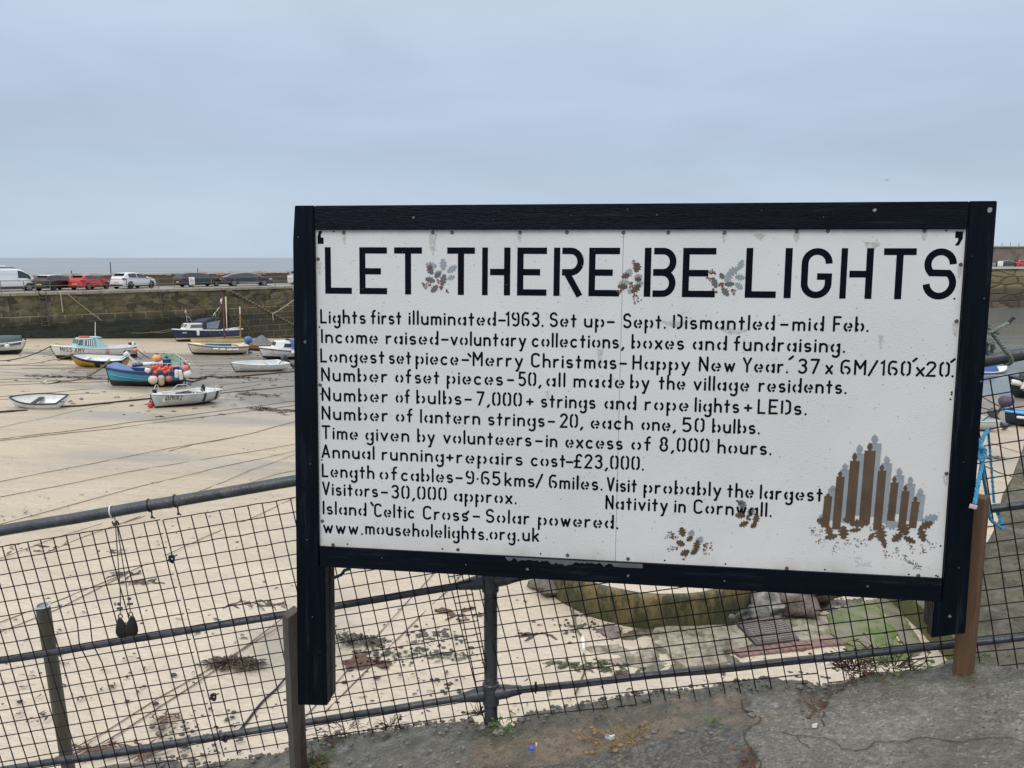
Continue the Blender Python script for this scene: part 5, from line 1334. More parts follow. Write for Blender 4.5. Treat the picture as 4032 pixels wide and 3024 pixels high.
# small pebbles: nobody could count them
PEB = pm('pebble', (.050, .047, .044), .5, .7, 2.5, .2, 30, stain=(.16, .13, .10), stain_amt=.45, stain_scale=2.3)
rnd = random.Random(11)
mb = MB()
CL = [(7, 1150, 560, .35, 70), (7, 1020, 640, .5, 80), (7, 740, 690, .45, 60), (7, 460, 560, .45, 40), (7, 1200, 920, .3, 22), (7, 700, 600, .8, 14), (7, 620, 800, .4, 22), (8, 480, 590, .45, 90), (8, 420, 500, .45, 40), (8, 700, 560, .4, 40), (8, 800, 600, .35, 20), (6, 1300, 880, .4, 40), (6, 1400, 820, .5, 24), (6, 1700, 760, .45, 20), (6, 1450, 970, .3, 30), (9, 700, 350, .7, 90), (9, 560, 330, .6, 60), (8, 1250, 340, 2.4, 0), (7, 900, 980, 1.2, 16), (7, 1650, 600, 1.2, 16), (6, 700, 500, 2.2, 30), (5, 1200, 1000, 3, 40), (8, 2150, 930, .35, 40)]
for k, x, y, rr_, n in CL:
    c0_ = Z_(k, x, y)
    for i in range(n):
        a = rnd.uniform(0, 2 * PI); q = rr_ * math.sqrt(rnd.random()) * rnd.uniform(.4, 1.2)
        px_, py_ = c0_.x + q * math.cos(a) * 1.5, c0_.y + q * math.sin(a)
        r = rnd.choice([.010, .012, .016, .02, .03, .038]) * rnd.uniform(.5, 1.0)
        mb.ball((px_, py_, sand_z(px_, py_) + r * .25), (r * rnd.uniform(1, 1.7), r, r * .6), 7, jit=.3, sd=i)
tag(mb.build("pebbles", PEB), "dark pebbles strewn over the near sand", "pebbles", kind="stuff")

# seaweed
KELP = pm('kelp', (.055, .036, .018), .4, .5, 6, .2, 40, stain=(.02, .018, .012), stain_amt=.5)
KELPG = pm('green_weed', (.045, .060, .016), .5, .5, 8)
KELPR = pm('red_brown_kelp', (.085, .040, .018), .35, .5, 6, .2, 40, stain=(.05, .028, .015), stain_amt=.4)
def strand(mb, p, l, wd, a, rnd, lift=.03):
    pts = []; q = Vector(p); hgt = rnd.uniform(.3, 1) * lift
    n = 6
    for i in range(n):
        pts.append(q + Vector((0, 0, hgt * math.sin(PI * (i + .3) / n) + .004)))
        a += rnd.uniform(-.7, .7); q = q + Vector((math.cos(a), math.sin(a), 0)) * (l / n); q.z = sand_z(q.x, q.y)
    vs = []; fs = []
    for i, t in enumerate(pts):
        dd = (pts[min(i + 1, n - 1)] - pts[max(0, i - 1)]); dd.z = 0; dd.normalize(); sd_ = Vector((-dd.y, dd.x, rnd.uniform(-.5, .5))) * wd * (.35 + math.sin(PI * (i + .5) / n)) * .5
        vs += [t - sd_, t + sd_]
    for i in range(n - 1): fs.append((2 * i, 2 * i + 1, 2 * i + 3, 2 * i + 2))
    mb.add(vs, fs)
def weed(k, x, y, rx, ry, n, mat, label, l=.22, wd=.03, lift=.08, sd=0):
    rnd = random.Random(100 + sd); c = Z_(k, x, y); mb = MB()
    for i in range(n):
        a = rnd.uniform(0, 2 * PI); q = math.sqrt(rnd.random()); p = (c.x + rx * q * math.cos(a), c.y + ry * q * math.sin(a))
        strand(mb, (p[0], p[1], sand_z(*p)), l * rnd.uniform(.5, 1.3), wd * rnd.uniform(.5, 1.3), rnd.choice([0, PI]) + rnd.uniform(-.8, .8), rnd, lift * (1 - q * .7))
    o = mb.build("seaweed_clump", mat); 
    if label: tag(o, label, "seaweed")
    return o
weed(6, 1710, 352, .40, .15, 330, KELP, "big oval heap of dark brown seaweed on the sand left of the board", .16, .018, .12, 1)
weed(7, 575, 605, .32, .18, 70, KELP, "dark seaweed tuft on the pebbles below the left leg of the board", .2, .028, .15, 2)
weed(7, 1270, 395, .14, .10, 7, KELPR, "glossy amber kelp blade right of the railing post collar, on bare sand", .38, .07, .08, 3)
weed(7, 1390, 430, .22, .08, 10, KELP, "brown kelp strip trailing towards the railing post", .34, .06, .03, 13)
weed(7, 600, 760, .25, .18, 20, KELPR, "amber and brown kelp pieces by the mooring lines below the left leg", .28, .07, .07, 4)
weed(7, 1850, 545, .10, .05, 6, KELP, "single black kelp strap on the sand right of the railing post", .35, .06, .03, 5)
weed(8, 1370, 865, .22, .10, 26, KELPR, "rusty red kelp heaped on the lower edge of the broken slab", .25, .06, .08, 6)
weed(8, 1800, 820, .2, .08, 16, KELPR, "russet kelp strands below the brick edging", .25, .05, .05, 7)
weed(8, 710, 925, .09, .07, 14, KELPR, "small dark red kelp scrap on sand below the worn slab", .14, .04, .05, 8)
weed(8, 500, 850, .75, .16, 90, KELPG, "green weed matted along the lower edge of the worn slab", .16, .03, .05, 9)
weed(7, 1120, 705, .75, .12, 70, KELPG, "thin band of green weed left of the railing post", .16, .02, .03, 10)
weed(5, 910, 945, .22, .10, 18, KELP, "black seaweed wisp beneath the hanging cords", .22, .03, .05, 11)
weed(5, 1025, 1005, .24, .16, 20, KELP, "black seaweed wisp right of the hanging cords", .22, .03, .05, 12)
weed(5, 800, 790, .30, .10, 22, KELP, "dark seaweed scrap left of the hanging cords, near the top rail", .22, .03, .05, 14)
weed(5, 1850, 1165, .50, .09, 30, KELP, "long flat dark seaweed drift left of the dark timber post", .26, .03, .06, 15)
weed(6, 860, 980, .45, .06, 44, KELPR, "red brown kelp strap lying along the foot of the railing at the left", .3, .03, .05, 16)
weed(6, 1215, 755, .18, .12, 26, KELPR, "small red brown tuft on sand below the middle rail", .16, .02, .05, 17)
weed(4, 1600, 1175, .55, .30, 40, KELP, "dark kelp bunch left of the board, out by the white dinghies", .4, .06, .12, 18)
weed(4, 1720, 1195, .5, .2, 20, KELP, "kelp strands right of the dark kelp bunch by the white dinghies", .5, .06, .08, 19)
weed(4, 1890, 1205, .8, .25, 34, KELPR, "reddish kelp trail just left of the board", .6, .06, .08, 20)
weed(4, 1560, 975, 1.0, .2, 20, KELP, "black driftweed line on wet sand right of the white dinghy with the bow rail", .7, .08, .08, 21)
weed(3, 950, 735, 2.6, .4, 60, KELP, "scattered dark weed line between the blue boat and the black trimmed dinghy", .5, .12, .08, 22)
weed(4, 1350, 745, 2.2, .5, 50, KELP, "weed gathered along the mooring chains right of the blue boat", .6, .10, .10, 23)
weed(5, 180, 740, .9, .35, 40, KELP, "loose brown weed scraps on the sand behind the left end of the railing", .25, .03, .04, 24)
weed(10, 330, 1150, .9, .3, 30, KELPR, "brown weed on the mud behind the small blue boat", .5, .08, .08, 25)
# thin scatter of weed scraps all over the near sand
rnd = random.Random(77); mb = MB()
for i in range(1500):
    yv = 8.5 + 26 * rnd.random() ** 1.6; xv = rnd.uniform(-.72, .62) * yv
    if fbm(xv * .5, yv * .5, 9, 3) < -.05: continue
    strand(mb, (xv, yv, sand_z(xv, yv)), rnd.uniform(.04, .16), rnd.uniform(.008, .028), rnd.choice([0, PI]) + rnd.uniform(-.9, .9), rnd, .015)
for i in range(420):
    yv = rnd.uniform(30, 62); xv = rnd.uniform(-.66, .0) * yv
    strand(mb, (xv, yv, sand_z(xv, yv)), rnd.uniform(.15, .5), rnd.uniform(.04, .12), rnd.choice([0, PI]) + rnd.uniform(-.6, .6), rnd, .04)
tag(mb.build("seaweed_litter", KELP), "thin scraps of weed scattered across the sand", "seaweed", kind="stuff")

# hose with a white end
hz = thing("cable_end", "thin weed-covered cable with a white plugged end crossing the sand left of the worn slab", "cable", Z_(8, 395, 640))
o_ = Z_(8, 395, 640)
mb = MB(); mb.tube([Z_(8, *q, .02) - o_ for q in [(285, 250), (300, 340), (325, 480), (345, 570), (385, 630)]], .018, 6); mb.tube([Z_(8, *q, .02) - o_ for q in [(398, 760), (415, 830), (400, 920), (370, 990), (330, 1080)]], .014, 6); mb.build("cable", pm('mossy_cable', (.11, .105, .055), .7, .3, 20), hz)
mb = MB(); a, b = Z_(8, 392, 636, .03) - o_, Z_(8, 400, 735, .03) - o_; mb.tube([a, a.lerp(b, .05), a.lerp(b, .5), a.lerp(b, .55), b], [.03, .036, .036, .026, .022], 10); mb.build("plug", M['white_plastic'], hz)

# steel pole standing on the sand at the left
PIPE = pm('lichened_pipe', (.075, .072, .055), .65, .35, 4, .5, 40, stain=(.035, .032, .022), stain_amt=.5, stain_scale=3, stretch=(1, 1, .3))
b0 = at(168, 2384, 6.0); b1 = at(272, 3040, 6.0 + .25); d = (b1 - b0); 
pb = b0 + d * ((-5.55 - b0.z) / d.z)
pt = thing("mooring_pole", "hollow steel pole standing on the sand behind the railing at the left", "pole", pb)
mb = MB(); ax = (b0 - pb); q = ax.to_track_quat('Z', 'Y').to_matrix(); Lp_ = ax.length
mb.lathe([(.054, -.3), (.054, Lp_), (.046, Lp_), (.046, Lp_ - .5)], 18, (0, 0, 0), q); mb.build("pipe", PIPE, pt)
mb = MB(); mb.lathe([(.0555, Lp_ - .012), (.0555, Lp_ + .002), (.0455, Lp_ + .002), (.0455, Lp_ - .012)], 18, (0, 0, 0), q); mb.build("rim", pm('pale_rim', (.40, .42, .43), .45, .2, 30, metal=.3), pt)

# weeds and litter along the path edge
GRS = pm('dry_grass', (.22, .15, .07), .8, .4, 10); GRG = pm('green_leaf', (.07, .12, .03), .6, .4, 10); TWIG = pm('dead_twig', (.07, .045, .03), .8, .4, 10); WEEDR = pm('rusty_weed', (.10, .045, .024), .7, .5, 8)
def gp(px, py, dz=.0):
    p = on(px, py, lambda x, y: ground_z(x, y) + .012); return Vector((p.x, p.y, p.z + dz))
def tuft(name, label, cat, px, py, n, l, mats, spread=.05, up_=.5, sd=0):
    rnd = random.Random(500 + sd); c = gp(px, py); root = thing(name, label, cat, c)
    for mi, mt in enumerate(mats):
        mb = MB()
        for i in range(n):
            a = rnd.uniform(0, 2 * PI); q = Vector((math.cos(a), math.sin(a), 0)) * rnd.uniform(0, spread); d = Vector((math.cos(a + rnd.uniform(-1, 1)), math.sin(a + rnd.uniform(-1, 1)), rnd.uniform(.1, 1) * up_ * 2)).normalized()
            ll = l * rnd.uniform(.4, 1.2); pts = [q, q + d * ll * .5 + Vector((0, 0, .004)), q + d * ll + Vector((rnd.uniform(-.3, .3) * ll, rnd.uniform(-.3, .3) * ll, -.25 * ll))]
            mb.tube(pts, [.0018, .0014, .0006], 4)
            if i % 3 == 0:
                e = pts[2]; s_ = rnd.uniform(.006, .013); mb.ball(e, (s_, s_ * .8, s_ * .35), 6, jit=.3, sd=i)
        mb.build(["stems", "leaves"][mi], mt, root)
    return root
tuft("weed_tuft", "dry brown weeds hanging off the path edge right of the dark timber post", "weed", *zz(7, 480, 1235), 60, .10, [TWIG], .13, .25, 1)
tuft("weed_tuft", "withered sprig caught on the mesh beside the railing post", "weed", *zz(7, 1455, 1130), 24, .11, [TWIG], .02, .8, 2)
tuft("weed_tuft", "blackened tuft at the path edge halfway between the dark post and the railing post", "weed", *zz(7, 810, 1215), 34, .09, [TWIG], .04, .5, 3)
tuft("weed_tuft", "rusty red weeds growing at the wall edge left of the brown post", "weed", *zz(9, 720, 880), 60, .10, [WEEDR, TWIG], .07, .6, 4)
tuft("weed_tuft", "straggling red and green weeds along the edge beneath the right leg of the board", "weed", *zz(9, 1060, 850), 80, .10, [WEEDR, GRG], .14, .5, 5)
tuft("weed_tuft", "clump of straw coloured grass on the dirt in the foreground", "weed", *zz(8, 780, 1430), 90, .07, [GRS], .11, .18, 6)
tuft("weed_tuft", "straw wisp left of the white scrap on the dirt", "weed", *zz(8, 480, 1430), 30, .05, [GRS], .05, .2, 7)
tuft("weed_tuft", "tiny bright green seedling on the dirt", "weed", *zz(8, 1455, 1290), 12, .028, [GRG], .02, .4, 8)
tuft("weed_tuft", "orange dead leaves in the crack at the bottom of the path", "weed", *zz(8, 1730, 1610), 50, .04, [WEEDR], .06, .15, 9)
tuft("weed_tuft", "dark moss and roots at the foot of the dark timber post", "weed", *zz(7, 240, 1505), 70, .07, [TWIG, GRG], .06, .4, 10)
tuft("weed_tuft", "brown leaf litter in the corner of the two concrete slabs", "weed", *zz(9, 440, 1190), 46, .045, [WEEDR], .05, .15, 11)
tuft("weed_tuft", "green shoots on the dirt at the foot of the railing post", "weed", *zz(7, 1620, 1215), 40, .035, [GRG], .05, .4, 12)
tuft("weed_tuft", "green plant growing from the rock wall beside the brown post", "weed", *zz(9, 1750, 770), 10, .03, [GRG], .02, .4, 13)
def scrap(name, label, cat, px, py, sz, mat, sd):
    rnd = random.Random(sd); c = gp(px, py, .006); n = 7; mb = MB()
    bm_p = [(sz * (1.3 if i % 2 else .8) * math.cos(2 * PI * i / n) * rnd.uniform(.7, 1.2), sz * .6 * math.sin(2 * PI * i / n) * rnd.uniform(.7, 1.2)) for i in range(n)]
    vs = [(0, 0, .010)] + [(x, y, rnd.uniform(0, .012)) for x, y in bm_p] + [(x * .97, y * .97, -.006) for x, y in bm_p]
    fs = [(0, 1 + i, 1 + (i + 1) % n) for i in range(n)] + [(1 + i, 1 + (i + 1) % n, 1 + n + (i + 1) % n, 1 + n + i) for i in range(n)]
    mb.add(vs, fs); o = mb.build(name, mat, loc=tuple(c), smooth=False); tag(o, label, cat); return o
scrap("litter_scrap", "crumpled white plastic scrap on the dirt in the foreground", "litter", *zz(8, 615, 1425), .020, pm('white_scrap', (.66, .68, .72), .3, .2, 60), 1)
scrap("litter_scrap", "small bright blue plastic piece on the dirt", "litter", *zz(7, 1832, 1390), .012, pm('blue_scrap', (.05, .10, .50), .4, .2, 60), 2)
scrap("litter_scrap", "tiny white speck of litter beside the blue plastic piece", "litter", *zz(7, 1866, 1358), .005, M['white_plastic'], 3)
scrap("pale_stone", "white chip of stone in the path, the larger of two", "stone", *zz(9, 112, 1185), .020, STONE['pale'], 4)
scrap("pale_stone", "small white stone lying near the crack in the path", "stone", *zz(9, 418, 1335), .012, M['white_plastic'], 5)
# gravel and crumbs along the path edge
rnd = random.Random(9); mb = MB()
for i in range(900):
    x = rnd.uniform(-1.9, 2.3); y = edge_y(x) - abs(rnd.gauss(0, .10)) - .01
    if rnd.random() < .35: y = edge_y(x) - rnd.uniform(.1, .75)
    r = rnd.choice([.003, .004, .006, .009]) * rnd.uniform(.7, 1.4)
    mb.ball((x, y, ground_z(x, y) - .05 * max(0, 1 - (edge_y(x) - y) / .1) ** 2 + r * .5 + .006), (r * rnd.uniform(1, 1.6), r, r * .7), 6, jit=.35, sd=i)
tag(mb.build("gravel", pm('gravel_chips', (.15, .145, .13), .7, .6, 1.5)), "grit and stone crumbs along the broken path edge", "gravel", kind="stuff")

# ------------------------------------------------------------------ mooring lines
LINE = pm('mooring_line', (.15, .122, .085), .8, .3, 20); TARRY = pm('weedy_chain', (.035, .03, .025), .8, .5, 8, .6, 30); OLIVE = pm('olive_rope', (.17, .145, .075), .8, .3, 12, .4, 40); BLUEG = pm('faded_green_line', (.20, .25, .23), .8, .2, 20)
LG = "mooring lines lying across the sand"
def ground_line(pts, r, label, mat=LINE, lift=.01, group=LG, name="mooring_line"):
    P = [G_(*q) for q in pts]; out = []
    for a, b in zip(P, P[1:]):
        m = max(2, int((b - a).length / 1.2))
        for i in range(m):
            q = a.lerp(b, i / m); z = sand_z(q.x, q.y) + lift + r * .6
            near = max(0.0, 1 - max(0, q.y - 24) / 20); z += near * .05 * fbm(q.x * .5, q.y * .9, 0, 3) + .06 * fbm(q.x * .1, q.y * .2, 7, 2)
            out.append((q.x + .04 * fbm(q.x * .7, q.y * .7, 3, 2), q.y + .05 * fbm(q.x * .7, q.y * .7, 8, 2), z))
    q = P[-1]; out.append((q.x, q.y, sand_z(q.x, q.y) + lift + r * .6))
    mb = MB(); mb.tube(out, r * (.62 if mat is not TARRY else .8), 5); return tag(mb.build(name, mat), label, "rope", group)
def zl(k, pts): return [zz(k, *q) for q in pts]
ground_line(zl(5, [(-60, 280), (700, 135), (1430, 0), (1700, -50)]), .014, "brown line crossing the open sand, uppermost of those reaching above the top rail")
ground_line(zl(5, [(-60, 398), (930, 205), (2145, 0)]), .014, "long brown line from the left edge to the board, second above the rail")
ground_line(zl(5, [(-60, 588), (660, 400), (1300, 240), (2145, 50)]), .014, "brown line meeting the board just above the top rail, third of the sand lines")
ground_line(zl(5, [(300, 800), (1400, 360), (2150, 70)]), .013, "thin line slanting up steeply behind the top rail to the board")
ground_line(zl(5, [(900, 560), (1810, 280), (2150, 190)]), .013, "line nearest the top rail where the rail meets the board")
ground_line(zl(5, [(-40, 845), (740, 580)]), .012, "line running just under the left end of the top rail")
ground_line(zl(5, [(-60, 1325), (900, 950), (1500, 680), (2140, 390)]), .013, "line passing behind the hanging blocks up to the board")
ground_line(zl(5, [(-60, 1395), (420, 1200), (900, 955)]), .012, "line passing behind the top of the steel pole")
ground_line(zl(6, [(300, 1100), (1130, 600), (1500, 395), (2060, 70)]), .012, "upper of two parallel lines rising from the foot of the pole to the dark post")
ground_line(zl(6, [(500, 1060), (1180, 640), (1550, 400), (2060, 20)]), .014, "lower of two parallel lines rising from the foot of the pole to the dark post")
ground_line(zl(7, [(190, 1140), (560, 730), (920, 340), (1130, 100)]), .012, "left of two lines running down the sand between the left leg and the post")
ground_line(zl(7, [(330, 1110), (760, 680), (1210, 240), (1330, 110)]), .014, "right of two lines running down the sand between the left leg and the post")
ground_line(zl(6, [(1690, 870), (1800, 760), (1930, 600), (2080, 455)]), .02, "dark chain half buried in the sand left of the dark timber post", TARRY, name="mooring_chain")
ground_line(zl(3, [(-60, 1465), (1000, 1225), (1500, 1120), (2110, 975)]), .012, "pale green line running from the white boat with bow rails to the left edge", BLUEG)
ground_line(zl(3, [(-60, 1635), (900, 1510), (2212, 1335)]) + zl(4, [(2080, 1070)]), .020, "upper of a pair of dark lines below the black trimmed dinghy")
ground_line(zl(3, [(-60, 1658), (900, 1545), (2212, 1385)]) + zl(4, [(2080, 1130)]), .020, "lower of a pair of dark lines below the black trimmed dinghy")
ground_line(zl(4, [(300, 1780), (780, 1659), (1500, 1520), (2080, 1360)]), .018, "dark line sloping to the board below the kelp trail")
ground_line(zl(3, [(-60, 1232), (390, 1212)]), .05, "black weedy chain under the bow of the black trimmed dinghy", TARRY, name="mooring_chain")
ground_line(zl(3, [(825, 1165), (1400, 1115), (1750, 1070), (2130, 1040)]), .05, "thick black weed-hung chain between the dinghy and the boat with bow rails", TARRY, name="mooring_chain")
ground_line(zl(3, [(-60, 777), (700, 748), (1520, 705)]), .022, "upper line on the sand left of the blue boat")
ground_line(zl(3, [(-60, 818), (750, 795), (1520, 765)]), .022, "second line on the sand left of the blue boat")
ground_line(zl(3, [(-60, 862), (700, 835), (1535, 800)]), .022, "third line on the sand left of the blue boat")
ground_line(zl(3, [(-60, 1026), (700, 960), (1430, 898)]), .02, "line between the gull and the black trimmed dinghy")
ground_line(zl(3, [(-60, 1064), (700, 1000), (1400, 960)]), .016, "faint line just above the black trimmed dinghy")
ground_line(zl(3, [(-60, 576), (700, 567), (1530, 560)]), .022, "line on the sand behind the bow of the blue boat")
ground_line(zl(3, [(300, 612), (900, 608), (1500, 600)]), .02, "short line on the sand left of the lettered yellow boat")
ground_line(zl(4, [(930, 966), (1500, 915), (2060, 860)]), .025, "line from the stern of the boat with bow rails to the board", TARRY)
ground_line(zl(4, [(940, 945), (1250, 890), (1600, 830)]), .016, "thin upper line from the stern of the boat with bow rails")
ground_line(zl(4, [(1000, 835), (1400, 805), (1750, 780)]), .016, "thin line on the mud below the weedy chains")
ground_line(zl(4, [(1100, 742), (1600, 705), (2070, 660)]), .05, "weedy black chain on the mud running to the board", TARRY, name="mooring_chain")
ground_line(zl(4, [(600, 470), (1200, 468), (2070, 440)]), .02, "line on the mud behind the open white dinghy with the outboard")
ground_line(zl(4, [(600, 570), (1200, 560), (2070, 520)]), .02, "line on the mud level with the open white dinghy")
for i in range(7):
    ground_line(zl(4, [(620 + 30 * i, 495 + 33 * i), (1300, 482 + 35 * i), (2070, 455 + 40 * i)]), .012, "fine line lying on the grey mud among the white boats")
ground_line(zl(10, [(330, 540), (600, 680)]), .03, "upper dark line on the mud at the right of the board", TARRY)
ground_line(zl(10, [(330, 650), (520, 700)]), .03, "dark line on the mud left of the small blue boat", TARRY)
ground_line(zl(10, [(400, 1000), (766, 1120)]), .02, "line on the mud below the small blue boat")
ground_line(zl(10, [(380, 1240), (650, 1350)]), .02, "rope lying on bare sand beside the rock wall", TARRY)
def air_line(a, b, r, label, mat=LINE, sag=.3, group=None, name="mooring_rope"):
    a, b = Vector(a), Vector(b); n = 24
    mb = MB(); mb.tube([a.lerp(b, i / n) - Vector((0, 0, sag * 4 * (i / n) * (1 - i / n))) for i in range(n + 1)], r, 6)
    return tag(mb.build(name, mat), label, "rope", group)

# ------------------------------------------------------------------ boats
def paint(name, c, rough=.35, var=.08, stain=None, amt=.35):
    return pm(name, c, rough, var, 2.2, .05, 20, 0, .5, stain or tuple(k * .72 for k in c), amt, 1.6)
WHITE = paint('white_gelcoat', (.70, .71, .70), .3, .06, (.52, .51, .47)); CREAM = paint('cream_paint', (.66, .61, .48), .35, .08, (.48, .43, .32))
ANTI = paint('black_antifouling', (.018, .021, .022), .6, .3, (.045, .045, .038), .5); BROWNB = paint('weedy_bottom', (.030, .026, .020), .65, .4, (.05, .042, .028), .5)
MINT = paint('mint_paint', (.36, .57, .555), .35, .06); NAVY = paint('navy_paint', (.012, .030, .095), .3, .2, (.02, .035, .07)); TEAL = paint('turquoise_paint', (.055, .27, .39), .4, .12, (.07, .25, .33), .4)
ROYAL = paint('royal_blue_paint', (.026, .065, .19), .4, .12); CANOPY = paint('blue_foredeck', (.095, .165, .36), .5, .12, (.075, .13, .27)); YELL = paint('yellow_paint', (.55, .30, .022), .4, .12, (.38, .22, .04), .35)
BLACKP = paint('black_boat_paint', (.012, .012, .014), .35, .2, (.03, .03, .03)); MARO = paint('maroon_paint', (.075, .012, .018), .5, .2); GREYW = paint('grey_white_paint', (.50, .53, .52), .4, .08, (.36, .39, .38), .4)
BUFF = paint('worn_cream_hull', (.60, .47, .23), .5, .12, (.66, .60, .46), .5); SKYB = paint('light_blue_paint', (.10, .36, .68), .4, .1); DKB = paint('dark_blue_hull', (.010, .022, .045), .35, .2); DKGR = paint('dark_green_hull', (.018, .03, .028), .4, .2)
BLUEIN = paint('blue_inner_paint', (.03, .17, .33), .5, .15); LIGHTB = paint('pale_blue_seat', (.38, .62, .72), .5, .08); TARP_B = pm('blue_cover', (.028, .085, .27), .6, .2, 3, .6, 8); TARP_G = pm('grey_tarpaulin', (.105, .115, .125), .55, .25, 3, .8, 7); TARP_D = pm('dark_canvas', (.022, .028, .042), .7, .3, 3, .5, 9); TARP_T = pm('grey_green_cover', (.055, .085, .095), .7, .2, 3, .6, 7)
WINDOW = pm('cabin_window', (.10, .115, .13), .08, .2, 2, spec=.8); CLEARV = pm('clear_vinyl', (.23, .27, .33), .2, .2, 2, spec=.7); VARN = pm('varnished_spar', (.30, .17, .06), .4, .25, 3, .2, 30, stretch=(8, 8, 1)); REDSP = pm('maroon_spar', (.125, .035, .04), .5, .25, 3); STEEL = pm('stainless_rail', (.52, .53, .52), .25, .1, 10, metal=.7)
ORANGE = paint('orange_float', (.74, .085, .028), .4, .08, (.60, .12, .07)); PINKO = paint('faded_pink_buoy', (.66, .21, .17), .5, .08, (.52, .20, .16), .5); PALEP = paint('pale_pink_buoy', (.68, .52, .43), .5, .06, (.60, .40, .32), .4); DULLR = paint('dull_red_buoy', (.42, .13, .10), .55, .1, (.33, .14, .11), .5); FENW = paint('white_fender', (.68, .68, .64), .5, .06, (.50, .47, .40), .35); BUFFF = paint('buff_fender', (.50, .39, .27), .6, .08, (.40, .24, .17), .5)
GREYM = paint('grey_motor', (.045, .05, .055), .35, .15); PEACH = paint('peach_buoy', (.72, .36, .16), .5, .08)
TEALR = pm('green_net_rope', (.07, .33, .25), .8, .3, 20)

class Boat:
    """hull in its own frame: x forward, y to port, z up, keel on z = 0"""
    def __init__(s, name, label, cat, bow, stern, kL=1.12, B=1.8, D=.9, heel=0.0, ws=.75, sb=.28, ss=.06, rake=.35, zwl=.28, pw=2.3, shift=0.0, group=None, srake=.10, afull=.8, sink=.03):
        b, a = Vector(bow), Vector(stern)
        f = (b - a); s.L = f.length * kL; f.normalize(); yv = Vector((0, 0, 1)).cross(f).normalized(); zv = f.cross(yv)
        R0 = Matrix((f, yv, zv)).transposed(); s.R = R0 @ Matrix.Rotation(-heel, 3, 'X')
        s.B, s.D, s.ws, s.sb, s.ss, s.rake, s.zwl, s.pw, s.srake, s.af = B, D, ws, sb, ss, rake, zwl, pw, srake, afull
        lo = min((s.R @ s.P(t / 12, w / 8, sd)).z - zv.z * 0 - (s.R @ Vector((s.P(t / 12, 0, 1).x, 0, 0))).z for t in range(1, 10) for w in range(9) for sd in (1, -1))
        mid = (b + a) / 2 + f * shift
        s.root = thing(name, label, cat, mid + Vector((0, 0, -lo - sink)), s.R, group)
        s.mid = mid
    def hb(s, t):
        if t < .45: k = s.ws + (1 - s.ws) * math.sin(PI / 2 * t / .45)
        else: k = max(0.0, 1 - ((t - .45) / .55) ** s.pw)
        return s.B / 2 * k + .012
    def zs(s, t): return s.D * (1 + s.sb * max(0, (t - .25) / .75) ** 2 + s.ss * max(0, (.3 - t) / .3) ** 2)
    def P(s, t, w, side=1, out=0.0):
        hb, zs = s.hb(t) + out, s.zs(t)
        q = max(0.0, (t - .35) / .65)
        ey = s.af + .55 * q ** 1.5; ez = 1.75 - .75 * q
        th = w * PI / 2
        y = hb * math.sin(th) ** ey; z = zs * (1 - math.cos(th)) ** (1 / 1.0) if False else zs * (w ** ez)
        x = s.L * (t - .5) - s.rake * (1 - w) ** 1.3 * q ** 3 + s.srake * (1 - w) * max(0, 1 - t / .15)
        z += .18 * s.D * max(0, (t - .9) / .1) ** 2 * (1 - w) + (s.D * .10 * max(0, (.25 - t) / .25) * (1 - w))
        return Vector((x, side * y, z))
    def w_at(s, t, z):
        a, b = 0.0, 1.0
        for _ in range(22):
            m = (a + b) / 2
            if s.P(t, m).z < z: a = m
            else: b = m
        return a
    def band(s, f0, f1, n=8, T=26, out=0.0, t0=0.0, t1=1.0, stem=True, transom=True, side=(1, -1)):
        """strip of the shell between two height functions f(t) -> w"""
        mb = MB()
        for sd in side:
            vs = []; 
            for i in range(T):
                t = t0 + (t1 - t0) * i / (T - 1)
                a, b = f0(t), f1(t)
                for j in range(n + 1): vs.append(s.P(t, a + (b - a) * j / n, sd, out))
            mb.add(vs, [(i * (n + 1) + j, i * (n + 1) + j + 1, (i + 1) * (n + 1) + j + 1, (i + 1) * (n + 1) + j) for i in range(T - 1) for j in range(n)])
        def closing(t):
            a, b = f0(t), f1(t); vs = []
            for j in range(n + 1): vs += [s.P(t, a + (b - a) * j / n, 1, out), s.P(t, a + (b - a) * j / n, -1, out)]
            mb.add(vs, [(2 * j, 2 * j + 1, 2 * j + 3, 2 * j + 2) for j in range(n)])
        if len(side) == 2:
            if stem and t1 > .999: closing(1.0)
            if transom and t0 < .001: closing(0.0)
        return mb
    def add(s, mb, name, mat, parent=None, **k): return mb.build(name, mat, parent or s.root, **k)
    def shell(s, top, bottom, stripe=None, stripe_h=.06, wl=None):
        wl = wl or (lambda t: s.zwl * (1 + .25 * max(0, t - .6)))
        f = lambda t: s.w_at(t, wl(t))
        s.wl = f
        s.add(s.band(lambda t: 0.0, f), "hull_bottom", bottom)
        if stripe:
            g_ = lambda t: s.w_at(t, wl(t) + stripe_h)
            s.add(s.band(f, g_, 2), "waterline_stripe", stripe); s.add(s.band(g_, lambda t: 1.0), "hull", top)
        else: s.add(s.band(f, lambda t: 1.0), "hull", top)
        kmb = MB(); kmb.tube([Vector((s.P(1, 1 - i / 8).x + .012, 0, s.P(1, 1 - i / 8).z)) for i in range(9)], .022, 6); kmb.tube([s.P(t / 14, 0) + Vector((0, 0, -.005)) for t in range(15)], .025, 6)
        s.add(kmb, "keel", bottom)
    def rail(s, mat, r=.03, name="gunwale", w=.985, t1=1.0, transom=True, out=.012):
        mb = MB()
        for sd in (1, -1): mb.tube([s.P(t1 * i / 24, w, sd, out) + Vector((0, 0, r * .4)) for i in range(25)], r, 6)
        if transom: mb.tube([s.P(0, w, 1, out) + Vector((0, 0, r * .4)), s.P(0, w, -1, out) + Vector((0, 0, r * .4))], r, 6)
        return s.add(mb, name, mat)
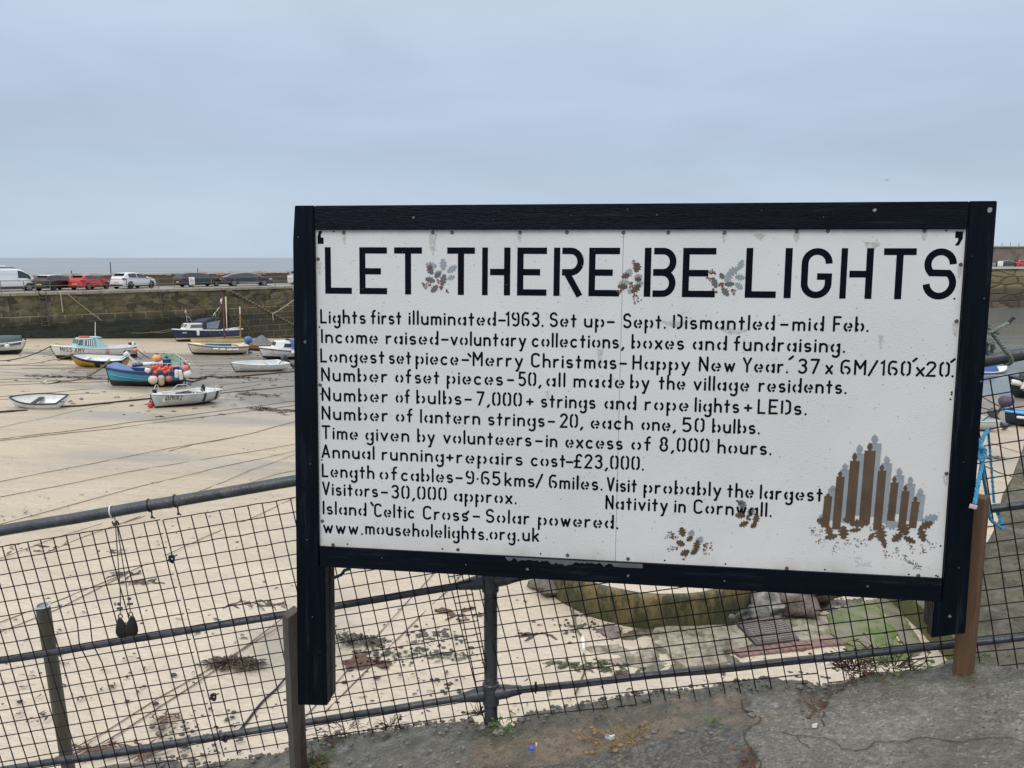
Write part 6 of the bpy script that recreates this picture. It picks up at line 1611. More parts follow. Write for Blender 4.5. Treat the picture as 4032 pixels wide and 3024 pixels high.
    def inner(s, mat, zf=.25, wall=.055, t1=.93, cap=None, t0=.02):
        """inside faces, floor and the flat cap between them and the shell"""
        T = 22; mb = MB(); vs = []
        ts = [t0 + (t1 - t0) * i / (T - 1) for i in range(T)]
        def I(t, w, sd):
            p = s.P(t, w, sd); p.y = sd * max(.004, abs(p.y) - wall); return p
        for sd in (1, -1):
            vs = []
            for t in ts:
                a = s.w_at(t, zf + .12 * max(0, t - .6))
                for j in range(5): vs.append(I(t, a + (1.0 - a) * j / 4, sd))
            mb.add(vs, [(i * 5 + j, i * 5 + j + 1, (i + 1) * 5 + j + 1, (i + 1) * 5 + j) for i in range(T - 1) for j in range(4)])
        vs = []
        for t in ts:
            a = s.w_at(t, zf + .12 * max(0, t - .6)); vs += [I(t, a, 1), I(t, a, -1)]
        mb.add(vs, [(2 * i, 2 * i + 1, 2 * i + 3, 2 * i + 2) for i in range(T - 1)])
        for t in (ts[0], ts[-1]):
            a = s.w_at(t, zf); vs = []
            for j in range(5): vs += [I(t, a + (1 - a) * j / 4, 1), I(t, a + (1 - a) * j / 4, -1)]
            mb.add(vs, [(2 * j, 2 * j + 1, 2 * j + 3, 2 * j + 2) for j in range(4)])
        s.add(mb, "inner_hull", mat)
        mb = MB()
        for sd in (1, -1):
            vs = []
            for i in range(T + 2):
                t = 0.0 if i == 0 else (1.0 if i == T + 1 else ts[i - 1])
                o = s.P(t, 1, sd); q = Vector(o); q.y = sd * max(.004, abs(o.y) - wall); vs += [o + Vector((0, 0, .004)), q + Vector((0, 0, .004))]
            mb.add(vs, [(2 * i, 2 * i + 1, 2 * i + 3, 2 * i + 2) for i in range(T + 1)])
        for t, u in ((0.0, ts[0]), (ts[-1], 1.0)):
            vs = []
            for q in (t, u):
                o = s.P(q, 1, 1); y = max(.004, o.y - wall); vs += [Vector((o.x, y, o.z + .004)), Vector((o.x, -y, o.z + .004))]
            mb.add(vs, [(0, 1, 3, 2)])
        s.add(mb, "gunwale_cap", cap or mat)
    def deck(s, mat, t0, t1, name="foredeck", camber=.06, w=.99):
        mb = MB(); vs = []; T = 12; n = 8
        for i in range(T):
            t = t0 + (t1 - t0) * i / (T - 1); a = s.P(t, w, 1)
            for j in range(n + 1):
                k = 1 - 2 * j / n; vs.append(Vector((a.x, a.y * k, a.z + camber * (1 - k * k) + .006)))
        mb.add(vs, [(i * (n + 1) + j, i * (n + 1) + j + 1, (i + 1) * (n + 1) + j + 1, (i + 1) * (n + 1) + j) for i in range(T - 1) for j in range(n)])
        a = s.P(t0, w, 1); vs = []
        for j in range(n + 1):
            k = 1 - 2 * j / n; vs += [Vector((a.x, a.y * k, a.z + camber * (1 - k * k) + .006)), Vector((a.x, a.y * k, a.z - .3))]
        mb.add(vs, [(2 * j, 2 * j + 1, 2 * j + 3, 2 * j + 2) for j in range(n)])
        return s.add(mb, name, mat)
    def thwart(s, t, mat, wd=.22, drop=.18, name="thwart", th=.03):
        p = s.P(t, 1, 1); a = s.w_at(t, p.z - drop); y = s.P(t, a).y - .05
        mb = MB(); mb.rbox((p.x, 0, p.z - drop), (wd, 2 * y, th), .008); return s.add(mb, name, mat)
    def cabin(s, t0, t1, h, mat, wk=.72, rake_f=.35, rake_b=.05, roof=None, name="cabin", z0=None, win=(), win_mat=None, top_k=.82):
        """wheelhouse from t0 (aft) to t1 (forward); win lists windows on the sides as (u0, u1)"""
        x0, x1 = s.L * (t0 - .5), s.L * (t1 - .5); zb = (s.zs((t0 + t1) / 2) if z0 is None else z0)
        y0 = s.hb(t0) * wk; y1 = s.hb(t1) * wk * .9
        def C(u, v, sd):
            xa, xb = x0 + rake_b * v * h, x1 - rake_f * v * h
            y = (y0 + (y1 - y0) * u) * (1 - (1 - top_k) * v); return Vector((xa + (xb - xa) * u, sd * y, zb + h * v))
        mb = MB(); bm = bmesh.new()
        V = [bm.verts.new(C(u, v, sd)) for v in (0, 1) for (u, sd) in ((0, 1), (1, 1), (1, -1), (0, -1))]
        for f in ((0, 1, 2, 3), (4, 7, 6, 5), (0, 4, 5, 1), (1, 5, 6, 2), (2, 6, 7, 3), (3, 7, 4, 0)): bm.faces.new([V[i] for i in f])
        bmesh.ops.recalc_face_normals(bm, faces=bm.faces)
        bmesh.ops.bevel(bm, geom=list(bm.edges), offset=.06, segments=3, affect='EDGES'); bm.verts.index_update()
        mb.add([q.co.copy() for q in bm.verts], [[q.index for q in f.verts] for f in bm.faces]); bm.free()
        o = s.add(mb, name, mat, angle=50)
        for (u0, u1, v0, v1) in win:
            for sd in (1, -1):
                wb = MB(); e = Vector((0, sd * .012, 0)); fr_ = .0
                wb.add([C(u0, v0, sd) + e, C(u1, v0, sd) + e, C(u1 - .02, v1, sd) + e, C(u0 + .01, v1, sd) + e, C(u0, v0, sd) - e, C(u1, v0, sd) - e, C(u1 - .02, v1, sd) - e, C(u0 + .01, v1, sd) - e], [(0, 1, 2, 3), (7, 6, 5, 4), (0, 4, 5, 1), (1, 5, 6, 2), (2, 6, 7, 3), (3, 7, 4, 0)])
                wo = wb.build("window", win_mat or WINDOW, o, smooth=False)
        for sd in (.5, -.5):
            wb = MB(); P_ = [C(1, .42, sd * 2 * .92), C(1, .42, sd * 2 * .08), C(1, .88, sd * 2 * .08), C(1, .88, sd * 2 * .92)]
            wb.add([p + Vector((.015, 0, .004)) for p in P_] + [p - Vector((.03, 0, 0)) for p in P_], [(0, 1, 2, 3), (7, 6, 5, 4), (0, 4, 5, 1), (1, 5, 6, 2), (2, 6, 7, 3), (3, 7, 4, 0)]); wb.build("window", win_mat or WINDOW, o, smooth=False)
        s.C = C
        return o
    def outboard(s, mat, x=None, z=None, sc=1.0, tilt=.6, y=0.0):
        p = s.P(0, 1, 1); c = Vector((p.x - .10, y, p.z + .06)); Rr = Matrix.Rotation(tilt, 3, 'Y')
        mb = MB(); mb.M = Matrix.Translation(c) @ (Rr.to_4x4()) @ Matrix.Scale(sc, 4)
        mb.rbox((-.08, 0, .20), (.36, .24, .30), .09); mb.rbox((-.10, 0, .04), (.26, .18, .10), .03); o = s.add(mb, "outboard_motor", mat, angle=60)
        lb = MB(); lb.M = mb.M; lb.rbox((-.10, 0, -.32), (.13, .09, .66), .03); lb.rbox((-.16, 0, -.58), (.30, .22, .02), .008); lb.lathe([(.0, -.14), (.05, -.10), (.055, .10), (.02, .16)], 10, (-.12, 0, -.72), Matrix.Rotation(-PI / 2, 3, 'Y')); lb.build("motor_leg", mat, o)
        pb_ = MB(); pb_.M = mb.M
        for k in range(3): pb_.box((-.30, .07 * math.cos(k * 2.09), -.72 + .07 * math.sin(k * 2.09)), (.012, .08, .05), Matrix.Rotation(k * 2.09, 3, 'X'))
        pb_.build("propeller", GREYM, o, smooth=False)
        tb = MB(); tb.M = mb.M; tb.tube([(.08, 0, .16), (.28, 0, .18), (.46, 0, .19)], .022, 6); tb.build("tiller", M['black_plastic'], o)
        return o
    def letters(s, t, ta, tb, w0, size, mat, name="name_lettering", side=1, out=.016, flip=True):
        """writing along the topside: bow on the left when seen from port"""
        mb = MB()
        def fr(x, y, z):
            tt_ = tb - (tb - ta) * x if True else x
            p = s.P(tt_, min(.995, w0 + y / s.zs(tt_)), side, out + z); return p
        # x runs 0..1 from bow end to aft end
        mbs = text_width(t); th_ = TH * .82 * size; sx = 1.0 / mbs; x = 0; k = 0; Lw = (tb - ta) * s.L
        for c in t:
            if c == ' ': x += .30 * sx; continue
            wd, st = G[c]
            for pts, caps, *tk in st:
                def fr2(px, py, z): return fr(px / Lw, py, z)
                ribbon(mb, [((x + TH / 2 * sx + a * sx) * Lw, b * size) for a, b in pts], th_, caps, fr2, .0006 * (k % 5)); k += 1
            x += (wd + TH + GAP) * sx
        return s.add(mb, name, mat, smooth=False)
    def world(s, p): return s.root.matrix_basis @ Vector(p) if False else (Matrix.Translation(s.root.location) @ s.R.to_4x4()) @ Vector(p)
def fender(label, p, r, l, mat, ax=(0, 0, 1), group="fenders and buoys hung on the boats", name="fender", eye=NAVY, hang=None):
    """ball or sausage float hung on a short line"""
    ax = Vector(ax).normalized(); q = ax.to_track_quat('Z', 'Y').to_matrix()
    t = thing(name, label, "buoy" if l <= r * 1.2 else "fender", p, None, group)
    mb = MB(); n = 9
    h_ = max(0, l - r)
    prof = [(r * math.cos(a) * 1.0, -h_ + r * math.sin(a)) for a in [-PI / 2 + PI / 2 * i / n for i in range(n + 1)]] + [(r * math.cos(a), h_ + r * math.sin(a)) for a in [PI / 2 * i / n for i in range(n + 1)]]
    mb.lathe(prof, 18, (0, 0, 0), q); mb.build("float", mat, t)
    eb = MB(); eb.lathe([(r * .5, h_ + r * .86), (r * .34, h_ + r * 1.05), (r * .16, h_ + r * 1.25), (r * .12, h_ + r * 1.3)], 10, (0, 0, 0), q); eb.build("eye_collar", eye, t)
    if hang is not None:
        cb = MB(); cb.tube([ax * (h_ + r * 1.25), Vector(hang) - Vector(p)], .012, 5); cb.build("lanyard", CORD, t)
    return t
FG = "fenders and buoys hung on the boats"

# --- white boat with mint wheelhouse
b = Boat("fishing_boat", "white boat lettered MISS AMY with a mint green wheelhouse", "boat", G_(221, 1417), G_(500, 1408), 1.17, 1.75, .77, .0, .72, .28, .16, .42, .27, shift=-.05)
b.shell(WHITE, BROWNB, MARO, .05); b.rail(WHITE, .035); b.deck(WHITE, .50, .985, camber=.05); b.inner(WHITE, .38, t1=.52, cap=WHITE)
cb = b.cabin(.50, .735, .64, MINT, .70, .28, .10, win=((.08, .60, .22, .86), (.70, .95, .26, .84)))
x = b.L * (.47 - .5); mb = MB(); z0 = b.zs(.5)
for sd in (1, -1): mb.add([b.C(0, 0, sd), b.C(0, 1, sd), b.C(0, 1, sd) + Vector((-.25, 0, -.05)), b.C(0, 0, sd) + Vector((-.75, .0, .0)), ] + [p - Vector((0, sd * .05, 0)) for p in (b.C(0, 0, sd), b.C(0, 1, sd), b.C(0, 1, sd) + Vector((-.25, 0, -.05)), b.C(0, 0, sd) + Vector((-.75, 0, 0)))], [(0, 1, 2, 3), (7, 6, 5, 4), (0, 4, 5, 1), (1, 5, 6, 2), (2, 6, 7, 3), (3, 7, 4, 0)])
b.add(mb, "cabin_wing", MINT, smooth=False)
mb = MB(); p = b.C(0, 1, 0); mb.rbox((p.x - .15, 0, p.z + .03), (.55, 1.0, .06), .02); b.add(mb, "roof_visor", MINT)
mb = MB(); p = b.C(.55, 1, 0); mb.rbox(p + Vector((0, .1, .06)), (.62, .3, .10), .04); b.add(mb, "orange_raft_box", ORANGE)
mb = MB(); p = b.C(0, 1, 0); mb.tube([p + Vector((-.2, 0, .02)), p + Vector((-.22, 0, 1.05))], [.028, .02], 8); b.add(mb, "mast", WHITE)
mb = MB(); 
for k in range(4): 
    xx = .12 + k * .11; q0, q1 = b.C(xx, .26, 1) + Vector((0, .028, 0)), b.C(xx + .05, .26, 1) + Vector((0, .028, 0)); q2, q3 = b.C(xx + .05, .82, 1) + Vector((0, .028, 0)), b.C(xx, .82, 1) + Vector((0, .028, 0)); mb.add([q0, q1, q2, q3], [(0, 1, 2, 3)])
b.add(mb, "striped_curtain", WHITE, smooth=False)
b.letters("MISS AMY", .66, .915, .70, .26, BLACKP)
mb = MB(); mb.rbox((-b.L * .515, 0, .42), (.34, .06, .85), .03, Matrix.Rotation(.15, 3, 'Y')); b.add(mb, "rudder", BROWNB)
mb = MB(); mb.rbox((-b.L * .47, .35, b.zs(0) + .10), (.14, .14, .28), .03); b.add(mb, "stern_post", WHITE)
mb = MB(); mb.rbox((-b.L * .5, -.2, b.zs(0) + .05), (.2, .7, .22), .02); b.add(mb, "transom_board", BROWNB)
mb = MB()
for k, tt_ in enumerate((.09, .14)):
    ribbon(mb, [(0, 0), (.12, .10), (.20, .10), (.22, .0)], .05, 'bb', lambda x, y, z, q=tt_: b.P(q + x / b.L, .72 + y, 1, .02), 0)
b.add(mb, "hull_marks", BLACKP, smooth=False)
bowA = b.world(b.P(.99, .98)); stA = b.world(b.P(.02, .9, 1))
q = b.world(b.P(.40, .80, 1, .13)); fender("small red buoy halfway along the side of MISS AMY", q, .105, .12, DULLR, group=FG, name="buoy", hang=b.world(b.P(.40, 1, 1)))
q = b.world(b.P(.04, .80, 1, .17)); fender("pink buoy at the stern of MISS AMY", q, .17, .17, PINKO, group=FG, name="buoy", hang=b.world(b.P(.04, 1, 1)))
air_line(bowA, G_(-60, 1422, .05), .035, "dark rope running from the bow of MISS AMY down to the left", TARRY, .35)
air_line(stA, G_(640, 1412, .05), .03, "rope from the stern of MISS AMY to the sand behind the blue boat", TARRY, .35)

# --- yellow and black open boat, heeled towards the viewer
b = Boat("open_boat", "open yellow and black boat with white inside, lettered Ferri, leaning over", "boat", G_(303, 1442), G_(480, 1447), 1.22, 1.55, .58, R(7), .80, .30, .10, .30, .10, srake=.12)
b.shell(YELL, YELL, None)
f_ = lambda t: max(b.w_at(t, .10) + .01, .30)
mb = b.band(f_, lambda t: .985, 6, 22, .010, 0.0, .50, transom=True); b.add(mb, "black_side_panel", BLACKP)
mb = b.band(lambda t: .86, lambda t: .992, 3, 26, .012); b.add(mb, "black_sheer_band", BLACKP)
b.rail(BLACKP, .035); b.inner(WHITE, .20, t1=.95, cap=BLACKP); b.thwart(.42, WHITE, .24, .2); b.thwart(.12, WHITE, .3, .18); b.thwart(.74, WHITE, .2, .16)
b.letters("Ferri", .135, .285, .52, .32, WHITE, out=.026)
mb = MB(); c = [(.075 * 1.5 * math.cos(k * PI / 9), .075 * 1.5 * math.sin(k * PI / 9)) for k in range(18)]
mb.add([b.P(.365 + x / b.L, .64 + y * 1.25, 1, .022) for x, y in c], [tuple(range(18))]); b.add(mb, "round_emblem", GREYW, smooth=False)
mb = MB(); mb.add([b.P(.365 + x / b.L, .62 + y, 1, .027) for x, y in [(-.085, -.02), (-.03, .05), (0, .02), (.04, .08), (.09, -.02)]], [(0, 1, 2, 3, 4)]); b.add(mb, "emblem_mark", ANTI, smooth=False)
b.outboard(WHITE, tilt=.75, sc=.9)
air_line(b.world(b.P(.99, .95)), G_(-60, 1437, .05), .02, "thin rope from the bow of the yellow boat to the left edge", LINE, .25)

# --- turquoise and blue fishing boat piled with floats
b = Boat("fishing_boat", "turquoise fishing boat with a blue foredeck, piled with floats and gear", "boat", G_(448, 1522), G_(672, 1515), 1.34, 1.75, .80, .0, .80, .28, .10, .24, .34, shift=-.12, afull=.6)
b.shell(TEAL, BROWNB); b.rail(ROYAL, .04); b.inner(ROYAL, .55, t1=.70, cap=ROYAL)
mb = b.band(lambda t: .865, lambda t: .995, 3, 26, .014); b.add(mb, "blue_sheer_band", ROYAL)
mb = MB(); mb.tube([b.P(t / 30, .66, 1, .02) for t in range(2, 30)], .022, 6); mb.tube([b.P(t / 30, .66, -1, .02) for t in range(2, 30)], .022, 6); b.add(mb, "rubbing_strake", TEAL)
mb = MB(); vs = []; T = 14; n = 10                      # raised whaleback foredeck
for i in range(T):
    t = .66 + .33 * i / (T - 1); a = b.P(t, .99, 1); hgt = .36 * math.sin(PI * min(1, (t - .66) / .33 * .92) ** .7 * .5 + .0) * (1 - max(0, (t - .86) / .14) ** 1.2 * .75) if t > .66 else 0
    for j in range(n + 1):
        k = 1 - 2 * j / n; vs.append(Vector((a.x, a.y * k, a.z + hgt * (1 - abs(k) ** 2.2) + .01)))
mb.add(vs, [(i * (n + 1) + j, i * (n + 1) + j + 1, (i + 1) * (n + 1) + j + 1, (i + 1) * (n + 1) + j) for i in range(T - 1) for j in range(n)])
b.add(mb, "whaleback_foredeck", CANOPY)
mb = MB(); zb = b.zs(.4)
mb.tube([b.P(.52, 1, 1) + Vector((0, -.03, 0)), b.P(.52, 1, 1) + Vector((-.03, -.03, .38)), b.P(.47, 1, 1) + Vector((-.05, -.03, .44)), b.P(.20, 1, 1) + Vector((0, -.03, .44)), b.P(.18, 1, 1) + Vector((0, -.03, .0))], .022, 6)
for tt_ in (.44, .36, .28): mb.tube([b.P(tt_, 1, 1) + Vector((0, -.03, 0)), b.P(tt_, 1, 1) + Vector((0, -.03, .44))], .014, 5)
b.add(mb, "side_rail", STEEL)
mb = MB(); mb.tube([b.P(.14, 1, -1) + Vector((.0, .0, 0)), b.P(.14, 1, -1) + Vector((-.1, .1, .72)), Vector((-b.L * .40, 0, b.zs(0) + .80)), Vector((-b.L * .50, .5, b.zs(0) + .50)), b.P(-.02, 1, 1) + Vector((0, 0, .3))], .022, 6)
mb.tube([Vector((-b.L * .50, .5, b.zs(0) + .50)), Vector((-b.L * .36, .65, b.zs(0) + .35))], .02, 6); b.add(mb, "stern_gantry", STEEL)
mb = MB(); mb.tube([Vector((-b.L * .46, .15, b.zs(0) + .15)), Vector((-b.L * .465, .2, b.zs(0) + .62))], .016, 5); mb.tube([Vector((-b.L * .50, .6, .0)), Vector((-b.L * .50, .6, b.zs(0) + .1))], .03, 6); b.add(mb, "prop_leg", ANTI)
mb = MB(); mb.tube([Vector((b.L * .16, -.15, b.zs(.6) + .22)), Vector((b.L * .02, .0, b.zs(.6) + .28))], .095, 12); b.add(mb, "boom_end", ROYAL)
mb = MB(); mb.tube([Vector((b.L * .03, .0, b.zs(.6) + .275)), Vector((-b.L * .22, .1, b.zs(.6) + .36))], .10, 12); b.add(mb, "rolled_cover", WHITE)
mb = MB(); mb.rbox((-b.L * .27, .15, b.zs(.3) + .34), (.38, .4, .55), .04); b.add(mb, "engine_box", NAVY)
mb = MB()
for k in range(9): mb.tube([Vector((-b.L * .25 - .04 * k * .3, .35 - .03 * k, b.zs(0) + .78 + .006 * k)), Vector((-b.L * .33, .42 - .03 * k, b.zs(0) + .52 + .01 * k)), Vector((-b.L * .40, .45 - .03 * k, b.zs(0) + .42 + .012 * k)), Vector((-b.L * .47, .5 - .02 * k, b.zs(0) + .46))], .018, 5)
b.add(mb, "green_net_ropes", TEALR)
bow3 = b.world(b.P(.99, 1) + Vector((-.12, 0, .32)))
air_line(bow3, G_(240, 1508, .10), .05, "thick olive rope from the foredeck of the turquoise boat, upper part", OLIVE, .30)
air_line(G_(240, 1508, .10), G_(-70, 1560, .03), .045, "thick black end of the turquoise boat's bow rope crossing to the left", TARRY, .12)
air_line(b.world(b.P(.985, .9, 1, .05)), G_(428, 1510, .05), .02, "short thin rope hanging straight down from the bow of the turquoise boat", TARRY, .01)
air_line(b.world(b.P(.0, .7, 0)), Z_(4, 830, 725, .03), .05, "upper weedy chain from the stern of the turquoise boat", TARRY, .15)
air_line(b.world(b.P(.0, .5, 0)), Z_(4, 830, 750, .03), .05, "lower weedy chain from the stern of the turquoise boat", TARRY, .15)
ground_line(zl(4, [(830, 725), (1100, 745), (1290, 748)]), .045, "weedy chain end right of the turquoise boat", TARRY, name="mooring_chain")
BG = "floats on the turquoise boat"
def bf(label, t, w, dy, r, l, mat, ax=(0, 0, 1), dz=0.0, nm="buoy"):
    r, l, dy, dz = r * .78, l * .78, dy * .8, dz * .8
    p = b.P(t, w, 1, dy); p.z += dz
    fender(label, b.world(p), r, l, mat, b.R @ Vector(ax), BG, nm, NAVY, b.world(b.P(t, 1, 1) + Vector((0, 0, .02))))
bf("big pale pink buoy, foremost of three hung along the turquoise boat", .455, .70, .25, .29, .30, PALEP)
bf("buff barrel buoy hung between the pale and dull red ones on the turquoise boat", .345, .68, .22, .20, .36, BUFFF)
bf("dull red buoy hung aft of the buff barrel on the turquoise boat", .245, .74, .22, .215, .22, DULLR)
bf("dirty upright white fender at the quarter of the turquoise boat, forward of two", .135, .92, .14, .135, .30, FENW, nm="fender")
bf("clean leaning white fender at the quarter of the turquoise boat, aft of two", .08, .86, .16, .14, .36, FENW, (.15, 0, 1), nm="fender")
bf("large white buoy low at the stern of the turquoise boat", -.02, .84, .10, .29, .30, FENW)
bf("pink buoy above the large white one at the stern of the turquoise boat", .015, 1.0, .10, .21, .22, PINKO, dz=.16)
bf("dull red buoy half hidden behind the pink one on the turquoise boat", -.03, 1.0, -.15, .19, .2, DULLR, dz=.16)
bf("white upright fender at the very stern of the turquoise boat", -.055, 1.0, -.20, .11, .32, FENW, dz=.08, nm="fender")
bf("peach buoy on top of the gear at the stern rail of the turquoise boat", -.02, 1.0, -.45, .15, .15, PEACH, dz=.46)
def pile(label, t, y, dz, r, l, mat, ax=(0, 0, 1)):
    r, l, dz = r * .76, l * .76, dz * .85
    p = Vector((b.L * (t - .5), y, b.zs(t) + dz)); fender(label, b.world(p), r, l, mat, b.R @ Vector(ax), BG, "buoy", NAVY)
pile("big peach buoy on top of the engine box of the turquoise boat", .345, .0, .74, .29, .30, PEACH)
pile("big white buoy heaped behind the orange floats of the turquoise boat", .225, .05, .40, .40, .42, FENW)
k = 0
for t, y, dz, r in [(.475, .82, .16, .15), (.44, .88, .30, .15), (.405, .84, .08, .17), (.40, .86, .33, .155), (.365, .86, .19, .165), (.345, .80, .37, .15), (.315, .88, .16, .16), (.27, .86, .27, .16), (.245, .84, .10, .165), (.42, .92, -.02, .15), (.21, .84, .24, .15), (.29, .90, .0, .14)]:
    r *= .78; y *= .92; p = Vector((b.L * (t - .5), y, b.zs(t) + dz * .85))
    tt_ = fender("orange float, one of the bunch behind the side rail of the turquoise boat", b.world(p), r, r * 1.05, ORANGE if k % 4 else PINKO, b.R @ Vector((.5, .2, 1)), "orange floats bunched behind the side rail", "float"); k += 1
fender("white float at the bow end of the orange bunch on the turquoise boat", b.world(Vector((b.L * .015, .86, b.zs(.5) + .10))), .14, .15, FENW, b.R @ Vector((0, 0, 1)), BG, "buoy")

# --- pram dinghy with black trim
b = Boat("dinghy", "small white dinghy with black gunwale and a black seat", "dinghy", G_(70, 1603), G_(228, 1607), 1.30, 1.22, .38, R(9), .86, .10, .04, .20, .03, 1.9, srake=.14, afull=.55, shift=.02)
b.shell(WHITE, WHITE); b.rail(BLACKP, .036); b.inner(WHITE, .10, .04, .96, cap=BLACKP); b.thwart(.52, TARP_D, .20, .12, "seat"); b.thwart(.12, WHITE, .5, .14, "stern_seat")
mb = MB(); mb.tube([b.P(.0, .9, .3), b.P(.0, .9, .3) + Vector((-.2, .1, .05))], .02, 6); b.add(mb, "rowlock", GREYM)
# --- boat with bow rails
b = Boat("open_boat", "grey white open boat lettered ZEPHYR 2 with grab rails and black fender straps", "boat", G_(618, 1608), G_(818, 1580), 1.22, 1.45, .56, R(0), .72, .18, .06, .22, .12)
b.shell(GREYW, BROWNB); b.rail(WHITE, .03); b.inner(WHITE, .30, .07, .90, cap=WHITE); b.thwart(.5, WHITE, .26, .15); b.thwart(.28, WHITE, .22, .15); b.thwart(.08, WHITE, .5, .10, "stern_seat"); b.deck(WHITE, .88, .985)
b.letters("ZEPHYR 2", .685, .87, .70, .19, GREYM)
mb = MB()
def hoop(t0, t1, sd, h): 
    a, c = b.P(t0, 1, sd), b.P(t1, 1, sd); n = 10
    mb.tube([a] + [a.lerp(c, (i + .3) / 10) + Vector((0, 0, h * min(1, 3 * min(i + .6, 10.4 - i) / 10))) for i in range(11)] + [c], .017, 6)
hoop(.86, .72, -1, .34); hoop(.50, .18, -1, .26); hoop(.56, .36, 1, .26); hoop(.16, .03, 1, .22); b.add(mb, "grab_rails", STEEL)
mb = MB()
for tt_ in (.34, .10):
    mb.tube([b.P(tt_, 1.0 - .06 * i, 1, .03) for i in range(9)], .05, 6)
b.add(mb, "fender_straps", GREYM)
mb = MB(); mb.rbox((b.L * .0, .1, b.zs(.4) - .05), (.7, .5, .18), .05, Matrix.Rotation(.2, 3, 'Z')); mb.tube([(-.5, -.2, b.zs(.4)), (.3, .3, b.zs(.4) + .06)], .04, 6); b.add(mb, "stowed_gear", TARP_D)
mb = MB(); mb.rbox((-b.L * .36, -.1, b.zs(.1) + .05), (.18, .16, .24), .05); mb.ball((-b.L * .36, -.1, b.zs(.1) + .2), .06, 8); b.add(mb, "engine_controls", BLACKP)
mb = MB(); mb.rbox((b.L * .44, 0, b.zs(.95) + .10), (.14, .14, .22), .03); b.add(mb, "bow_post", BLACKP)
q = G_(594, 1607, .15); fender("red buoy with a dark collar hanging at the bow of ZEPHYR 2", q, .13, .14, paint('red_buoy', (.55, .06, .07), .4), (0, 0, 1), FG, "buoy", NAVY, b.world(b.P(.99, .95)))
# --- navy launch with white cabin and dark hood
b = Boat("cabin_boat", "navy blue launch with white cabin and a dark canvas hood, close under the quay", "boat", G_(704, 1346), G_(912, 1336), 1.20, 2.1, .98, R(-2), .80, .20, .06, .36, .22)
b.shell(NAVY, ANTI, CREAM, .13); b.rail(WHITE, .06); b.deck(WHITE, .42, .985, camber=.08); b.inner(GREYW, .5, t1=.42, cap=WHITE)
b.cabin(.56, .86, .66, WHITE, .74, .55, -.25, win=((.22, .82, .30, .78),))
x0, x1 = b.L * (.34 - .5), b.L * (.66 - .5); zb = b.zs(.5)
mb = MB(); hwid = b.B * .40
prof = [(x0, 0), (x0 - .02, 1.22), (x1 - 1.15, 1.10), (x1 - .35, .82), (x1 - .2, .1)]
bm = bmesh.new()
A_ = [bm.verts.new((x, hwid, zb + z)) for x, z in prof]; B_ = [bm.verts.new((x, -hwid, zb + z)) for x, z in prof]
bm.faces.new(A_); bm.faces.new(B_[::-1])
for i in range(5): bm.faces.new((A_[i], B_[i], B_[(i + 1) % 5], A_[(i + 1) % 5]))
bmesh.ops.recalc_face_normals(bm, faces=bm.faces); bmesh.ops.bevel(bm, geom=list(bm.edges), offset=.07, segments=2, affect='EDGES'); bm.verts.index_update()
mb.add([q.co.copy() for q in bm.verts], [[q.index for q in f.verts] for f in bm.faces]); bm.free(); hd = b.add(mb, "canvas_hood", TARP_D)
mb = MB()
for sd in (1, -1): mb.add([(x, sd * (hwid + .012), zb + z) for x, z in [(x0 + .62, .14), (x1 - .55, .16), (x1 - .55, .72), (x0 + .30, .92)]], [(0, 1, 2, 3)])
mb.build("clear_panel", CLEARV, hd, smooth=False)
mb = MB(); p = Vector((b.L * .28, 0, b.zs(.8) + .72)); mb.tube([p, p + Vector((.12, 0, 1.0)), p + Vector((.13, 0, 1.25))], .028, 6); mb.tube([p + Vector((-.55, 0, .05)), p + Vector((.06, 0, .95))], .024, 6); mb.rbox(p + Vector((.14, 0, .95)), (.14, .14, .22), .03); mb.tube([p + Vector((-.3, 0, .42)), p + Vector((.08, 0, .5))], .02, 6); b.add(mb, "radio_mast", STEEL)
mb = MB(); mb.tube([b.P(.30, 1, 1) + Vector((0, -.04, .12)), b.P(.04, 1, 1) + Vector((0, -.04, .22))], .03, 6); b.add(mb, "stern_rail", WHITE)
mb = MB(); mb.box((0, 0, 0), (.42, .02, .12)); o = mb.build("name_patch", GREYW, b.root, smooth=False); pp = b.P(.885, .78, 1, .03); o.location = pp; o.rotation_euler = (-.35, 0, math.atan2((b.P(.85, .78) - b.P(.92, .78)).y, (b.P(.85, .78) - b.P(.92, .78)).x) + PI)
fender("white fender at the side of the navy launch cabin", b.world(b.P(.74, .80, 1, .16)), .13, .26, FENW, (0, 0, 1), FG, "fender", NAVY, b.world(b.P(.74, 1, 1)))
fender("small blue fender aft on the navy launch", b.world(b.P(.30, .86, 1, .12)), .10, .20, ROYAL, (.25, .1, 1), FG, "fender", NAVY, b.world(b.P(.30, 1, 1)))
air_line(b.world(b.P(.99, 1)), at(560, 1290, 74), .03, "slack rope from the bow of the navy launch to the foot of the quay", OLIVE, .4)
# --- long low hull with two masts
b = Boat("sailing_boat", "long low worn cream sailing boat with a maroon bottom and two masts", "boat", G_(752, 1356), G_(948, 1354), 1.04, 1.4, .52, R(-4), .60, .06, .04, .22, .14)
b.shell(BUFF, MARO, None); b.rail(VARN, .035); b.inner(VARN, .3, t1=.95, cap=VARN)
mb = MB(); p = Vector((-b.L * .16, 0, .2)); mb.tube([p, p + Vector((.02, 0, 2.0)), p + Vector((.06, 0, 4.3))], [.09, .08, .05], 8); b.add(mb, "mast", REDSP)
mb = MB(); mb.tube([p + Vector((-.2, .1, 1.3)), p + Vector((-.16, .1, 4.1))], [.03, .07], 8); b.add(mb, "furled_spar", CREAM)
mb = MB(); p2 = Vector((-b.L * .475, 0, .2)); mb.tube([p2, p2 + Vector((-.02, 0, 2.6))], [.075, .055], 8); b.add(mb, "mizzen_mast", VARN)
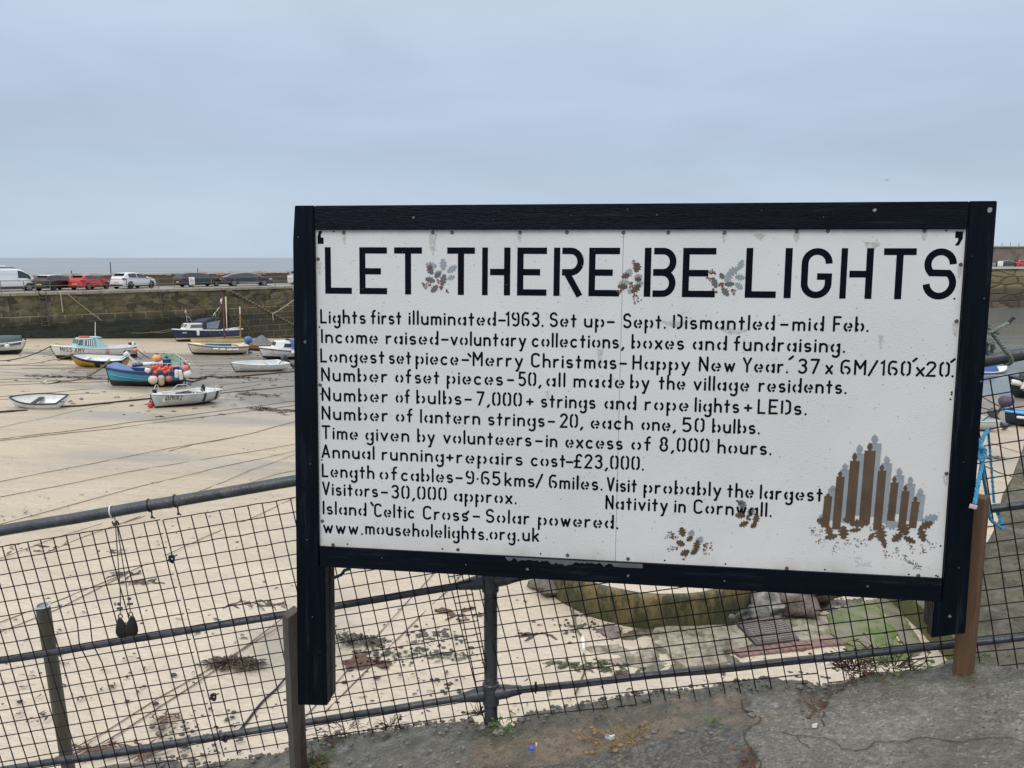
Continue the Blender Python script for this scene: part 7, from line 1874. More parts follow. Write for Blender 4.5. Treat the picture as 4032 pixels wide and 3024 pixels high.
mb = MB(); mb.tube([p2 + Vector((-.02, 0, 2.6)), p2 + Vector((-.02, 0, 3.25))], [.05, .045], 8); b.add(mb, "mast_head", WHITE)
mb = MB()
for e in ((p2 + Vector((0, 0, 2.5)), p2 + Vector((1.6, .2, .6))), (p2 + Vector((0, 0, 2.4)), p2 + Vector((-1.7, .0, .0))), (p + Vector((.03, 0, 3.4)), p + Vector((1.4, .2, .8))), (p + Vector((.03, 0, 3.4)), p + Vector((-1.5, .2, .8)))): mb.tube(e, .014, 5)
b.add(mb, "rigging", LINE)
fl = thing("flag", "dark flag with white corners hanging from the taller of the two masts", "flag", b.world(p + Vector((.05, 0, 3.5))))
mb = MB(); n = 10
for half in range(3):
    vs = []
    for i in range(n):
        for j in range(2):
            u, v = i / (n - 1), half / 3 + j / 3
            vs.append(Vector((-.35 * v - .95 * u * .6 + .10 * math.sin(6 * u), .12 * math.sin(7 * u + 2 * v), .45 * (1 - v) - 1.25 * u - .2 * v)))
    mb.add(vs, [(2 * i, 2 * i + 1, 2 * i + 3, 2 * i + 2) for i in range(n - 1)], half % 2)
mb.build("cloth", [TARP_D, WHITE], fl)
mb = MB(); mb.add([(-.02, -.02, .48), (-.20, -.02, .40), (-.30, .02, .1), (-.12, 0, .16)], [(0, 1, 2, 3)]); mb.add([(-.70, -.02, -.72), (-.86, -.02, -.90), (-1.02, -.02, -1.18), (-.82, -.02, -.98)], [(0, 1, 2, 3)]); mb.build("white_corner", WHITE, fl, smooth=False)
# --- cream open boat with blue inside and outboard
b = Boat("open_boat", "cream open boat with blue inside, four white fenders and a blue covered outboard", "boat", G_(757, 1396), G_(950, 1393), 1.17, 1.75, .74, R(3), .82, .22, .06, .32, .20)
b.shell(CREAM, ANTI); b.rail(BLACKP, .022, "rubbing_strake", .90); b.rail(CREAM, .035); b.inner(CREAM, .34, .10, .90, cap=CREAM); b.deck(CREAM, .80, .985)
b.thwart(.55, BLUEIN, .9, .16, "bench"); b.thwart(.3, BLUEIN, .7, .16, "bench"); b.thwart(.08, CREAM, .5, .06, "stern_seat")
mb = MB(); mb.rbox((b.L * -.06, -b.B * .30, b.zs(.4) - .10), (b.L * .46, .06, .26), .02); b.add(mb, "blue_lining", BLUEIN)
b.outboard(ROYAL, tilt=.15, sc=1.05)
mb = MB(); p = b.P(0, 1, 1); mb.ball((p.x - .2, 0, p.z + .36), (.36, .24, .28), 14); b.add(mb, "motor_cover", paint('blue_motor_cover', (.06, .16, .30), .5))
for k, tt_ in enumerate((.60, .485, .365, .255)): fender(("foremost", "second", "third", "aftmost")[k] + " of four small white fenders along the cream boat", b.world(b.P(tt_, .80, 1, .10)), .08, .24, FENW, b.R @ Vector((1, 0, 0)), "four small fenders along the cream boat", "fender", CORD, b.world(b.P(tt_, 1, 1)))
# --- boat under grey tarpaulin
b = Boat("covered_boat", "low brown boat under a peaked grey tarpaulin beside the quay wall", "boat", G_(972, 1378), G_(1070, 1382), 1.15, 1.7, .55, R(-3), .8, .1, .05, .25, .2)
b.shell(VARN, ANTI); b.rail(VARN, .03); 
mb = MB(); vs = []; T = 16
for i in range(T):
    t = .02 + .95 * i / (T - 1); a = b.P(t, 1, 1); pk = .62 * math.exp(-((t - .42) / .24) ** 2) + .15
    for j in range(9):
        k = 1 - 2 * j / 8; vs.append(Vector((a.x, (a.y + .06) * k, a.z - .10 + (pk + .1) * (1 - abs(k)) ** .85 + .03 * fbm(t * 9, k * 4, 2, 3))))
mb.add(vs, [(i * 9 + j, i * 9 + j + 1, (i + 1) * 9 + j + 1, (i + 1) * 9 + j) for i in range(T - 1) for j in range(8)]); b.add(mb, "tarpaulin", TARP_G)
mb = MB(); mb.rbox((b.L * .34, .2, b.zs(.8) + .30), (.5, .3, .22), .06, Matrix.Rotation(-.5, 3, 'Y')); mb.tube([(b.L * .30, .1, b.zs(.8) + .1), (b.L * .42, .1, b.zs(.8) + .55)], .07, 6); b.add(mb, "rusty_winch", MARO)
mb = MB(); mb.tube([(b.L * .3, .3, b.zs(.8) + .05), (b.L * .12, .4, b.zs(.6) - .05)], .10, 8); b.add(mb, "tilted_outboard", BLACKP)
# --- white cuddy with blue cover
b = Boat("cabin_boat", "white day boat with a rounded cuddy and a blue cover, partly hidden by the board", "boat", G_(1040, 1413), G_(1290, 1408), 1.16, 1.85, .74, R(3), .80, .22, .06, .36, .24)
b.shell(WHITE, ANTI); b.rail(BLACKP, .022, "rubbing_strake", .90); b.rail(WHITE, .05); b.deck(WHITE, .50, .985, camber=.06); b.inner(WHITE, .3, t1=.5, cap=WHITE)
b.cabin(.60, .84, .58, WHITE, .74, .42, -.20, win=((.12, .52, .22, .72),), top_k=.70, win_mat=TARP_D)
mb = MB(); vs = []; T = 12
for i in range(T):
    t = .03 + .60 * i / (T - 1); a = b.P(t, 1, 1); pk = .10 + .68 * min(1, max(0, (t - .05) / .55)) ** 1.1
    for j in range(9):
        k = 1 - 2 * j / 8; vs.append(Vector((a.x, (a.y + .03) * k * (1 - .16 * (1 - abs(k)) * 0), a.z - .03 + pk * (1 - abs(k) ** 2.6) + .015 * fbm(t * 11, k * 3, 4, 3))))
mb.add(vs, [(i * 9 + j, i * 9 + j + 1, (i + 1) * 9 + j + 1, (i + 1) * 9 + j) for i in range(T - 1) for j in range(8)]); b.add(mb, "blue_cover", TARP_B)
fender("white fender on the day boat with the blue cover", b.world(b.P(.60, .84, 1, .13)), .11, .34, FENW, b.R @ Vector((1, 0, .1)), FG, "fender", CORD, b.world(b.P(.60, 1, 1)))
fender("white fender at the edge of the board, on the day boat with the blue cover", b.world(b.P(.40, .84, 1, .13)), .11, .34, FENW, b.R @ Vector((.6, 0, .6)), FG, "fender", CORD, b.world(b.P(.40, 1, 1)))
# --- open white dinghy with outboard
b = Boat("open_boat", "open white clinker dinghy with pale blue seats and a tilted black outboard", "dinghy", G_(928, 1466), G_(1098, 1456), 1.22, 1.5, .52, R(5), .84, .22, .06, .32, .10)
b.shell(WHITE, ANTI); b.rail(WHITE, .035); b.inner(WHITE, .2, .05, .93, cap=WHITE); b.thwart(.50, LIGHTB, .28, .16); b.thwart(.22, LIGHTB, .26, .14); b.thwart(.72, WHITE, .22, .14); b.deck(WHITE, .90, .985, camber=.03)
for ww in (.62, .74, .86):
    mb = MB()
    for sd in (1, -1): mb.tube([b.P(i / 24, ww, sd, .002) for i in range(25)], .011, 5)
    b.add(mb, "clinker_strake", WHITE)
b.outboard(GREYM, tilt=.85, sc=1.15)
# --- green-covered boat at the left edge, bow to the right
b = Boat("covered_boat", "boat under a grey green cover at the left edge, white side with a brown bottom", "boat", G_(83, 1395), G_(-190, 1392), 1.15, 1.9, .80, R(-3), .80, .22, .06, .34, .36)
b.shell(WHITE, BROWNB); b.rail(WHITE, .04)
mb = MB(); vs = []; T = 14
for i in range(T):
    t = .0 + .95 * i / (T - 1); a = b.P(t, 1, 1)
    for j in range(9):
        k = 1 - 2 * j / 8; vs.append(Vector((a.x, (a.y + .04) * k, a.z - .20 + .74 * (1 - abs(k) ** 3.2) * (1 - .2 * t) + .02 * fbm(t * 9, k * 3, 6, 3))))
vs2 = []
mb.add(vs, [(i * 9 + j, i * 9 + j + 1, (i + 1) * 9 + j + 1, (i + 1) * 9 + j) for i in range(T - 1) for j in range(8)]); mb.add(vs[-9:], [tuple(range(9))]); b.add(mb, "boat_cover", TARP_T)
mb = MB(); mb.tube([b.P(.985, .98), b.P(.985, .98) + Vector((.10, 0, .28))], .05, 6); b.add(mb, "stem_head", BROWNB)
fender("white ball fender near the bow of the green covered boat", b.world(b.P(.80, .82, -1, .15)), .15, .17, FENW, (0, 0, 1), FG, "buoy", NAVY, b.world(b.P(.80, 1, -1)))
fender("long white fender lying along the side of the green covered boat", b.world(b.P(.62, .84, -1, .13)), .12, .42, FENW, b.R @ Vector((1, 0, .25)), FG, "fender", CORD, b.world(b.P(.62, 1, -1)))

# --- boats to the right of the board
def Zr(x, y): return (3832 + x / 5.53, 1400 + y / 5.53)
pR = G_(*Zr(600, 575)); pRs = G_(*Zr(-180, 560))
b = Boat("cabin_boat", "white motor boat with a blue cover, seen right of the board beyond the rail", "boat", pR, pRs, 1.15, 2.1, 1.0, R(-3), .8, .30, .05, .45, .22)
b.shell(GREYW, MARO); b.rail(BLACKP, .022, "rubbing_strake", .93); b.rail(WHITE, .05); b.deck(WHITE, .3, .985, camber=.14); b.cabin(.40, .66, .35, WHITE, .7, .6, -.2)
mb = MB(); vs = []
for i in range(10):
    t = .05 + .55 * i / 9; a = b.P(t, 1, 1)
    for j in range(9):
        k = 1 - 2 * j / 8; vs.append(Vector((a.x, a.y * k, a.z + .65 * (1 - abs(k) ** 2.4))))
mb.add(vs, [(i * 9 + j, i * 9 + j + 1, (i + 1) * 9 + j + 1, (i + 1) * 9 + j) for i in range(9) for j in range(8)]); b.add(mb, "blue_cover", TARP_B)
mb = MB(); mb.tube([b.P(.985, .98), b.P(.985, .98) + Vector((.25, 0, .1))], .05, 6); b.add(mb, "bow_roller", STEEL)
fender("white fender at the bow of the motor boat right of the board", b.world(b.P(.93, .62, -1, .10)), .12, .30, FENW, b.R @ Vector((1, 0, 0)), FG, "fender", CORD, b.world(b.P(.92, 1, -1)))
b = Boat("motor_launch", "dark green hulled boat with white fenders along its side, at the right edge", "boat", G_(3985, 1565), G_(4230, 1580), 1.2, 2.0, 1.30, R(2), .8, .14, .05, .40, .30)
b.shell(DKGR, DKGR); b.rail(BLACKP, .05); b.deck(GREYM, .4, .985)
mb = MB(); mb.rbox((b.L * .18, .1, b.zs(.7) + .26), (1.5, 1.0, .42), .15); mb.rbox((b.L * .34, .1, b.zs(.8) + .24), (.2, .5, .4), .05); b.add(mb, "stacked_gear", TARP_G)
for k, tt_ in enumerate((.93, .83, .73)): fender("plump white fender on the dark green boat, " + ("foremost", "middle", "aftmost")[k] + " of three", b.world(b.P(tt_, .78, 1, .14)), .19, .42, FENW, b.R @ (Vector((1, .2, .2)) if k == 0 else Vector((.35, 0, -1))), "three fenders on the dark green boat", "fender", CORD, b.world(b.P(tt_, 1, 1)))
sb_ = G_(*Zr(800, 1490)); bb_ = sb_ + Vector((3.2, -2.4, 0)); bb_.z = sand_z(bb_.x, bb_.y)
b = Boat("open_boat", "small blue boat with light blue rim, stern first, right of the board", "boat", bb_, sb_, 1.12, 1.5, .72, R(4), .86, .16, .04, .3, .12)
b.shell(DKB, ANTI); b.rail(SKYB, .06, w=.97); b.inner(BLUEIN, .2, .06, .94, cap=SKYB); b.thwart(.12, SKYB, .42, .04, "stern_seat"); b.thwart(.42, BLUEIN, .25, .15); b.thwart(.66, BLUEIN, .2, .15)
b.outboard(GREYM, tilt=.5, sc=1.0, y=.2)
mb = MB(); p = b.P(0, 1, 1); mb.ball((p.x - .05, .25, p.z + .40), (.36, .34, .30), 16, jit=.12, sd=3); b.add(mb, "motor_cover", pm('purple_canvas', (.085, .06, .085), .7, .3, 4, .5, 9))
fender("white fender on the side of the small blue boat", b.world(b.P(.16, .80, -1, .09)), .07, .20, FENW, b.R @ Vector((1, 0, 0)), FG, "fender", CORD, b.world(b.P(.16, 1, -1)))
sb_ = G_(*Zr(290, 1610)); bb_ = sb_ + Vector((-2.6, -.3, 0)); bb_.z = sand_z(bb_.x, bb_.y)
b = Boat("open_boat", "grey boat almost hidden by the board, only its tilted dark outboard showing", "boat", bb_, sb_, 1.12, 1.4, .55, 0, .86, .16, .04, .3, .12)
b.shell(GREYW, ANTI); b.rail(GREYW, .03); b.inner(GREYW, .2); b.outboard(GREYM, tilt=.75, sc=1.2)

# ------------------------------------------------------------------ cars parked on the quay
TYRE = pm('tyre_rubber', (.012, .012, .013), .8, .2, 20); ALLOY = pm('alloy_wheel', (.36, .37, .38), .35, .15, 20, metal=.6); GLASSC = pm('car_glass', (.018, .022, .026), .07, .2, 2, spec=.8); TRIM = pm('black_trim', (.012, .012, .013), .5, .2, 20); LAMPR = pm('red_tail_lamp', (.30, .02, .025), .2, .2, 20, spec=.7); LAMPW = pm('headlamp_glass', (.45, .47, .5), .15, .1, 20, spec=.8); PLATEY = pm('yellow_plate', (.58, .42, .04), .5, .1, 20); CHROME = pm('chrome_trim', (.55, .56, .58), .18, .1, 20, metal=.9)
def carpaint(name, c): return pm(name, c, .22, .05, 1.5, coat=.6)
CW = carpaint('white_car_paint', (.66, .68, .70)); CB = carpaint('black_car_paint', (.010, .010, .013)); CRd = carpaint('red_car_paint', (.48, .022, .03)); CG = carpaint('dark_grey_car_paint', (.018, .021, .026)); CS = carpaint('silver_grey_car_paint', (.20, .22, .25)); CV = carpaint('white_van_paint', (.62, .65, .70))
def interp(tab, x):
    if x <= tab[0][0]: return tab[0][1]
    for (a, b), (c, d) in zip(tab, tab[1:]):
        if x <= c: return b + (d - b) * (x - a) / (c - a)
    return tab[-1][1]
PROF = {
 'hatch': dict(L=4.1, W=1.78, H=1.47, top=[(-.5, .42), (-.495, .55), (-.475, .68), (-.45, .76), (-.385, .945), (-.30, .99), (-.12, 1.0), (.03, .965), (.13, .88), (.24, .70), (.36, .645), (.45, .55), (.495, .42), (.5, .35)], belt=[(-.5, .42), (-.43, .68), (-.2, .655), (.23, .62), (.40, .56), (.5, .35)], side=[(-.33, -.105), (-.085, .19)], rear=(-.445, -.365), front=(.045, .225), wh=(-.305, .315)),
 'estate': dict(L=4.75, W=1.85, H=1.50, top=[(-.5, .42), (-.495, .6), (-.48, .70), (-.44, .90), (-.40, .965), (-.28, 1.0), (-.08, .995), (.06, .94), (.15, .84), (.235, .69), (.36, .635), (.45, .55), (.495, .42), (.5, .35)], belt=[(-.5, .42), (-.45, .68), (-.2, .66), (.22, .62), (.40, .56), (.5, .35)], side=[(-.40, -.24), (-.22, -.04), (-.02, .19)], rear=(-.475, -.42), front=(.07, .22), wh=(-.295, .315)),
 'saloon': dict(L=5.0, W=1.92, H=1.46, top=[(-.5, .42), (-.495, .58), (-.46, .68), (-.40, .74), (-.29, .87), (-.17, .965), (-.04, 1.0), (.06, .975), (.16, .88), (.27, .70), (.38, .635), (.46, .53), (.495, .42), (.5, .35)], belt=[(-.5, .42), (-.42, .68), (-.2, .66), (.25, .62), (.42, .55), (.5, .35)], side=[(-.27, -.055), (-.035, .215)], rear=(-.38, -.20), front=(.075, .26), wh=(-.30, .315)),
 'van': dict(L=5.1, W=1.95, H=1.98, top=[(-.5, .30), (-.498, .62), (-.49, .94), (-.47, .985), (-.2, 1.0), (.15, .995), (.22, .96), (.30, .82), (.38, .655), (.46, .53), (.49, .42), (.5, .28)], belt=[(-.5, .30), (-.47, .58), (.2, .56), (.34, .56), (.42, .50), (.5, .28)], side=[(.165, .335)], rear=None, front=(.235, .36), wh=(-.30, .315)),
}
def car(name, label, kind, px, back, yaw, body, group="cars parked on the quay", roof=None, lit=True, scale=1.0, pos=None, est=None, plate=True):
    D = PROF[kind]; L, W, H = D['L'] * scale, D['W'] * scale, D['H'] * scale
    if pos is None:
        s_ = quay_s(px, back); pos = quay(s_, back, QTOP)
    root = thing(name, label, "van" if kind == 'van' else "car", pos, (0, 0, yaw), group)
    def ring(x):
        u = x; T = interp(D['top'], u) * H; Bz = min(interp(D['belt'], u) * H, T - .012)
        hw = W / 2 * (1 - .16 * abs(2 * u) ** 5); zb = .17 * H * .9
        g_ = T - Bz; rw = hw * (.95 - (.20 if kind != 'van' else .10) * min(1, g_ / .45))
        X = u * L
        return [Vector((X, hw * .80, zb)), Vector((X, hw * .965, zb + .05)), Vector((X, hw, zb + .28 * (Bz - zb))), Vector((X, hw * .995, Bz - .30 * (Bz - zb))), Vector((X, hw * .945, Bz)), Vector((X, rw + (hw * .945 - rw) * .06, Bz + g_ * .86)), Vector((X, rw * .90, Bz + g_ * .97)), Vector((X, rw * .5, T)), Vector((X, 0, T + .006))]
    us = sorted(set([a for a, _ in D['top']] + [-.5 + i / 40 for i in range(41)]))
    mb = MB()
    for sd in (1, -1):
        vs = []
        for u in us: vs += [Vector((p.x, p.y * sd, p.z)) for p in ring(u)]
        mb.add(vs, [(i * 9 + j, i * 9 + j + 1, (i + 1) * 9 + j + 1, (i + 1) * 9 + j) for i in range(len(us) - 1) for j in range(8)])
    for u in (us[0], us[-1]):
        r = ring(u); mb.add([p for p in r] + [Vector((p.x, -p.y, p.z)) for p in r[-2::-1]], [tuple(range(17))])
    mb.build("body", body, root, angle=32)
    def patch(u0, u1, j0, j1, f0, f1, nm, mat, off=.012, n=8):
        for sd in (1, -1):
            mb = MB(); vs = []
            for i in range(n):
                r = ring(u0 + (u1 - u0) * i / (n - 1)); a, c = r[j0], r[j1]
                for k in range(3):
                    p = a.lerp(c, f0 + (f1 - f0) * k / 2); vs.append(Vector((p.x, (p.y + off) * sd, p.z + .004)))
            mb.add(vs, [(i * 3 + k, i * 3 + k + 1, (i + 1) * 3 + k + 1, (i + 1) * 3 + k) for i in range(n - 1) for k in range(2)])
            mb.build(nm, mat, root)
    for (u0, u1) in D['side']: patch(u0, u1, 4, 5, .06, .96, "side_window", GLASSC)
    def screen(u0, u1, nm):
        mb = MB(); vs = []; n = 8
        for i in range(n):
            r = ring(u0 + (u1 - u0) * i / (n - 1)); row = [r[6], r[7], r[8]]; half = [Vector((p.x, p.y * (.97 if k == 0 else 1), p.z)) for k, p in enumerate(row)]
            vs += half + [Vector((p.x, -p.y, p.z)) for p in half[-2::-1]]
        sx = .010 if u0 > 0 else -.010
        mb.add([p + Vector((sx, 0, .010)) for p in vs], [(i * 5 + k, i * 5 + k + 1, (i + 1) * 5 + k + 1, (i + 1) * 5 + k) for i in range(n - 1) for k in range(4)])
        mb.build(nm, GLASSC, root)
    if D['rear']: screen(*D['rear'], "rear_window")
    screen(*D['front'], "windscreen")
    if roof is not None:
        mb = MB(); vs = []; n = 14
        for i in range(n):
            r = ring(-.375 + .40 * i / (n - 1)); row = [r[5].lerp(r[6], .5), r[6], r[7], r[8]]; vs += row + [Vector((p.x, -p.y, p.z)) for p in row[-2::-1]]
        mb.add([p + Vector((0, 0, .012)) for p in vs], [(i * 7 + k, i * 7 + k + 1, (i + 1) * 7 + k + 1, (i + 1) * 7 + k) for i in range(n - 1) for k in range(6)]); mb.build("roof", roof, root)
    rw_ = .315 * scale * (1.04 if kind in ('saloon', 'van') else 1)
    for ux in D['wh']:
        for sd in (1, -1):
            mb = MB(); Rm = Matrix.Rotation(-PI / 2 * sd, 3, 'X'); c = (ux * L, sd * (W / 2 - .10), rw_)
            mb.lathe([(rw_ * .62, -.1), (rw_ * .95, -.1), (rw_, -.06), (rw_, .07), (rw_ * .94, .105), (rw_ * .66, .105), (rw_ * .64, .08)], 22, c, Rm); wo = mb.build("wheel", TYRE, root)
            rb = MB(); rb.lathe([(rw_ * .66, .06), (rw_ * .66, .098), (rw_ * .58, .09), (rw_ * .56, .05), (.0, .05)], 20, c, Rm)
            for k in range(5):
                a = k * 2 * PI / 5; q = Rm @ Vector((rw_ * .32 * math.cos(a), rw_ * .32 * math.sin(a), .085)); rb.box(Vector(c) + q, (rw_ * .60, rw_ * .17, .03), Rm @ Matrix.Rotation(a, 3, 'Z'))
            rb.build("rim", ALLOY if kind in ('saloon', 'estate') or body is CRd or kind == 'van' else GREYM, wo)
            ab = MB(); vs = []
            for k in range(13):
                a = PI * k / 12 - .0
                for rr in (rw_ * 1.04, rw_ * 1.22): vs.append((ux * L + rr * math.cos(a), sd * (W / 2 * (1 - .16 * abs(2 * ux) ** 5) + .006), rw_ + rr * math.sin(a)))
            ab.add(vs, [(2 * k, 2 * k + 1, 2 * k + 3, 2 * k + 2) for k in range(12)]); ab.build("wheel_arch", TRIM, root)
    # lamps, plates, mirrors, sills
    yz = W / 2 * .80; xb = -L / 2; hl = .62 * H if kind != 'van' else .5 * H
    for sd in (1, -1):
        mb = MB(); mb.rbox((xb + .16, sd * yz * 1.04, hl), (.34, .20, .16 if kind != 'van' else .4), .05, Matrix.Rotation(.25 * sd, 3, 'Z')); mb.build("tail_lamp", LAMPR, root)
        mb = MB(); mb.rbox((L / 2 - .22, sd * yz * .98, .47 * H if kind != 'van' else .42 * H), (.40, .20, .14), .05, Matrix.Rotation(-.35 * sd, 3, 'Z')); mb.build("headlamp", LAMPW, root)
        mb = MB(); mb.rbox((D['front'][1] * L - .15, sd * (W / 2 + .06), .66 * H if kind != 'van' else .60 * H), (.14, .20, .14 if kind != 'van' else .26), .04); mb.build("door_mirror", body if kind != 'van' else TRIM, root)
        mb = MB(); mb.box((.0, sd * (W / 2 - .03), .18 * H), (L * .42, .06, .07)); mb.build("sill", TRIM, root, smooth=False)
        for ud in ((-.11, .08) if kind != 'van' else (.17,)):
            mb = MB(); mb.rbox((ud * L, sd * (W / 2 - .004), .56 * H if kind != 'van' else .47 * H), (.20, .03, .035), .01); mb.build("door_handle", body if kind != 'van' else TRIM, root)
    mb = MB(); mb.rbox((xb + .03, 0, .22 * H), (.12, W * .80, .14), .04); mb.build("rear_bumper", TRIM if kind != 'van' else body, root)
    mb = MB(); mb.rbox((L / 2 - .03, 0, .24 * H), (.10, W * .70, .16), .04); mb.build("front_grille", TRIM, root)
    if plate: mb = MB(); mb.box((xb - .012, 0, .36 * H if kind != 'hatch' else .40 * H), (.02, .52, .11)); mb.build("number_plate", PLATEY, root, smooth=False)
    if kind == 'saloon':
        for sd in (1, -1):
            mb = MB(); mb.tube([(lambda r: Vector((r[5].x, sd * (r[5].y + .012), r[5].z)))(ring(-.30 + .56 * k / 16)) for k in range(17)], .018, 5); mb.build("window_trim", CHROME, root)
            mb = MB(); mb.tube([(-L * .2, sd * (W / 2 - .005), .22 * H), (L * .2, sd * (W / 2 - .005), .22 * H)], .022, 5); mb.build("sill_trim", CHROME, root)
    if kind == 'hatch':
        mb = MB(); mb.rbox((-.415 * L, 0, .95 * H), (.20, W * .60, .03), .012); mb.build("roof_spoiler", roof or body, root)
    if kind == 'van':
        mb = MB()
        for sd in (1, -1): mb.tube([(-.46 * L, sd * .62, H + .10), (.10 * L, sd * .62, H + .10), (.16 * L, sd * .62, H + .02)], .025, 6)
        for k in range(5): mb.tube([(-.44 * L + k * .13 * L, -.64, H + .11), (-.44 * L + k * .13 * L, .64, H + .11)], .022, 6); 
        mb.build("roof_rack", TRIM, root)
        mb = MB(); mb.tube([(-.5 * L, -.55, H + .20), (.0 * L, -.55, H + .20)], .075, 10); mb.build("pipe_carrier", CW, root)
        for sd in (1, -1):
            mb = MB(); mb.tube([(-.47 * L, sd * (W / 2 + .004), .50 * H), (.12 * L, sd * (W / 2 + .004), .50 * H), (.14 * L, sd * (W / 2 + .0), .55 * H), (.145 * L, sd * (W / 2 - .05), .80 * H), (-.46 * L, sd * (W / 2 - .05), .82 * H)], .012, 5, closed=True); mb.build("side_panel_rib", CV, root)
    return root
qa = qrot
car("parked_van", "white panel van with a black roof rack at the left edge of the quay", 'van', 22, 4.6, R(41), CV, scale=1.0)
car("parked_car", "black hatchback with a white roof, between the van and the red car", 'hatch', 219, 4.0, R(79), CB, roof=CW, scale=.97)
car("parked_car", "red hatchback with a yellow plate, between the black and the white hatchbacks", 'hatch', 352, 3.8, R(80), CRd, scale=.95)
car("parked_car", "white hatchback with dark windows and a gap of quay on both sides", 'hatch', 525, 3.9, R(73), CW, scale=1.05)
car("parked_car", "dark grey estate car parked close behind the dark saloon", 'estate', 782, 4.2, R(54), CG, scale=.98)
car("parked_car", "dark saloon with bright trim round its windows, in front of the estate", 'saloon', 972, 3.2, R(31), CG, scale=1.0)
car("parked_car", "silver grey car just showing at the left edge of the notice board", 'hatch', 1205, 4.2, R(66), CS, scale=1.05)
FG_ = "cars parked on the far quay"
def farcar(px, lab, mt, kind, yaw):
    p = at(px, 1050, YA + 5.5); p.z = -1.94
    car("parked_car", lab, kind, 0, 0, yaw, mt, FG_, pos=p)
farcar(3790, "black car on the far quay, hidden behind the right upright of the board", CB, 'hatch', R(172))
farcar(3893, "silver car on the far quay, half hidden by the board's right upright", CS, 'estate', R(8))
farcar(3960, "dark grey car on the far quay left of the red one", CG, 'saloon', R(4))
farcar(4028, "red car on the far quay at the right edge of the photo", CRd, 'hatch', R(10))
farcar(4120, "dark car on the far quay beyond the red one", CB, 'hatch', R(10))
p = at(3937, 1060, YA + 1.2); p.z = -1.68
wb_ = thing("notice_post", "small white notice on the edge of the far quay", "sign", p); mb = MB(); mb.rbox((0, 0, .55), (1.0, .08, 1.0), .02); mb.build("panel", WHITE, wb_); mb = MB(); mb.tube([(0, .05, 0), (0, .05, .6)], .04, 6); mb.build("stake", M['galv'], wb_)

# ------------------------------------------------------------------ railing, ladders, steps, signs and ropes on the quay
RAILM = pm('dull_rail', (.16, .155, .145), .5, .25, 10, metal=.3)
def qloc(o): o.location = (Q0.x, Q0.y, 0); o.rotation_euler = (0, 0, qrot)
rl = thing("quay_railing", "thin two-rail metal railing along the quay edge", "railing"); qloc(rl)
POSTS = [-400, -300, -200, -100, 0, 91, 137, 195, 304, 395, 497, 593, 622, 684, 756, 832, 925, 1014, 1082, 1150, 1230, 1320, 1420]
ps = [quay_s(px, .30) for px in POSTS]
for s_ in ps:
    mb = MB(); mb.tube([(s_, .30, QTOP - .05), (s_, .30, QTOP + 1.02)], .032, 6); mb.build("post", RAILM, rl)
for zv, nm in ((1.0, "top_rail"), (.52, "lower_rail")):
    mb = MB(); mb.tube([(s_, .30, QTOP + zv + .015 * fbm(s_, zv, 0, 2)) for s_ in ps], .026, 6); mb.build(nm, RAILM, rl)
def ladder(px, ztop, zbot, label):
    s_ = quay_s(px, 0); t = thing("quay_ladder", label, "ladder"); qloc(t)
    for e in (-.26, .26):
        mb = MB(); mb.tube([(s_ + e, -.14 - .25 * (QTOP - z_) / 7, z_) for z_ in (ztop, (ztop + zbot) / 2, zbot)], .035, 6); mb.build("stile", LADM, t)
    z_ = ztop - .25
    while z_ > zbot:
        mb = MB(); mb.tube([(s_ - .26, -.14 - .25 * (QTOP - z_) / 7, z_), (s_ + .26, -.14 - .25 * (QTOP - z_) / 7, z_)], .024, 6); mb.build("rung", LADM, t); z_ -= .34
LADM = pm('rusty_ladder', (.085, .075, .058), .6, .3, 6, metal=.2)
ladder(160, QTOP + .1, -5.9, "rusty ladder on the quay wall beneath the white van")
ladder(637, QTOP - .1, -5.9, "rusty ladder on the quay wall between the white hatchback and the estate")
# flight of steps down the face of the quay
st = thing("quay_steps", "stone steps slanting down the face of the quay to the right", "steps"); qloc(st)
s0, s1 = quay_s(884, 0), quay_s(1175, 0); nst = 25
STEPM = pm('worn_step_stone', (.115, .103, .072), .7, .3, 2, .5, 10, stain=(.08, .072, .05), stain_amt=.5)
for i in range(nst):
    a = s0 + (s1 - s0) * i / nst; b_ = s0 + (s1 - s0) * (i + 1) / nst; zt = QTOP - .05 - .182 * (i + 1)
    mb = MB(); mb.rbox(((a + b_) / 2, -.55, zt - .09), ((b_ - a) * 1.02, .95, .18 + .01 * (i % 3)), .012); mb.build("step", STEPM, st)
mb = MB()
for i in range(nst):
    a = s0 + (s1 - s0) * i / nst; b_ = s0 + (s1 - s0) * (i + 1) / nst; zt = QTOP - .05 - .182 * (i + 1)
    mb.box(((a + b_) / 2, -.45, (zt - .18 - 10) / 2), ((b_ - a), .9, (zt - .18 + 10)))
mb.build("steps_base", MASON, st, smooth=False)
NG = "pair of white notices on the quay railing"
for k, (px, wd, lab) in enumerate([(750, .30, "left one of a pair of white notices on the railing by the estate car"), (760, .30, "right one of a pair of white notices on the railing by the estate car"), (1138, .34, "left one of a pair of white notices on the railing beside the board edge"), (1148, .34, "right one of a pair of white notices on the railing beside the board edge")]):
    s_ = quay_s(px, .25); t = tag(thing("railing_notice", lab, "sign"), group=NG); qloc(t)
    mb = MB(); mb.rbox((s_, .245, QTOP + .70), (wd, .025, .75), .01); mb.build("panel", WHITE, t)
    mb = MB(); mb.box((s_, .229, QTOP + .78), (wd * .6, .004, .05)); mb.box((s_, .229, QTOP + .62), (wd * .5, .004, .04)); mb.build("print", LINE, t, smooth=False)
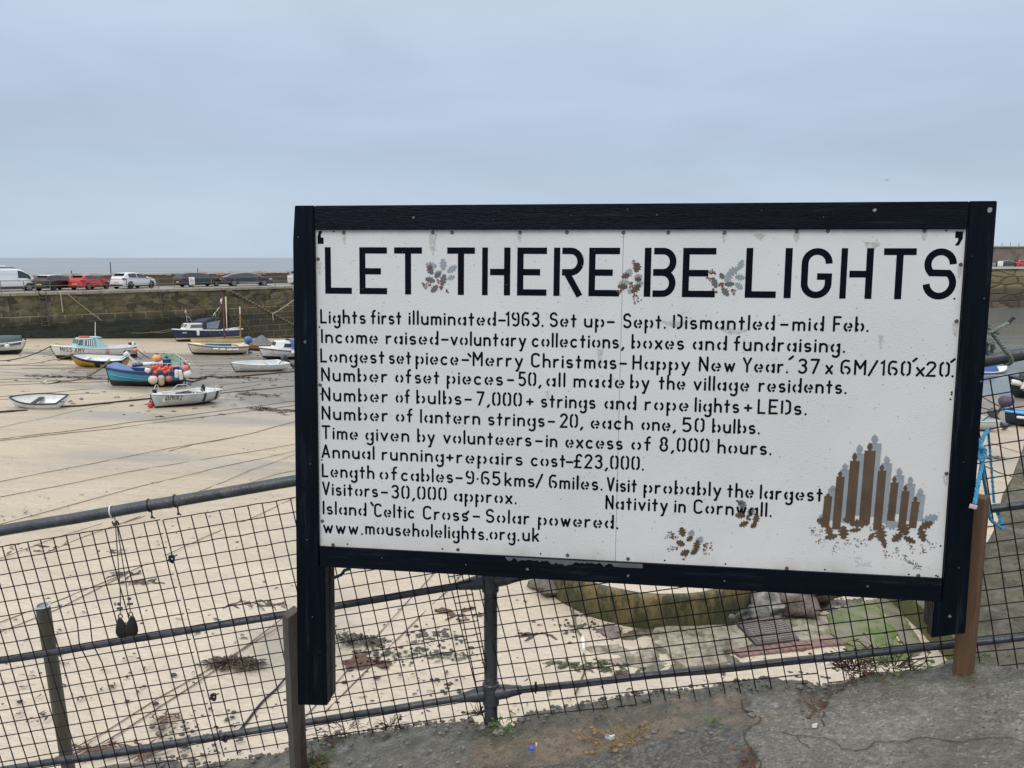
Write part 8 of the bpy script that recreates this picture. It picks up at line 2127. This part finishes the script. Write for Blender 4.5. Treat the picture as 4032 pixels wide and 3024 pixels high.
# ropes on the quay face
def qp(px, z_, out=.35): 
    s_ = quay_s(px, -out); return quay(s_, -out, z_)
PALER = pm('pale_rope', (.36, .33, .24), .8, .2, 20)
air_line(qp(250, QTOP, .1), qp(385, -5.6, .4), .03, "pale rope slanting down the quay wall below the red car", PALER, .05)
air_line(qp(233, QTOP, .1), qp(235, -4.75, .4), .035, "pale rope hanging straight down the quay wall below the black hatchback", PALER, .0)
air_line(qp(1068, -5.7, 1.3), qp(1162, -4.2, 1.2), .04, "pale rope across the quay steps beside the board", PALER, .1)
air_line(qp(1148, QTOP, .1), qp(1166, -4.3, .6), .04, "pale rope hanging over the quay edge beside the board", PALER, .0)
air_line(qp(1066, -5.6, 1.3), qp(1068, -6.4, 1.3), .04, "short rope end dangling at the quay steps", PALER, 0)
air_line(qp(500, -6.9, .4), at(674, 1295, 73), .03, "slack rope along the weedy foot of the quay to the navy launch", OLIVE, .15)
# poles on the sea wall
for px, h, lab in ((284, .5, "short dark stake on the sea wall behind the red car"), (439, 1.3, "thin pole on the sea wall left of the white hatchback"), (781, .6, "short stake on the sea wall above the estate car")):
    s_ = quay_s(px, PB + .6); p = quay(s_, PB + .6, -1.75); mb = MB(); mb.tube([(0, 0, 0), (0, 0, h * .5), (0, 0, h)], [.05, .045, .04], 6); o = mb.build("wall_stake", M['galv'], loc=tuple(p)); tag(o, lab, "pole")

# ------------------------------------------------------------------ gulls
GW = pm('gull_white', (.66, .66, .66), .6, .06, 20); GGR = pm('gull_grey', (.30, .32, .34), .6, .1, 20); BEAK = pm('gull_beak', (.5, .32, .05), .5, .1, 20)
def gull_stand(label, p, yaw):
    t = thing("gull", label, "gull", p, (0, 0, yaw), None); t.scale = (.62, .62, .62)
    sk = [((-.26, 0, .21), .02), ((-.16, 0, .23), .055), ((-.04, 0, .26), .085), ((.07, 0, .29), .085), ((.13, 0, .345), .055), ((.155, 0, .40), .05), ((.185, 0, .425), .045), ((.215, 0, .42), .02)]
    mb = MB(); mb.tube([q for q, r in sk], [r for q, r in sk], 12); mb.build("body", GW, t)
    for sd in (1, -1):
        mb = MB(); mb.ball((-.08, sd * .07, .275), (.19, .025, .065), 12, Matrix.Rotation(.15, 3, 'Y')); mb.build("wing", GGR, t)
        mb = MB(); mb.tube([(.0, sd * .03, .19), (.005, sd * .03, .10), (.0, sd * .03, .005)], .008, 5); mb.tube([(.0, sd * .03, .006), (.05, sd * .04, .004)], .009, 5); mb.build("leg", BEAK, t)
    mb = MB(); mb.tube([(.21, 0, .42), (.25, 0, .415), (.275, 0, .405)], [.014, .010, .004], 6); mb.build("beak", BEAK, t)
p = Z_(3, 622, 852); gull_stand("white gull standing on the sand beside the thick black rope", p, R(20))
p = at(3491, 710, 70)
t = thing("gull", "tiny distant bird flying in the grey sky above the board's top right", "bird", p, (0, 0, R(30))); t.scale = (.5, .5, .5)
mb = MB(); mb.tube([(-.25, 0, 0), (-.08, 0, .0), (.12, 0, .01), (.22, 0, .02)], [.02, .07, .07, .02], 8); mb.build("body", GGR, t)
for sd in (1, -1):
    mb = MB(); mb.add([(-.08, 0, .02), (.10, 0, .02), (.12, sd * .35, .16), (-.02, sd * .35, .15), (-.08, sd * .70, .04), (.02, sd * .70, .05), (-.08, 0, .045), (.10, 0, .045), (.12, sd * .35, .18), (-.02, sd * .35, .17)], [(0, 1, 2, 3), (3, 2, 5, 4), (6, 9, 8, 7), (9, 4, 5, 8)]); mb.build("wing", GGR, t)
